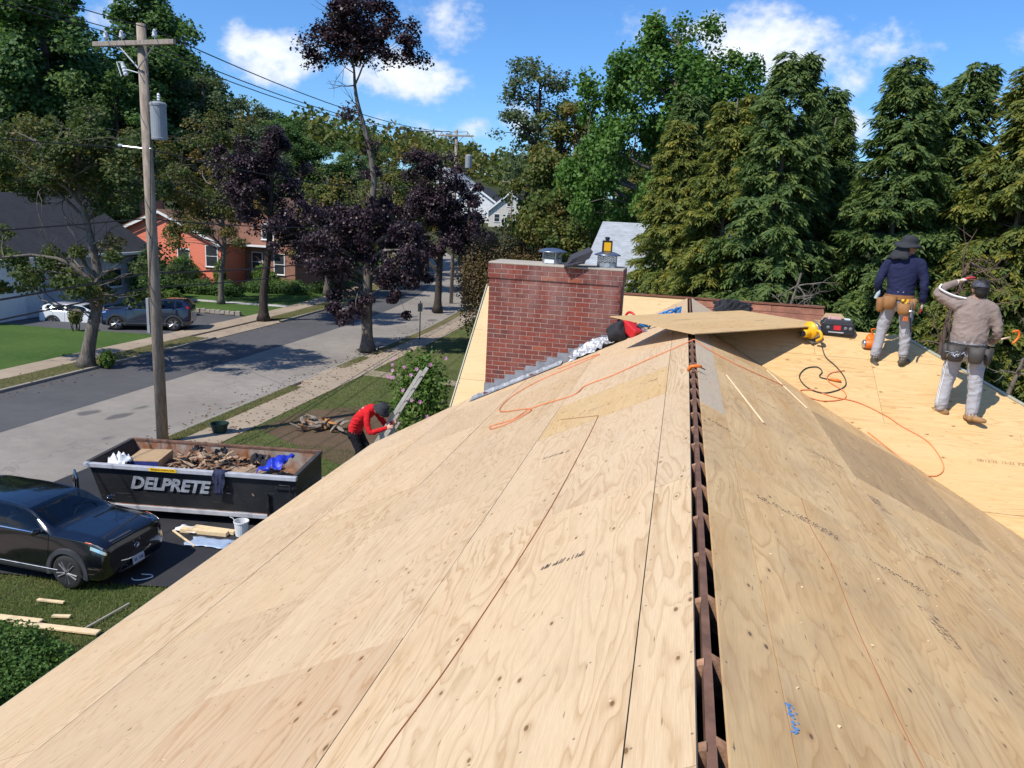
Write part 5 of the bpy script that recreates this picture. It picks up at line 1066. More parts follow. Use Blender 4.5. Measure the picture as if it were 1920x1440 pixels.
    GAP=MATS.get('panel_gap') or plain('panel_gap',(.002,.002,.002),.9,var=0,spec=.05)
    for sg in(1,-1):
        for pts_ in([(5.25,k_) for k_ in np.linspace(2.2,4.85,10)],[(8.42,k_) for k_ in np.linspace(2.2,7.0,14)],[(9.8-.5*(1-k_/7),k_) for k_ in np.linspace(3.4,6.6,10)],[(t_,4.93-.05*(t_<4)) for t_ in np.linspace(1.3,5.1,16)]):
            m_=MB(); m_.tube([surf(a_,b2_,sg,.0015) for a_,b2_ in pts_],.0055,4); m_.build('panel_gap',GAP,root)
        m_=MB(); m_.tube([surf(t_,2.42,sg,.012) for t_ in np.linspace(4.4,10.0,24)],.007,5); m_.build('sill_highlight',GALV,root)  # bright metal line stands in for the highlight along the cladding top
    for sg in(1,-1):
        mb=MB(); p=np.array(surf(5.6,4.9,sg)); mb.ell(p+np.array((-.05,sg*.12,.09)),(.07,.11,.065),12,8); mb.tube([p+np.array((-.03,0,.02)),p+np.array((-.05,sg*.10,.06))],.02,6); mb.build('wing_mirror',paint,root,smooth=True)
        for tt in(7.3,9.0):
            m_=MB(); p=np.array(surf(tt+.75,4.25,sg,.012)); m_.box(p,(.17,.03,.025)); m_.build('door_handle',paint,root,bevel=.008)
    if front:
        for sg in(1,-1):
            patch('headlight',1.05,2.25,4.0,4.85,sg,LAMPG,.010,shape=lambda a,b_,t0,t1,k0,k1:(t0,t1,k0+.35*a,k1-.05*a)); patch('indicator',2.0,2.5,4.2,4.75,sg,AMBER,.013); patch('chrome_wing',.6,2.1,3.75,3.95,sg,CHROME,.014)
        P=[]
        for i in range(13):
            a=-1+2*i/12; row=[]
            for j in range(7):
                z_=.44+.36*j/6; row.append((2.085-.05*a*a-.035*(j/6),a*(.50+.05*j/6),z_+ .03*a*a*(1 if j<3 else 0)))
            P.append(row)
        m_=MB(); m_.grid(P); gr=m_.build('grille',BLACK,root,smooth=True); part(gr,'black honeycomb grille with chrome lower edge')
        m_=MB(); m_.tube([(2.092-.055*a*a,a*.52,.452+.10*abs(a)**3) for a in np.linspace(-1,1,15)],.014,6); m_.build('chrome_strip',CHROME,gr)
        m_=MB(); m_.tube([(2.092,.062*math.cos(q_),.66+.048*math.sin(q_)) for q_ in np.linspace(0,2*PI,20)],.006,6); m_.tube(catmull([(2.094,-.05,.685),(2.096,-.02,.655),(2.096,0,.635),(2.096,.02,.655),(2.094,.05,.685)],4),.006,6); m_.build('emblem',CHROME,gr)
        m_=MB(); m_.box((2.112,0,.385),(.012,.31,.155),roty(-.1)); pl=m_.build('licence_plate',plain('plate_blue_grey',(.42,.46,.52),.5),root)
        m_=MB(); [m_.box((2.120,-.10+.042*k,.385),(.004,.022,.06),roty(-.1)) for k in range(6) if k!=2]; m_.build('plate_characters',plain('plate_ink',(.05,.07,.16),.6),pl)
        m_=MB(); m_.tube([(2.04-.10*a*a,a*.78,.27+.05*a*a) for a in np.linspace(-1,1,13)],.055,6,flat=.6); m_.build('lower_bumper',CLAD,root,smooth=True)
    for sg in(1,-1): patch('tail_light',11.3,12.4,5.0,6.0,sg,REDL,.010)
    m_=MB(); m_.box((-2.205,0,.78),(.012,.40,.13)); m_.build('rear_plate',plain('plate_white',(.6,.6,.62),.5),root)
    if opendoor:
        Lh=np.array((-.12,.90,0)); d_=np.array((-.75,.66,0)); d_/=np.linalg.norm(d_); z_=np.array((0,0,1)); 
        m_=MB(); nrm=np.cross(d_,z_)*.05; q=[(0,.30),(.90,.30),(.98,.6),(.96,1.04),(0,1.0)]; m_.poly([Lh+d_*a+z_*b_ for a,b_ in q],nrm); dr=m_.build('open_door',paint,root,fixn=True,bevel=.012); part(dr,'far door standing open')
        m_=MB(); fr=[(.0,1.0),(.04,1.40),(.60,1.42),(.96,1.06)]; m_.tube([Lh+nrm*.5+d_*a+z_*b_ for a,b_ in fr],.028,6); m_.tube([Lh+nrm*.5+d_*.66+z_*1.0,Lh+nrm*.5+d_*.62+z_*1.42],.022,6); m_.build('window_frame',paint,dr)
        m_=MB(); m_.add([Lh+nrm*.5+d_*a+z_*b_ for a,b_ in fr],[(0,1,2,3)]); m_.build('window_glass',GLASS,dr)
    return root
black_car=car('parked_car','black crossover car parked in the driveway with its far door open',(-11.80,11.84,G+.10),R(-2),PBLK,RIMB,SUV,(1.28,-1.36),opendoor=True,sc=.965)
bsuv=SUV.copy(); bsuv[:,[5,7,9]]*=1.04; bsuv[9:12,7]+=.05; bsuv[9:12,9]+=.06
car('parked_car','dark blue estate car parked in the far driveway',(-28.35,36.6,G+.075),R(204),PBLUE,RIMS,bsuv,(1.32,-1.38),sc=1.06)
car('parked_car','white car half hidden behind the far lawn and tree trunk',(-33.0,37.2,G-.35),R(14),PWHT,RIMS,SUV,(1.28,-1.36),sc=.95)
# ---- dumpster
DBLK,t,b_,o_=newmat('dumpster_black'); co=t.obj(); x,y,z=t.sep(co); sc1=t.noise(t.comb(t.math('MULTIPLY',x,2.0),t.math('MULTIPLY',y,2.0),t.math('MULTIPLY',z,22.0)),1,5,.7,.4); sc2=t.noise(co,1.3,4,.6); ru=t.noise(co,6,6,.72)
base=t.mix(t.mapr(sc2,.3,.7),(.010,.011,.013),(.024,.024,.026)); base=t.mix(t.math('MULTIPLY',t.mapr(sc1,.60,.70),.35),base,(.16,.155,.15)); base=t.mix(t.mapr(ru,.66,.74,0,.7),base,(.14,.055,.025)); setb(t,b_,base,.5,0,t.bump(sc2,.25,.06),.4)
DGREY=plain('dumpster_grey_rim',(.42,.42,.44),.5,var=.15); 
RUST,t,b_,o_=newmat('rusty_steel'); co=t.obj(); f1=t.noise(co,2.2,6,.7); x,y,z=t.sep(co); f2=t.noise(t.comb(t.math('MULTIPLY',x,7.0),t.math('MULTIPLY',y,7.0),t.math('MULTIPLY',z,1.2)),1,5,.7)
base=t.mix(t.mapr(f1,.38,.62),(.36,.34,.30),(.30,.115,.045)); base=t.mix(t.mapr(f2,.5,.66,0,.8),base,(.17,.06,.028)); setb(t,b_,base,.8,.1,t.bump(f2,.3,.01),.3)
A0=np.array((-12.66,13.84)); A1=np.array((-7.98,14.54)); du=(A1-A0); DL=np.linalg.norm(du); ang=math.atan2(du[1],du[0]); DW=1.95; DH=1.28; z0=.28
dmp=thing('dumpster','black roll-off dumpster heaped with torn-off roofing and boards','dumpster',(A0[0],A0[1],G+.10),ang)
inx=.30     # local: x along, y across (0 = side towards us)
mb=MB(); mb.poly([(.0+inx,.10,z0+.06),(DL-.02,.10,z0+.06),(DL-.02,.06,DH-.10),(.06,.06,DH-.10)],(0,.035,0)); near=mb.build('side_panel',DBLK,dmp,fixn=True)
mb=MB(); mb.poly([(.0+inx,DW-.10,z0+.06),(DL-.02,DW-.10,z0+.06),(DL-.02,DW-.06,DH-.02),(.06,DW-.06,DH-.02)],(0,-.03,0)); mb.build('side_panel',RUST,dmp,fixn=True)
mb=MB(); mb.poly([(inx,.1,z0+.06),(inx,DW-.1,z0+.06),(.06,DW-.06,DH-.04),(.06,.06,DH-.04)],(.035,0,0)); mb.build('end_panel',plain('dumpster_inside_dark',(.05,.043,.038),.7,var=.4,scale=3),dmp,fixn=True)
mb=MB(); mb.box((DL-.03,DW/2,(z0+DH)/2),(.05,DW-.14,DH-z0-.06)); mb.build('tail_gate',DBLK,dmp,bevel=.006)
mb=MB(); mb.box((DL/2+.15,DW/2,z0+.06),(DL-.35,DW-.2,.05)); mb.build('floor',RUST,dmp)
mb=MB(); mb.box((DL/2,.03,DH-.055),(DL+.06,.11,.095)); mb.build('rim_rail',DGREY,dmp,bevel=.012)
mb=MB(); mb.box((DL/2,DW-.05,DH-.03),(DL,.10,.07)); mb.build('rim_rail',OLDWOOD,dmp,bevel=.012)
for X in(.02,DL-.03): mb=MB(); mb.box((X,DW/2,DH-.028),(.10,DW-.16,.075)); mb.build('rim_rail',plain('rim_dark%d'%int(X),(.055,.05,.045),.6,var=.3),dmp,bevel=.012)
mb=MB(); mb.box((DL/2+.15,.10,z0-.01),(DL-.42,.08,.10)); mb.build('base_rail',DGREY,dmp,bevel=.01)
for yy in(.5,DW-.5): mb=MB(); mb.box((DL/2+.1,yy,z0-.14),(DL-.4,.10,.20)); mb.build('skid',DBLK,dmp)
for X in(.6,DL-.5): mb=MB(); mb.lathe([(.13,-.05),(.14,0),(.13,.05)],16,(X,.35,.14),rotx(PI/2)); mb.build('roller',DBLK,dmp)
mb=MB(); mb.tube([(DL-.62,.04,.20),(DL-.62,.04,.80)],.03,8); mb.tube([(DL-.62,.03,.78),(DL-.62,.0,.88)],.02,6); mb.build('latch_lever',DBLK,dmp)
mb=MB(); 
for k in range(3): mb.lathe([(.03,-.02),(.034,0),(.03,.02)],10,(DL-.42+.14*k,.045,.98),rotx(PI/2))
mb.tube([(DL-.36,.02,1.06),(DL-.12,.02,1.06),(DL-.12,.02,.40)],.012,6); mb.box((DL-.25,.04,.98),(.42,.02,.05)); mb.build('gate_latch',BLACK,dmp)
me=text_mesh('DELPRETE',.39,.002,.28,.016,1.02); o=link('lettering',me,plain('stencil_grey',(.27,.285,.31),.75,var=.4,scale=7),dmp); o.matrix_local=basis((.98,.046,.74),(1,0,0.0),(0,-.03,1),(0,-1,-.03))
mb=MB(); mb.box((1.78,-.0265,DH-.052),(.62,.004,.078)); lab=mb.build('warning_label',plain('label_yellow',(.85,.50,.01),.5,var=.04),dmp)
me=text_mesh('MAXIMUM LOADING LEVEL',.045,.0008,0,.001,.95,'CENTER'); o=link('label_text',me,plain('label_ink',(.05,.03,.01),.6),lab); o.matrix_local=basis((1.78,-.0295,DH-.066),(1,0,0),(0,0,1),(0,-1,0))
mb=MB(); rng=np.random.default_rng(12)
for k in range(14): mb.box((DL-.003,.55+.085*k,.82+.02*math.sin(k*1.7)),(.003,.03+.03*rng.uniform(),.05+.05*rng.uniform()),rotx(.5+.3*rng.normal()))
mb.build('chalk_scrawl',plain('chalk_faint',(.12,.12,.12),.9),dmp)
# load: loose heap (nobody could count it), then the things one can tell apart
Md=Matrix.Translation((A0[0],A0[1],G+.10))@Matrix.Rotation(ang,4,'Z')
def dl(x,y,z): return Md@Vector((x,y,z))
rng=np.random.default_rng(21); cols=[plain('debris_brown',(.21,.105,.055),.85,var=.5,scale=4),plain('debris_tan',(.36,.25,.16),.85,var=.4,scale=4),plain('debris_black',(.018,.018,.020),.85,var=.3)]
hs=[MB(),MB(),MB()]
for i in range(760):
    x=rng.uniform(1.0,3.9); y=rng.uniform(.25,DW-.2); hgt=.84+.34*math.exp(-((x-2.2)/1.0)**2-((y-1.15)/.7)**2)
    k=0 if i%10<5 else (1 if i%10<9 else 2); L=rng.uniform(.12,.55); hs[k].box((x,y,hgt+rng.uniform(-.12,.05)),(L,rng.uniform(.04,.10),rng.uniform(.010,.022)),rotz(rng.uniform(0,PI))@roty(rng.normal()*.32)@rotx(rng.normal()*.3))
for k,nm in enumerate(('broken brown boards','splintered tan wood','torn black felt')):
    o=hs[k].build('roof_debris',cols[k]); o.matrix_world=Md; tag(o,'heap of %s in the dumpster'%nm,'debris',kind='stuff')
mb=MB(); mb.box((DL/2+.3,DW/2,.60),(DL-1.0,DW-.3,.44)); o=mb.build('roof_debris',cols[0]); o.matrix_world=Md; tag(o,'packed rubble at the bottom of the dumpster','debris',kind='stuff')
for i,(x,y,s_) in enumerate([(2.35,1.6,.34),(3.35,1.4,.36),(3.65,1.2,.28),(1.75,1.65,.3)]):
    o=crumple('felt_scrap',(x,y,1.08),(1,0,.2),(0,1,.35),(0,-.3,1),s_,s_*.8,.16,BAG,30+i,9,8,sharp=True,arch=.12); o.matrix_world=Md; tag(o,['crumpled black felt scrap at the back of the dumpster heap','large black felt scrap right of the dumpster heap','pointed black felt scrap by the rusty end of the heap','grey black felt scrap near the cardboard carton'][i],'felt')
t_=thing('cardboard_carton','brown cardboard carton with blue printed side in the dumpster','box',mat=Md@Matrix.Translation((.98,.92,.70))@Matrix.Rotation(.12,4,'Z'))
mb=MB(); mb.box((0,0,.28),(.72,.86,.50)); mb.build('carton',CARD,t_,bevel=.008); mb=MB(); mb.box((0,-.432,.30),(.70,.004,.42)); mb.build('printed_side',plain('carton_blue',(.025,.04,.20),.7,var=.3),t_)
mb=MB(); [mb.box((-.22+.10*k,-.436,.24+.09*(k%2)),(.07,.003,.06)) for k in range(5)]; mb.build('print_patch',WHITEP,t_)
o=crumple('plastic_sheet',(.55,.40,1.08),(1,0,.1),(0,1,.1),(0,0,1),.5,.42,.22,WHITEP,44,14,12,arch=.16); o.matrix_world=Md; tag(o,'white plastic sheet bunched at the left end of the dumpster','plastic sheet')
o=crumple('plastic_sheet',(1.65,.22,1.12),(1,0,0),(0,1,.1),(0,0,1),.45,.2,.06,WHITEP,45,12,8,sharp=True); o.matrix_world=Md; tag(o,'small white plastic scrap behind the yellow label','plastic sheet')
bs=thing('board_stack','row of old boards lying flat at the right of the dumpster','boards',mat=Md@Matrix.Translation((3.35,.60,1.06)))
OB=plain('old_plank',(.30,.205,.125),.85,var=.25,scale=7,rnd=.2)
for k in range(8): mb=MB(); mb.box((-.48+.135*k,random.uniform(-.03,.03),random.uniform(-.01,.012)-.012*k*.3),(.128,.86,.022),rotz(random.uniform(-.03,.03)-.18)); mb.build('plank',OB,bs)
BTARP=plain('blue_tarp',(.015,.035,.42),.45,var=.2); o=crumple('blue_tarp',(3.98,.90,1.16),(1,0,.25),(.2,1,.2),(0,-.2,1),.55,.62,.16,BTARP,50,16,14,arch=.14); o.matrix_world=Md; tag(o,'bright blue tarp bunched in the corner of the dumpster','tarp')
P=[]
for i in range(9):
    a=i/8-.5; row=[]
    for j in range(14):
        s_=j/13; row.append((3.05+a*(.30-.10*s_)+.02*math.sin(j*.9+i),(.11-.135*min(1,s_*5))-.02-.018*math.sin(i*2.2+j*.3),DH+.015-.62*max(0,s_-.15)+.0))
    P.append(row)
mb=MB(); mb.grid(P); o=mb.build('jacket',cloth('navy_jacket',(.035,.04,.075)),smooth=True,solid=.02); o.matrix_world=Md; tag(o,'dark navy jacket hung over the dumpster rim','jacket')
# ---- small things on the driveway and lawn
Z0=G+.105; ZL=G+.095
t_=thing('bucket','white plastic bucket standing beside the dumpster','bucket',(-8.98,14.02,Z0)); mb=MB(); mb.lathe([(.125,0),(.15,.30),(.162,.30),(.162,.33),(.147,.33),(.122,.02)],20); mb.build('pail',WHITEP,t_,smooth=False)
mb=MB(); mb.tube(catmull([(-.155,0,.30),(-.20,.0,.36),(-.26,-.02,.39)],4),.008,6); mb.build('handle',WHITEP,t_)
for i,(x,y,z_,L,w_,h_,a,lb) in enumerate([(-9.75,13.82,.05,1.05,.14,.09,.10,'thick yellow pine offcut on the driveway by the bucket'),(-9.6,13.98,.05,.95,.12,.08,.02,'pine plank lying behind the thick offcut on the driveway'),(-10.0,13.45,.02,1.05,.04,.03,-.55,'narrow batten lying askew on the driveway')]):
    mb=MB(); mb.box((0,0,0),(L,w_,h_)); o=mb.build('lumber_offcut',PALEW,bevel=.004); o.location=(x,y,Z0+z_); o.rotation_euler=(0,0,a); tag(o,lb,'lumber')
o=crumple('foam_board',(-10.15,13.85,Z0+.03),(1,0,0),(0,1,0),(0,0,1),.55,.3,.03,WHITEP,61,8,6); tag(o,'ragged white foam sheet beside the lumber on the driveway','foam sheet')
o=crumple('plastic_film',(-9.35,13.42,Z0+.015),(1,.1,0),(0,1,0),(0,0,1),.9,.42,.03,plain('blue_film',(.35,.44,.58),.25,spec=.6),62,14,8); tag(o,'pale blue plastic film lying flat on the driveway','plastic film')
mb=MB(); mb.tube(catmull([(-9.82,11.62,Z0+.01),(-9.72,11.55,Z0+.02),(-9.60,11.60,Z0+.015),(-9.48,11.74,Z0+.02),(-9.55,11.82,Z0+.02),(-9.75,11.80,Z0+.015)],5),.011,5); tag(mb.build('white_strap',WHITEP,smooth=True),'white plastic strap curled on the driveway edge','strap')
for i,(x,y,L,w_,a,lb) in enumerate([(-10.55,9.75,.85,.16,.10,'wide pine board lying on the lawn at the picture edge'),(-9.95,10.05,.30,.07,.25,'short pine scrap on the lawn near the hedge'),(-9.75,9.72,1.5,.13,.10,'long pine board behind the round hedge'),(-10.5,10.42,.5,.06,.1,'thin pine scrap at the left of the lawn'),(-10.3,9.35,1.1,.1,.2,'pine board half under the hedge')]):
    mb=MB(); mb.box((0,0,0),(L,w_,.035)); o=mb.build('wood_scrap',PALEW,bevel=.004); o.location=(x,y,ZL+.05); o.rotation_euler=(0,0,a); tag(o,lb,'wood scrap')
mb=MB(); mb.tube([(-9.32,9.80,ZL+.04),(-9.18,10.75,ZL+.05)],.018,6); tag(mb.build('wood_stick',plain('grey_wood',(.42,.37,.30),.8)),'thin grey stick lying on the lawn close to the eave','stick')
GRN=plain('dark_green_plastic',(.012,.035,.025),.5); t_=thing('garden_tub','dark green round plastic tub on the verge behind the dumpster','tub',(-13.75,20.6,G+.1)); mb=MB(); mb.lathe([(.20,0),(.26,.26),(.285,.26),(.285,.30),(.25,.30),(.19,.03)],20); mb.build('tub',GRN,t_)
rng=np.random.default_rng(31); t_=thing('stump_pile','heap of split stump wood and roots on the bare soil','stump',(-11.0,22.1,G+.09)); SW=plain('stump_grey',(.25,.20,.15),.9,var=.35,bump=.5); SO=plain('stump_orange',(.42,.19,.065),.9,var=.3,bump=.5)
for i in range(26):
    a=rng.uniform(0,6.28); r_=rng.uniform(.1,.85); mb=MB(); p=np.array((r_*math.cos(a)*1.3,r_*math.sin(a)*.7,.12+.22*(1-r_)*rng.uniform(.4,1.5))); d_=unit(np.array((math.cos(a)+rng.normal()*.5,math.sin(a)+rng.normal()*.5,.25*rng.normal()+.25)))
    L=rng.uniform(.25,.7); mb.tube([p-d_*L/2,p+rng.normal(size=3)*.03,p+d_*L/2],[.05*rng.uniform(.6,1.4),.075*rng.uniform(.6,1.3),.03],6,flat=.6); mb.build('root' if i%3 else 'split_log',SO if i%4==0 else SW,t_)
for i,(x,y,lb) in enumerate([(-8.05,17.9,'bent grey gutter length lying beyond the dumpster tail'),(-7.85,18.4,'second bent gutter piece farther from the dumpster')]):
    mb=MB(); P=[[(-.6+.2*q,(-.06,-.06,.06,.06)[r_],(.08,0,0,.08)[r_]+.05*math.sin(q)) for r_ in range(4)] for q in range(7)]; mb.grid(P); o=mb.build('gutter_piece',GALV,solid=.004); o.location=(x,y,ZL+.05); o.rotation_euler=(0,0,.3+.5*i); tag(o,lb,'gutter')
o=crumple('rubbish_sheet',(-8.3,17.6,ZL+.1),(1,0,0),(0,1,0),(0,0,1),.9,.5,.16,plain('grey_sheet',(.28,.29,.31),.5,var=.3),66,12,9,sharp=True); tag(o,'crumpled grey sheet metal on the grass by the dumpster','scrap metal')
# parking sign beside the far walk
t_=thing('street_sign','small sign on a steel post beside the sidewalk, seen edge-on','sign',(-13.95,40.0,G+.05)); mb=MB(); mb.tube([(0,0,0),(0,0,2.2)],.03,6); mb.build('post',plain('post_dark',(.10,.10,.10),.6),t_); mb=MB(); mb.box((0,-.03,1.85),(.30,.012,.45),rotz(.9)); mb.build('sign_plate',GALV,t_,bevel=.004)
# ================================================================== UTILITY POLES AND WIRES
WIRE=plain('cable_black',(.012,.012,.012),.6); PORC=plain('porcelain',(.62,.64,.66),.25); TRANSF=plain('transformer_grey',(.26,.275,.29),.5,var=.08); GREYT=bark('crossarm_timber',(.24,.20,.165),(.36,.30,.25))
def pole(name,label,x,y,zt,r,arm,armz,full=True,armrot=0.0):
    t_=thing(name,label,'utility pole',(x,y,G)); H=zt-G
    mb=MB(); mb.tube([(0,0,-.3),(0,0,H*.5),(0,0,H)],[r,r*.87,r*.72],14); mb.build('post',POLEW,t_,smooth=True)
    Ma=rotz(armrot); z=armz-G; mb=MB(); c_=Ma@np.array((arm[2],-r*.85-.055,0)); mb.box(np.array((c_[0],c_[1],z)),(arm[0],.10,.12),Ma); mb.build('crossarm',GREYT,t_,bevel=.01)
    for sx in(-1,1):
        mb=MB(); a=Ma@np.array((sx*.62,-r*.85-.06,0)); b2=Ma@np.array((0,-r*.85-.03,0)); mb.tube([(a[0],a[1],z-.04),(b2[0],b2[1],z-.62)],.022,4); mb.build('brace',GALV,t_)
    ins=[]
    for ox in arm[1]:
        p=Ma@np.array((ox,-r*.85-.055,0)); mb=MB(); mb.lathe([(.015,0),(.015,.06),(.055,.07),(.075,.10),(.05,.13),(.06,.17),(.04,.21),(.045,.25),(.02,.26)],12,(p[0],p[1],z+.06)); mb.build('insulator',PORC,t_,smooth=True); ins.append(np.array((x+p[0],y+p[1],armz+.30)))
    return t_,ins
PX,PY=-14.65,19.1
up,ins=pole('utility_pole','tall wooden utility pole with crossarm and grey transformer by the dumpster',PX,PY,5.77,.165,(2.72,(-1.02,-.48,.62),-.10),5.26,armrot=-.13)
mb=MB(); mb.lathe([(.02,-.02),(.205,0),(.215,.05),(.205,.06),(.205,.86),(.22,.88),(.22,.93),(.18,.97),(.02,1.0)],24,(.35,.05,2.86-G)); mb.build('transformer',TRANSF,up,smooth=False)
mb=MB(); mb.lathe([(.03,0),(.05,.03),(.03,.06),(.05,.09),(.03,.12),(.045,.15),(.02,.2)],12,(.38,.05,3.86-G)); mb.build('bushing',PORC,up)
for zz in(3.05,3.6): mb=MB(); mb.box((.15,.02,zz-G),(.20,.08,.05)); mb.build('bracket',GALV,up)
mb=MB(); mb.lathe([(.05,-.16),(.065,-.12),(.05,-.08),(.065,-.04),(.05,0),(.065,.04),(.05,.08),(.05,.16)],10,(-.50,-.10,4.62-G),roty(-.3)); mb.tube([(-.72,-.10,4.80-G),(-.60,-.1,4.45-G)],.015,6); mb.tube([(-.72,-.10,4.80-G),(-.52,-.10,4.80-G)],.012,6); mb.tube([(-.45,-.1,4.62-G),(-.14,-.04,4.55-G)],.018,6); mb.build('fuse_cutout',PORC,up)
mb=MB(); mb.tube([(-.72,-.1,2.66-G),(-.12,-.06,2.62-G),(.16,-.05,2.62-G)],.022,6); mb.lathe([(.05,-.05),(.06,0),(.03,.06)],8,(-.75,-.1,2.67-G),roty(PI/2)); mb.build('spreader_arm',GALV,up)
mb=MB(); mb.tube(catmull([(.165,-.05,4.5-G),(.17,-.02,3.9-G),(.16,-.09,2.6-G),(.10,-.15,1.0-G),(-.05,-.165,-1.2-G),(-.1,-.16,-2.2-G)],6),.010,5); mb.build('drop_cable',WIRE,up)
mb=MB(); mb.box((-.21,-.02,-1.95-G),(.09,.13,1.0)); mb.build('cable_box',TRANSF,up,bevel=.01)
fp,ins2=pole('utility_pole','distant wooden utility pole with crossarm above the dark red maples',-17.6,58.0,7.25,.15,(2.8,(-1.2,-.5,.9),0),6.8,armrot=-.05)
mb=MB(); mb.lathe([(.02,0),(.25,.02),(.25,.9),(.1,1.0)],14,(1.0,0,4.5-G)); mb.build('transformer',TRANSF,fp)
fp3,ins3=pole('utility_pole','farthest utility pole with bare crossarm in front of the white houses',-26.5,118.0,6.4,.16,(3.6,(-1.4,-.5,1.0),0),5.9)
def wire(a,b,sag,r=.014,label='',n=18):
    a=np.array(a);b=np.array(b); P=[a+(b-a)*t_-np.array((0,0,sag*4*t_*(1-t_))) for t_ in np.linspace(0,1,n)]; mb=MB(); mb.tube(P,r,4); tag(mb.build('overhead_wire',WIRE),label,'wire','overhead wires along the street')
prev=np.array((-15.2,-21.0)); nm=['outer','middle','house-side']
for k in range(3):
    off=ins[k]-np.array((PX,PY,0)); wire(ins[k],(prev[0]+off[0],prev[1]+off[1],ins[k][2]+.5),.55,.012,'%s top wire running left from the near pole crossarm'%nm[k]); wire(ins[k],ins2[k],.75,.017,'%s top wire running from the near pole to the distant pole'%nm[k])
    wire(ins2[k],ins3[k],.8,.02,'%s top wire beyond the distant pole'%nm[k])
for i,(z_,s_,r_) in enumerate([(2.62,.5,.016),(.75,.7,.018),(-.75,.7,.024),(-1.15,.8,.020)]):
    dl_=['upper','second','third','lowest'][i]; wire((PX-(.7 if i==0 else .17),PY-.05,z_),(prev[0],prev[1],z_+.2),s_,r_,'%s side cable running left from the near pole'%dl_); wire((PX-.1,PY+.1,z_),(-17.65,57.9,z_+1.0),.8,r_,'%s side cable running from the near pole up the street'%dl_)
wire((PX,PY,2.5),(-36.3,40,-1.7),.9,.012,'service cable crossing the street to the grey-roofed house')
mb=MB(); t_=thing('street_lamp','pale cobra-head street lamp on a bracket of the distant pole','street lamp',(-17.6,58.0,1.0)); mb.tube(catmull([(0,0,0),(-1.4,-.1,.9),(-2.6,-.2,1.25)],6),.04,6); mb.build('arm',GALV,t_); mb=MB(); mb.ell((-3.0,-.2,1.25),(.5,.16,.10),12,8); mb.build('lamp_head',PORC,t_,smooth=True)

# ================================================================== NEIGHBOURING HOUSES
def siding(name,c,pitch=.16):
    m,t,b,o=newmat(name); g=t.obj(); x,y,z=t.sep(g); f=t.noise(g,3,4,.6); fr=t.math('FRACT',t.math('DIVIDE',z,pitch))
    base=t.mix(t.mapr(f,.3,.7),tuple(k*.93 for k in c),tuple(min(1,k*1.05) for k in c)); setb(t,b,base,.6,0,t.bump(fr,.5,.02),.3); return m
def shingles(name,c,row=.14):
    m,t,b,o=newmat(name); g=t.geo(); x,y,z=t.sep(g); f=t.noise(g,1.2,4,.6); h=t.noise(t.comb(t.math('MULTIPLY',x,4.0),t.math('MULTIPLY',y,4.0),t.math('MULTIPLY',z,14.0)),1.0,3,.6); fr=t.math('FRACT',t.math('DIVIDE',z,row*.5))
    base=t.mix(t.mapr(f,.3,.7),tuple(k*.85 for k in c),tuple(k*1.1 for k in c)); base=t.mix(1.0,base,t.ramp(h,[(.3,(.85,)*3),(.7,(1.15,)*3)]),mode='MULTIPLY'); base=t.mix(t.mapr(fr,.16,.04,0,.45),base,tuple(k*.45 for k in c)); setb(t,b,base,.9,0,t.bump(h,.4,.01),.2); return m
def brickwall(name,c):
    m,t,b,o=newmat(name); g=t.obj(); br=t.n('ShaderNodeTexBrick'); x,y,z=t.sep(g); t.put(br.inputs['Vector'],t.comb(t.math('ADD',x,y),z,0)); br.inputs['Color1'].default_value=(*c,1); br.inputs['Color2'].default_value=(c[0]*.75,c[1]*.8,c[2]*.85,1); br.inputs['Mortar'].default_value=(.4,.34,.29,1); br.inputs['Scale'].default_value=1.0; br.inputs['Brick Width'].default_value=.21; br.inputs['Row Height'].default_value=.075; br.inputs['Mortar Size'].default_value=.007
    setb(t,b,br.outputs[0],.85,0,None,.2); return m
WPANE=plain('window_pane',(.04,.045,.05),.06,var=.2,spec=.8); ORNG=siding('coral_siding',(.86,.25,.155)); GSID=siding('pale_grey_siding',(.52,.55,.60)); WSID=siding('white_clapboard',(.72,.72,.70)); BRW=brickwall('house_brick',(.33,.115,.062)); RGREY=shingles('roof_dark_grey',(.055,.056,.060)); RBRN=shingles('roof_brown',(.20,.115,.078)); RLITE=shingles('roof_light_grey',(.36,.38,.40)); CREAM=siding('cream_siding',(.60,.56,.48))
def hbox(parent,x0,x1,y0,y1,z0,z1,mat,name='wall'):
    mb=MB(); mb.box(((x0+x1)/2,(y0+y1)/2,(z0+z1)/2),(x1-x0,y1-y0,z1-z0)); return mb.build(name,mat,parent)
def window(parent,c,w,h,axis,panes=2):
    """axis 'x': faces +x, 'y': faces -y; c = centre on the wall face"""
    c=np.array(c,float); A=(np.array((0,1,0)),np.array((1,0,0))) if axis=='x' else (np.array((1,0,0)),np.array((0,-1,0))); a,nn=A
    sz=lambda l,d,z_:np.abs(a)*l+np.abs(nn)*d+np.array((0,0,z_)); mb=MB(); mb.box(c+nn*.02,sz(w,.04,h)); f_=mb.build('window',WHITEP,parent)
    ph=(h-.12)/panes-.04
    for k in range(panes): mb=MB(); mb.box(c+nn*.045+np.array((0,0,-h/2+.06+ph/2+k*(ph+.06))),sz(w-.16,.012,ph)); mb.build('pane',WPANE,f_)
    mb=MB(); mb.box(c+nn*.06+np.array((0,0,-h/2-.03)),sz(w+.1,.10,.06)); mb.build('sill',WHITEP,f_)
def roofpoly(parent,pts,mat,th=.12,name='roof'):
    mb=MB(); mb.poly([np.array(p) for p in pts],(0,0,-th)); return mb.build(name,mat,parent,fixn=True)
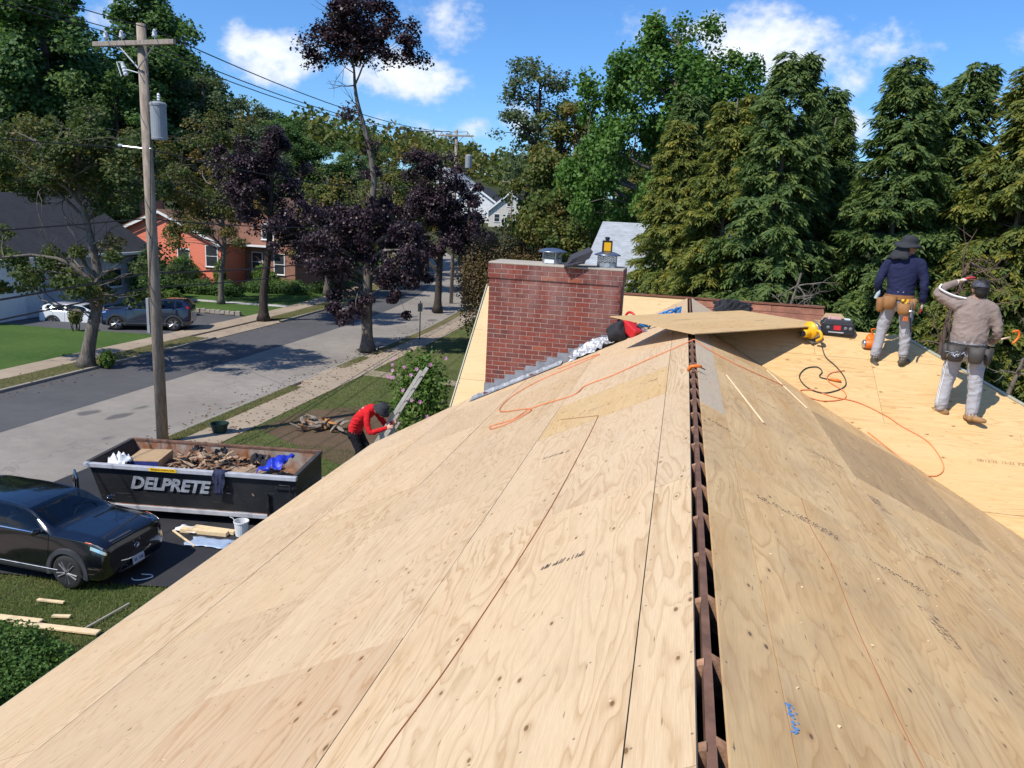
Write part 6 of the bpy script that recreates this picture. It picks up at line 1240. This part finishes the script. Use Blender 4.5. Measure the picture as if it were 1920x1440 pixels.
# grey roofed house
gh=thing('neighbour_house','pale house with dark grey hipped roof behind the left street tree','house',(0,0,0)); e=-2.45; rz_=1.12
hbox(gh,-44,-36.6,32.5,47.2,G-.2,e,GSID); hbox(gh,-39,-35.9,32.2,37.5,G-.2,e-.02,WSID,'garage_wall')
X0,X1,Y0,Y1=-44.8,-36.0,32.0,48.0; 
roofpoly(gh,[(X1,Y0,e),(X1,Y1,e),(-40.2,48.9-3.2,rz_),(-40.2,38.5,rz_)],RGREY); roofpoly(gh,[(X0,Y1,e),(X0,Y0,e),(-40.2,38.5,rz_),(-40.2,45.7,rz_)],RGREY); roofpoly(gh,[(X0,Y0,e),(X1,Y0,e),(-40.2,38.5,rz_)],RGREY); roofpoly(gh,[(X1,Y1,e),(X0,Y1,e),(-40.2,45.7,rz_)],RGREY)
mb=MB(); mb.box((-36.0,40,e-.03),(.14,16,.16)); mb.box((-40.4,32.0,e-.03),(8.8,.14,.16)); mb.build('gutter',WHITEP,gh)
mb=MB(); mb.box((-35.86,34.9,G+1.1),(.08,2.6,2.2)); gd=mb.build('garage_door',WHITEP,gh)
for k in range(4): mb=MB(); mb.box((-35.81,34.0+.6*k,G+1.75),(.02,.45,.35)); mb.build('pane',WPANE,gd)
window(gh,(-36.6,40.5,-4.0),1.5,1.3,'x'); window(gh,(-36.6,44.2,-4.0),1.3,1.3,'x'); window(gh,(-41,32.5,-4.0),1.4,1.3,'y')
# coral house with brick wing
oh=thing('neighbour_house','coral orange gabled house with brick wing and brown roof','house',(0,0,0)); e=-1.95
hbox(oh,-46,-35.7,55.0,64,G-.2,e,ORNG); mb=MB(); mb.poly([(-46,55.0,e-.02),(-35.7,55.0,e-.02),(-40.85,55.0,.15)],(0,.2,0)); mb.build('gable',ORNG,oh,fixn=True)
roofpoly(oh,[(-35.2,54.6,e-.15),(-35.2,64.4,e-.15),(-40.85,64.4,.32),(-40.85,54.6,.32)],RBRN); roofpoly(oh,[(-46.5,64.4,e-.15),(-46.5,54.6,e-.15),(-40.85,54.6,.32),(-40.85,64.4,.32)],RBRN)
for sx in(-1,1): mb=MB(); mb.poly([(-40.85,54.58,.20),(-40.85+sx*5.65,54.58,e-.27),(-40.85+sx*5.65,54.58,e-.47),(-40.85,54.58,.0)],(0,-.05,0)); mb.build('rake_trim',WHITEP,oh,fixn=True)
window(oh,(-39.0,55.0,-3.45),1.1,1.6,'y'); window(oh,(-36.5,55.0,-3.1),1.1,1.7,'y'); window(oh,(-43.5,55.0,-3.3),1.2,1.6,'y')
hbox(oh,-36.2,-31.2,58.5,70,G-.2,-.2,BRW); roofpoly(oh,[(-30.8,58.1,-.3),(-30.8,70.4,-.3),(-33.9,70.4,1.7),(-33.9,58.1,1.7)],RBRN); roofpoly(oh,[(-37.0,70.4,-.3),(-37.0,58.1,-.3),(-33.9,58.1,1.7),(-33.9,70.4,1.7)],RBRN); mb=MB(); mb.poly([(-36.2,58.5,-.22),(-31.2,58.5,-.22),(-33.9,58.5,1.6)],(0,.2,0)); mb.build('gable',BRW,oh,fixn=True)
window(oh,(-34.6,58.5,-3.6),1.0,1.6,'y'); window(oh,(-32.6,58.5,-3.7),1.0,1.7,'y'); window(oh,(-33.6,58.5,-1.1),1.1,1.3,'y'); window(oh,(-31.2,62,-3.6),1.0,1.6,'x'); window(oh,(-31.2,66,-3.6),1.0,1.6,'x')
mb=MB(); mb.box((-34.3,58.1,-2.3),(2.6,.7,.12)); mb.build('canopy',WHITEP,oh)
mb=MB(); mb.box((-43.6,57.5,.8),(1.5,1.0,3.2)); ck=mb.build('chimney',BRW,oh); mb=MB(); mb.box((-43.6,57.5,2.46),(1.65,1.15,.14)); mb.build('cap',CROWN,ck)
# light grey roof seen past the chimney
lh=thing('neighbour_house','house with light grey shingle roof behind the brick chimney','house',(0,0,0)); roofpoly(lh,[(-3.95,27.2,-1.35),(6,27.2,-1.35),(6,31,1.25),(-3.4,31,1.25)],RLITE); roofpoly(lh,[(6,34.8,-1.35),(-3.9,34.8,-1.35),(-3.4,31,1.25),(6,31,1.25)],RLITE); hbox(lh,-3.4,5.6,27.8,34.4,G-.5,-1.45,WSID); mb=MB(); mb.box((1,27.14,-1.42),(10,.14,.16)); mb.build('gutter',WHITEP,lh); window(lh,(-1.5,27.8,-2.6),1.1,1.4,'y'); window(lh,(1.5,27.8,-2.6),1.1,1.4,'y')
mb=MB(); mb.poly([(-3.4,27.8,-1.5),(-3.4,34.4,-1.5),(-3.4,31,1.0)],(.1,0,0)); mb.build('gable',WSID,lh,fixn=True); mb=MB(); mb.box((-.9,32.2,1.3),(.8,.8,1.6)); mb.build('chimney',plain('chim_grey',(.25,.24,.24),.9),lh)
# far houses up the street
def farhouse(x,y,w,dp,hw,hr,wm,rm,label,rz=0.0):
    z=G+rise(x,y); t_=thing('far_house',label,'house',(x,y,z),rz); hbox(t_,-w/2,w/2,0,dp,-1,hw,wm); mb=MB(); mb.poly([(-w/2,0,hw-.02),(w/2,0,hw-.02),(0,0,hw+hr)],(0,.2,0)); mb.build('gable',wm,t_,fixn=True)
    for sx in(-1,1): roofpoly(t_,[(sx*(w/2+.4),-.4,hw-.3),(sx*(w/2+.4),dp+.4,hw-.3),(0,dp+.4,hw+hr+.2),(0,-.4,hw+hr+.2)][::sx],rm,.2)
    for sx in(-1,1): mb=MB(); mb.poly([(0,-.42,hw+hr+.15),(sx*(w/2+.4),-.42,hw-.35),(sx*(w/2+.4),-.42,hw-.75),(0,-.42,hw+hr-.25)],(0,-.05,0)); mb.build('rake_trim',WHITEP,t_,fixn=True)
    for zz in((1.6,) if hw<4 else (1.6,4.3)):
        for k in(-.3,0,.3): window(t_,(k*w,0,zz),1.1,1.5,'y')
    window(t_,(0,0,hw+hr*.4),1.2,1.4,'y')
farhouse(-41.5,152,11,11,3.4,3.4,WSID,RGREY,'white gabled house far up the street behind the poles'); farhouse(-33.0,146,8,11,3.2,3.2,CREAM,RGREY,'cream gabled house far up the street beside the brown trees',.12); farhouse(-52,165,12,11,5.2,4.0,WSID,RLITE,'white house far up the street hidden by the red maples')

# ================================================================== SHRUBS
def shrub(name,label,loc,blobs,n,ls,mat,seed,cat='shrub',stems=5,group=None):
    t_=thing(name,label,cat,loc,0,group); me,P,d,rad=bush_mesh(seed,blobs,n,ls); link('foliage',me,mat,t_); rng=np.random.default_rng(seed); mb=MB()
    for k in range(stems):
        b_=blobs[k%len(blobs)]; e=np.array(b_[:3])+rng.normal(size=3)*np.array(b_[3:6])*.35; mb.tube(curve_to((rng.normal()*.1,rng.normal()*.1,-.05),e,rng,.05,5),np.linspace(.03,.008,5),5)
    mb.build('stems',BARKD,t_); return t_
shrub('hedge','clipped green hedge at the lower left of the lawn',(-10.0,8.05,G+.02),[(0,0,.42,1.35,.95,.50),(-.9,.1,.40,1.1,.9,.45),(.75,.25,.38,.75,.8,.45)],52000,.050,L_HEDGE,3,'hedge')
hib=shrub('flowering_shrub','tall leafy shrub with mauve flowers beside the ladder',(-6.15,17.3,G+.08),[(0,0,2.1,.62,.62,1.35),(.3,.1,1.2,.8,.8,1.1),(-.35,.2,2.8,.42,.42,.85),(.40,-.1,2.8,.40,.42,.95),(.05,0,3.2,.3,.3,.6)],9500,.085,L_BRIGHT,5)
rng=np.random.default_rng(9)
for i in range(18):
    a=rng.uniform(2.6,6.6); z_=rng.uniform(2.2,3.85); rr=.55+.25*rng.uniform(); p=np.array((rr*math.cos(a),rr*math.sin(a)-.1,z_))
    fm=MB()
    for q in range(5):
        t0=q*2*PI/5; u_,v_,w_=frame((math.cos(a)*.5,-1,.6)); d_=u_*math.cos(t0)+v_*math.sin(t0); s_=np.cross(w_,d_); fm.add([p,p+d_*.035+s_*.02+w_*.02,p+d_*.052+w_*.015,p+d_*.035-s_*.02+w_*.02],[(0,1,2,3)])
    me=fm.mesh('flower'); at=me.attributes.new('tint','FLOAT','FACE'); at.data.foreach_set('value',rng.uniform(0,1,len(me.polygons)).astype(np.float32)); link('flower',me,L_FLOWER,hib)
shrub('round_shrub','clipped dome shrub in front of the coral house',(-38.0,53.4,G),[(0,0,1.3,1.3,1.2,1.4)],9000,.12,L_HEDGE,11); shrub('hedge','low dark hedge along the coral house lawn',(-35.5,51.6,G),[(0,0,.55,1.9,.8,.65),(2.4,0,.55,1.4,.8,.65),(-2.3,0,.5,1.3,.8,.6)],12000,.12,L_DARK,12,'hedge'); shrub('hedge','low hedge behind the far lawn beside the brick wing',(-30.2,55.6,G),[(0,0,.55,2.0,.9,.65),(2.4,2,.55,1.6,.9,.65),(-2.2,-.6,.5,1.3,.8,.7)],12000,.12,L_DARK,13,'hedge')
shrub('garden_shrub','yellow-green shrub against the brick wing wall',(-33.4,57.2,G),[(0,0,1.0,.9,.8,1.1),(.9,-.3,.8,.8,.7,.8)],7000,.13,L_BRIGHT,14); shrub('garden_shrub','upright bright shrub under the coral house window',(-35.2,54.0,G),[(0,0,1.2,.45,.45,1.3)],4000,.12,L_BRIGHT,15)
shrub('garden_shrub','spiky green plants behind the blue estate car',(-30.5,41.5,G+.05),[(0,0,.7,1.2,.6,.8)],5000,.16,L_BRIGHT,16); shrub('garden_shrub','dark yard shrub between the grey and coral houses',(-34.8,45.6,G),[(0,0,1.4,1.6,1.3,1.5),(-.8,.6,2.3,1.1,1,1.2)],12000,.14,L_DARK,17); shrub('garden_shrub','bush growing by the trunk of the left street tree',(-23.3,27.3,G+.1),[(0,0,.3,.3,.3,.35)],1200,.1,L_BRIGHT,18)
shrub('potted_plant','plant in an orange pot at the edge of the far lawn',(-30.6,33.9,G+.1),[(0,0,.75,.35,.35,.4)],1200,.1,L_OLIVE,19,'plant')
for i,(x,y,h_,mt,lb) in enumerate([(-8.3,38,2.2,L_BRN,'brown hedge bush beside the far end of the near walk'),(-9.2,46,3.0,L_BRIGHT,'bright green shrub past the brown hedge bush'),(-11.6,49,2.6,L_OLIVE,'olive shrub by the near walk under the far red maples'),(-6.9,33.0,2.0,L_HEDGE,'green shrub just left of the far plywood rake'),(-6.4,29.5,2.6,L_OLIVE,'olive bush hugging the left edge of the far roof'),(-13.0,60,3.2,L_OLIVE,'olive thicket at the bend of the street'),(-9.8,41.5,6.3,L_BRN,'tall brown leafed shrub left of the brick chimney'),(-7.6,40.5,5.4,L_BRN,'second brown shrub just behind the chimney')]):
    shrub('shrub',lb,(x,y,G),[(0,0,h_*.5,h_*.36,h_*.36,h_*.52),(h_*.2,.2,h_*.72,h_*.22,h_*.22,h_*.25),(-h_*.22,0,h_*.6,h_*.2,h_*.2,h_*.3)],int(5000+2600*h_),.12,mt,70+i)
# ================================================================== TREES
def tr(*a): return [np.array(p,float) for p in a]
g=G
# street trees on the far side
decid(101,tr((0,0,0),(.35,.1,1.6),(.75,.2,3.2),(.55,.2,5.0),(.2,0,7.6)),.29,[(-1.6,.2,8.5,3.0,2.6,2.0),(1.8,0,8.0,2.6,2.4,1.7),(-2.6,-.2,4.3,2.0,1.7,1.4),(2.3,.0,4.2,2.2,1.8,1.3),(.3,-.3,3.4,1.9,1.5,1.1),(.2,.4,9.3,2.0,1.8,1.3)],138,.58,200,.145,BARK,L_RUST,'maple_tree','thinning maple with pale bare limbs across the street from the dumpster','tree',(-24.1,27.0,g+.08),limbs=11,bare=46,tbias=-.12)
decid(102,tr((0,0,0),(.1,0,2.2),(.4,0,4.2),(.2,0,7),(0,0,10)),.21,[(-1.8,0,8.6,3.0,2.6,2.6),(2.0,.0,8.0,2.8,2.4,2.6),(.2,0,11.4,2.6,2.2,1.8),(-.4,-.4,5.8,2.6,2.0,1.3),(1.6,-.5,4.2,1.6,1.3,1.0),(-2.6,-.5,4.6,1.5,1.3,.9)],115,.70,165,.17,BARK,L_RUST,'maple_tree','thin yellowing maple with grey limbs in front of the coral house','tree',(-30.9,47.4,g+.05),limbs=10,bare=52,tbias=.12)
decid(103,tr((0,0,0),(.05,0,1.8),(.35,0,3.6),(.6,0,6.0),(.8,0,9.4)),.29,[(.6,0,7.6,2.7,2.5,2.6),(2.2,0,5.6,2.4,2.2,2.0),(-.9,0,9.2,1.9,1.8,1.9),(.8,0,10.6,1.5,1.4,1.2),(3.6,.2,4.2,1.5,1.5,1.2)],105,.64,230,.15,BARKD,L_PURP,'crimson_maple','dark crimson maple on the far verge before the coral house lawn','tree',(-24.75,42.3,g+.08),limbs=9,bare=14)
# tall half-bare crimson maple on the near verge
p2=decid(104,tr((0,0,0),(-.05,0,2.0),(-.05,.1,4.2),(.05,0,6.4),(.25,0,8.2),(-.05,0,10.0),(-.65,0,12.0),(-.8,0,13.4)),.29,[(-1.9,0,4.7,1.9,1.8,1.5),(1.8,0,4.9,1.9,1.8,1.6),(.0,.3,6.2,1.9,1.7,1.4),(-1.0,-.5,2.6,1.4,1.3,.9),(1.2,-.4,2.3,1.2,1.1,.8),(.3,0,7.9,.9,.8,1.0),(-1.2,-.8,1.7,.9,.8,.5),
 (-.15,0,10.0,.40,.40,1.0),(-.75,0,11.6,.6,.5,.6),(-1.9,0,14.7,1.5,1.3,1.2),(-.5,0,15.5,1.8,1.5,1.2),(1.1,0,14.7,1.6,1.3,1.2),(-2.9,0,14.2,.9,.9,.8),(2.0,0,14.0,.8,.8,.7),(-.3,0,14.2,1.2,1.1,.7)],230,.50,165,.15,BARK,L_PURP,'crimson_maple','tall crimson maple with bare upper stem and tufted top by the near kerb','tree',(-15.25,35.8,g+.08),limbs=20,bare=22,twig=.014,taper=.86)
decid(105,tr((0,0,0),(.05,0,2.2),(.1,0,5),(0,0,8.4),(-.1,0,11)),.27,[(-.8,0,6.0,2.8,2.4,2.6),(.9,0,8.0,2.1,2.0,2.2),(-1.5,0,9.4,1.6,1.5,1.8),(.0,0,11.0,1.0,1.0,1.0),(-2.6,0,4.0,1.5,1.4,1.2),(1.4,0,5.6,1.6,1.5,1.4)],115,.66,230,.165,BARKD,L_PURP,'crimson_maple','dense dark crimson maple farther along the near kerb','tree',(-16.8,52.0,g+.08),limbs=9,bare=10)
decid(106,tr((0,0,0),(.05,0,2.2),(.1,0,5),(0,0,8)),.24,[(.5,0,4.6,1.9,1.9,1.6),(.0,0,6.0,1.5,1.5,1.3),(1.2,0,3.6,1.4,1.3,1.0)],65,.68,200,.18,BARKD,L_PURP,'crimson_maple','crimson maple right behind the dense one on the near kerb','tree',(-16.6,58.5,g+.08),limbs=7)
# big green maple, brown-green maple and their neighbours behind the chimney
decid(107,tr((0,0,0),(.1,0,3.5),(-.1,0,7),(.1,0,10.5),(0,0,14.2)),.30,[(-2.3,0,9.0,2.2,2.2,2.4),(1.9,0,9.6,2.3,2.2,2.6),(-.4,0,12.2,2.7,2.3,2.0),(-1.3,0,14.0,1.1,1.1,1.2),(.8,0,14.3,1.2,1.1,1.1),(2.8,0,12.0,1.5,1.4,1.5),(-2.9,0,11.9,1.1,1.2,1.5),(-.3,-.6,6.8,2.6,2.0,1.5),(4.2,0,10.6,1.2,1.2,1.4),(1.5,0,13.0,1.6,1.4,1.3)],215,.62,260,.165,BARK,L_MAPLE,'maple_tree','bright green maple towering behind the brick chimney','tree',(-1.2,34.0,g),limbs=12,up=.3,flat=1.0)
decid(108,tr((0,0,0),(-.5,0,3.5),(-.9,0,7),(-.3,0,10),(-.2,0,14)),.26,[(-.4,0,13.4,1.9,1.8,2.2),(-1.2,0,11.0,1.5,1.5,1.6),(1.2,0,11.2,1.8,1.7,2.0)],70,.62,95,.17,BARKD,L_GREY,'locust_tree','airy grey-green tree with sky showing through left of the green maple','tree',(-8.4,43.5,g),limbs=10,bare=20)
decid(109,tr((0,0,0),(.1,0,3),(.1,0,6),(0,0,10)),.28,[(.5,0,9.8,2.4,2.0,2.2),(-.6,0,7.6,2.4,2.0,2.0),(1.4,0,6.2,2.2,1.9,1.8),(.0,0,12.0,1.4,1.3,1.4)],110,.70,230,.18,BARKD,L_OLIVE,'maple_tree','olive brown maple between the airy tree and the green maple','tree',(-6.9,41.0,g),limbs=8,up=.3)
decid(110,tr((0,0,0),(.1,0,2.5),(.0,0,5.5)),.22,[(0,0,5.6,2.0,1.8,2.0),(-.6,0,4.0,1.8,1.6,1.4),(1.4,0,6.6,1.4,1.3,1.3)],80,.62,260,.15,BARKD,L_OLIVE,'yard_tree','low dense olive tree right behind the chimney top','tree',(-4.9,36.5,g),limbs=6)
decid(111,tr((0,0,0),(.1,0,2.5),(.0,0,5.5),(.2,0,8)),.22,[(0,0,7.0,1.8,1.8,2.2),(.5,0,4.6,2.0,1.8,1.8)],80,.7,220,.19,BARKD,L_DARK,'yard_tree','dark green tree in the gap right of the light grey roof','tree',(4.5,38.5,g),limbs=6)
# mid-street trees on the far side
for sd,x,y,h,mt,lb in [(121,-27.4,56.5,10.6,L_OLIVE,'olive maple behind the far crimson maple'),(122,-25.6,64,11.5,L_OLIVE,'olive tree in the middle of the far street row'),(123,-30.6,72,12,L_GREY,'grey green tree beyond the brick wing'),(124,-27.2,80,11.5,L_OLIVE,'rounded olive tree near the end of the far row'),(125,-12.0,72,11.5,L_DARK,'dark green tree on the near side where the street bends'),(126,-14.5,84,12,L_GREY,'pale green tree behind the bend of the street')]:
    decid(sd,tr((0,0,0),(.1,0,h*.3),(0,0,h*.6),(.1,0,h*.85)),.26,[(0,0,h*.62,h*.26,h*.24,h*.22),(-h*.12,0,h*.45,h*.22,h*.2,h*.16),(h*.12,0,h*.5,h*.2,h*.2,h*.18),(0,0,h*.82,h*.16,h*.16,h*.14)],75,.85,190,.22,BARK,mt,'street_tree',lb,'tree',(x,y,g+rise(x,y)),limbs=7,bare=10,tbias=.06)
# wooded hillside on the left: three kinds, each tree a copy standing on its own
def proto(sd,h,mt,wid,n=100,ln=230,ls=.30,cr=1.1,low=.32):
    t_=decid(sd,tr((0,0,0),(.2,0,h*.3),(-.1,0,h*.6),(.1,0,h*.9)),.42,[(0,0,h*.66,wid,wid,h*.24),(-wid*.5,0,h*.5,wid*.75,wid*.7,h*.17),(wid*.5,.3,h*.54,wid*.7,wid*.7,h*.18),(0,0,h*.86,wid*.62,wid*.6,h*.13),(.2,0,h*low,wid*.7,wid*.7,h*.12)],n,cr,ln,ls,BARKD,mt,'woodland_tree','x','tree',(0,0,0),limbs=8)
    return t_
kinds=[proto(131,20,L_DARK,4.4,130,240),proto(132,20,L_GREY,4.2,120,210,.26),proto(133,20,L_OLIVE,4.2,120,230),proto(134,20,L_DARK,3.4,120,240,.30,1.0)]
WT=[(-63, 58, 25, 0), (-57, 61, 27, 3), (-52.5, 57, 25.5, 0), (-48.5, 63, 22, 0), (-46, 57, 17.5, 3), (-44.0, 66, 18.7, 1), (-40.2, 67, 16.8, 1), (-37.5, 72, 14.8, 0), (-36.6, 80, 13.9, 3), (-33.4, 84, 13.6, 2), (-70, 66, 27, 1), (-78, 60, 18.8, 0), (-53, 50, 15, 3), (-49, 70, 23, 3), (-56, 75, 28.5, 0), (-41.5, 76, 16.0, 0), (-34.5, 76, 12.6, 3), (-31.9, 92, 13.4, 0), (-38, 92, 14.6, 0), (-47, 84, 17.6, 0), (-19.5, 106, 12.0, 0), (-15.5, 98, 12.2, 3), (-11.5, 92, 12.5, 1), (-8.0, 86, 14.5, 0), (-4.0, 76, 14, 2), (1, 66, 14.5, 3), (7, 58, 15.1, 0), (13, 50, 15.2, 3), (19, 44, 14.6, 0), (-47.5, 48.5, 11, 2), (-56, 43, 14, 0)]
look=['dark leafy','grey green','olive toned','slim dark']
used=set(); side=lambda x,y:('far left on the hillside' if x<-55 else 'behind the grey-roofed house' if x<-44 else 'on the slope behind the coral house' if x<-35 else 'on the ridge at the end of the street' if x<-20 else 'beyond the bend of the street' if x<-6 else 'behind the conifers')
cnt={}
for i,(x,y,h,k) in enumerate(WT):
    if k not in used: o=kinds[k]; used.add(k)
    else: o=copy_tree(kinds[k])
    s_=h/20; o.location=(x,y,g+rise(x,y)-.2); o.rotation_euler=(0,0,i*1.9); o.scale=(s_*(1+.1*math.sin(i*3)),s_*(1+.1*math.cos(i*2)),s_)
    cnt.setdefault((k,side(x,y)),[]).append((math.hypot(x,y),o))
for (k,sd),lst in cnt.items():
    lst.sort(key=lambda q:q[0]); n_=len(lst); od={1:[''],2:['nearer ','farther '],3:['nearest ','middle ','farthest ']}.get(n_) or (['nearest ','second nearest ','third nearest ','fourth nearest ','fifth nearest '][:n_-1]+['farthest '])
    for (q,o),w_ in zip(lst,od): o['label']='%s%s woodland tree %s'%(w_,look[k],sd); o['group']='%s trees %s'%(look[k],sd)
# far wood: one mass of crowns along the horizon
rng=np.random.default_rng(77); Cs=[];
for i in range(330):
    y=rng.uniform(165,330); x=rng.uniform(-.62,.42)*y; hh=rng.uniform(11,17); z=g+rise(x,y)
    m_=150; d_=unit(rng.normal(size=(m_,3))); d_[:,2]=np.abs(d_[:,2])*1.0-.25; Cs.append(np.array((x,y,z+hh*.6))+d_*np.array((hh*.36,hh*.36,hh*.46))*(rng.uniform(.55,1,(m_,1)))*(1+.12*np.sin(7*d_[:,:1]+i)))
C=np.vstack(Cs); V,F=leaves(C,1.25,rng,up=.4); me=npmesh('far_wood',V,F,np.clip(.4+.2*rng.normal(size=len(C))+.15*np.repeat(rng.normal(size=330),150),0,1)); tag(link('far_wood',me,L_OLIVE),'distant wooded ridge closing off the street','woodland',kind='stuff')
# conifers behind the roof
CK=[conifer_mesh(201,11,2.2,340,22,L_CON,BARK,'c'),conifer_mesh(202,11,2.0,330,22,L_CON,BARK,'c'),conifer_mesh(203,11,2.3,330,22,L_CONY,BARK,'c',droop=.42)]
CT_=[(-.55,24.5,10.0,2,'yellow-green hemlock nearest the light grey roof'),(.75,22.0,10.4,2,'yellow tipped hemlock left of the tallest middle one'),(-.1,27.5,11.2,0,'dark hemlock behind the yellow-green one'),(1.95,20.8,11.1,0,'tall pointed hemlock at the middle of the row'),(3.15,22.8,10.1,1,'shorter hemlock right of the pointed middle one'),(4.75,20.6,10.95,1,'tall dark hemlock behind the worker in navy'),(3.9,26,11.2,0,'hemlock showing in the gap of the row'),(6.1,22.0,11.2,0,'dark hemlock between the two workers'),(7.25,20.3,11.3,2,'drooping yellowish hemlock behind the worker in taupe'),(8.7,22.2,12.0,1,'tall hemlock at the right edge of the picture'),(9.9,19.5,11.6,2,'nearest hemlock cut by the right picture edge'),(5.6,17.8,6.9,2,'low yellow hemlock just behind the workers'),(11.5,22,12,0,'hemlock outside the right picture edge')]
for i,(x,y,h,k,lb) in enumerate(CT_):
    t_=thing('hemlock_tree',lb,'conifer',(x,y,g-.6*sst(5,10,x)),i*1.7,'conifers behind the house'); s_=h/11; t_.scale=(s_*1.05,s_*1.05,s_)
    tm,cm=CK[k]; a=bpy.data.objects.new('trunk',tm); b_=bpy.data.objects.new('crown',cm); COL.objects.link(a); COL.objects.link(b_); a.parent=t_; b_.parent=t_
# bare twiggy snag between the conifers and pale dead trunk at the right
def snag(name,label,loc,h,seed,n,sp,mat=BARKP):
    rng=np.random.default_rng(seed); t_=thing(name,label,'tree',loc); mb=MB(); T=catmull(tr((0,0,0),(.1,0,h*.4),(-.1,.1,h*.75),(.1,0,h)),5); mb.tube(T,np.linspace(.13,.02,len(T)),8); mb.build('trunk',mat,t_,smooth=True); mb=MB()
    for k in range(n):
        p=T[rng.integers(len(T)//4,len(T))]; d_=unit(rng.normal(size=3)*np.array((1,.6,.5))+np.array((0,-.3,.15))); e=p+d_*sp*rng.uniform(.4,1); P=curve_to(p,e,rng,.04,6); mb.tube(P,np.linspace(.022,.004,6),4,cap=False)
        for q in range(4): p_=P[1+q]; mb.tube(curve_to(p_,p_+unit(d_+rng.normal(size=3)*.8)*sp*.35*rng.uniform(.4,1),rng,.02,4),np.linspace(.009,.003,4),3,cap=False)
    mb.build('bare_branches',mat,t_)
snag('bare_tree','bare grey twiggy tree standing in front of the pointed hemlock',(2.35,18.6,g),6.2,301,30,1.1,BARK); snag('bare_tree','brown dead branches behind the worker in navy hat',(5.2,16.9,g),6.7,302,26,1.3,plain('dead_brown',(.12,.075,.055),.95)); snag('bare_tree','pale lichen covered trunk behind the worker in taupe',(5.35,13.9,g-.4),6.0,303,14,1.2,BARK)
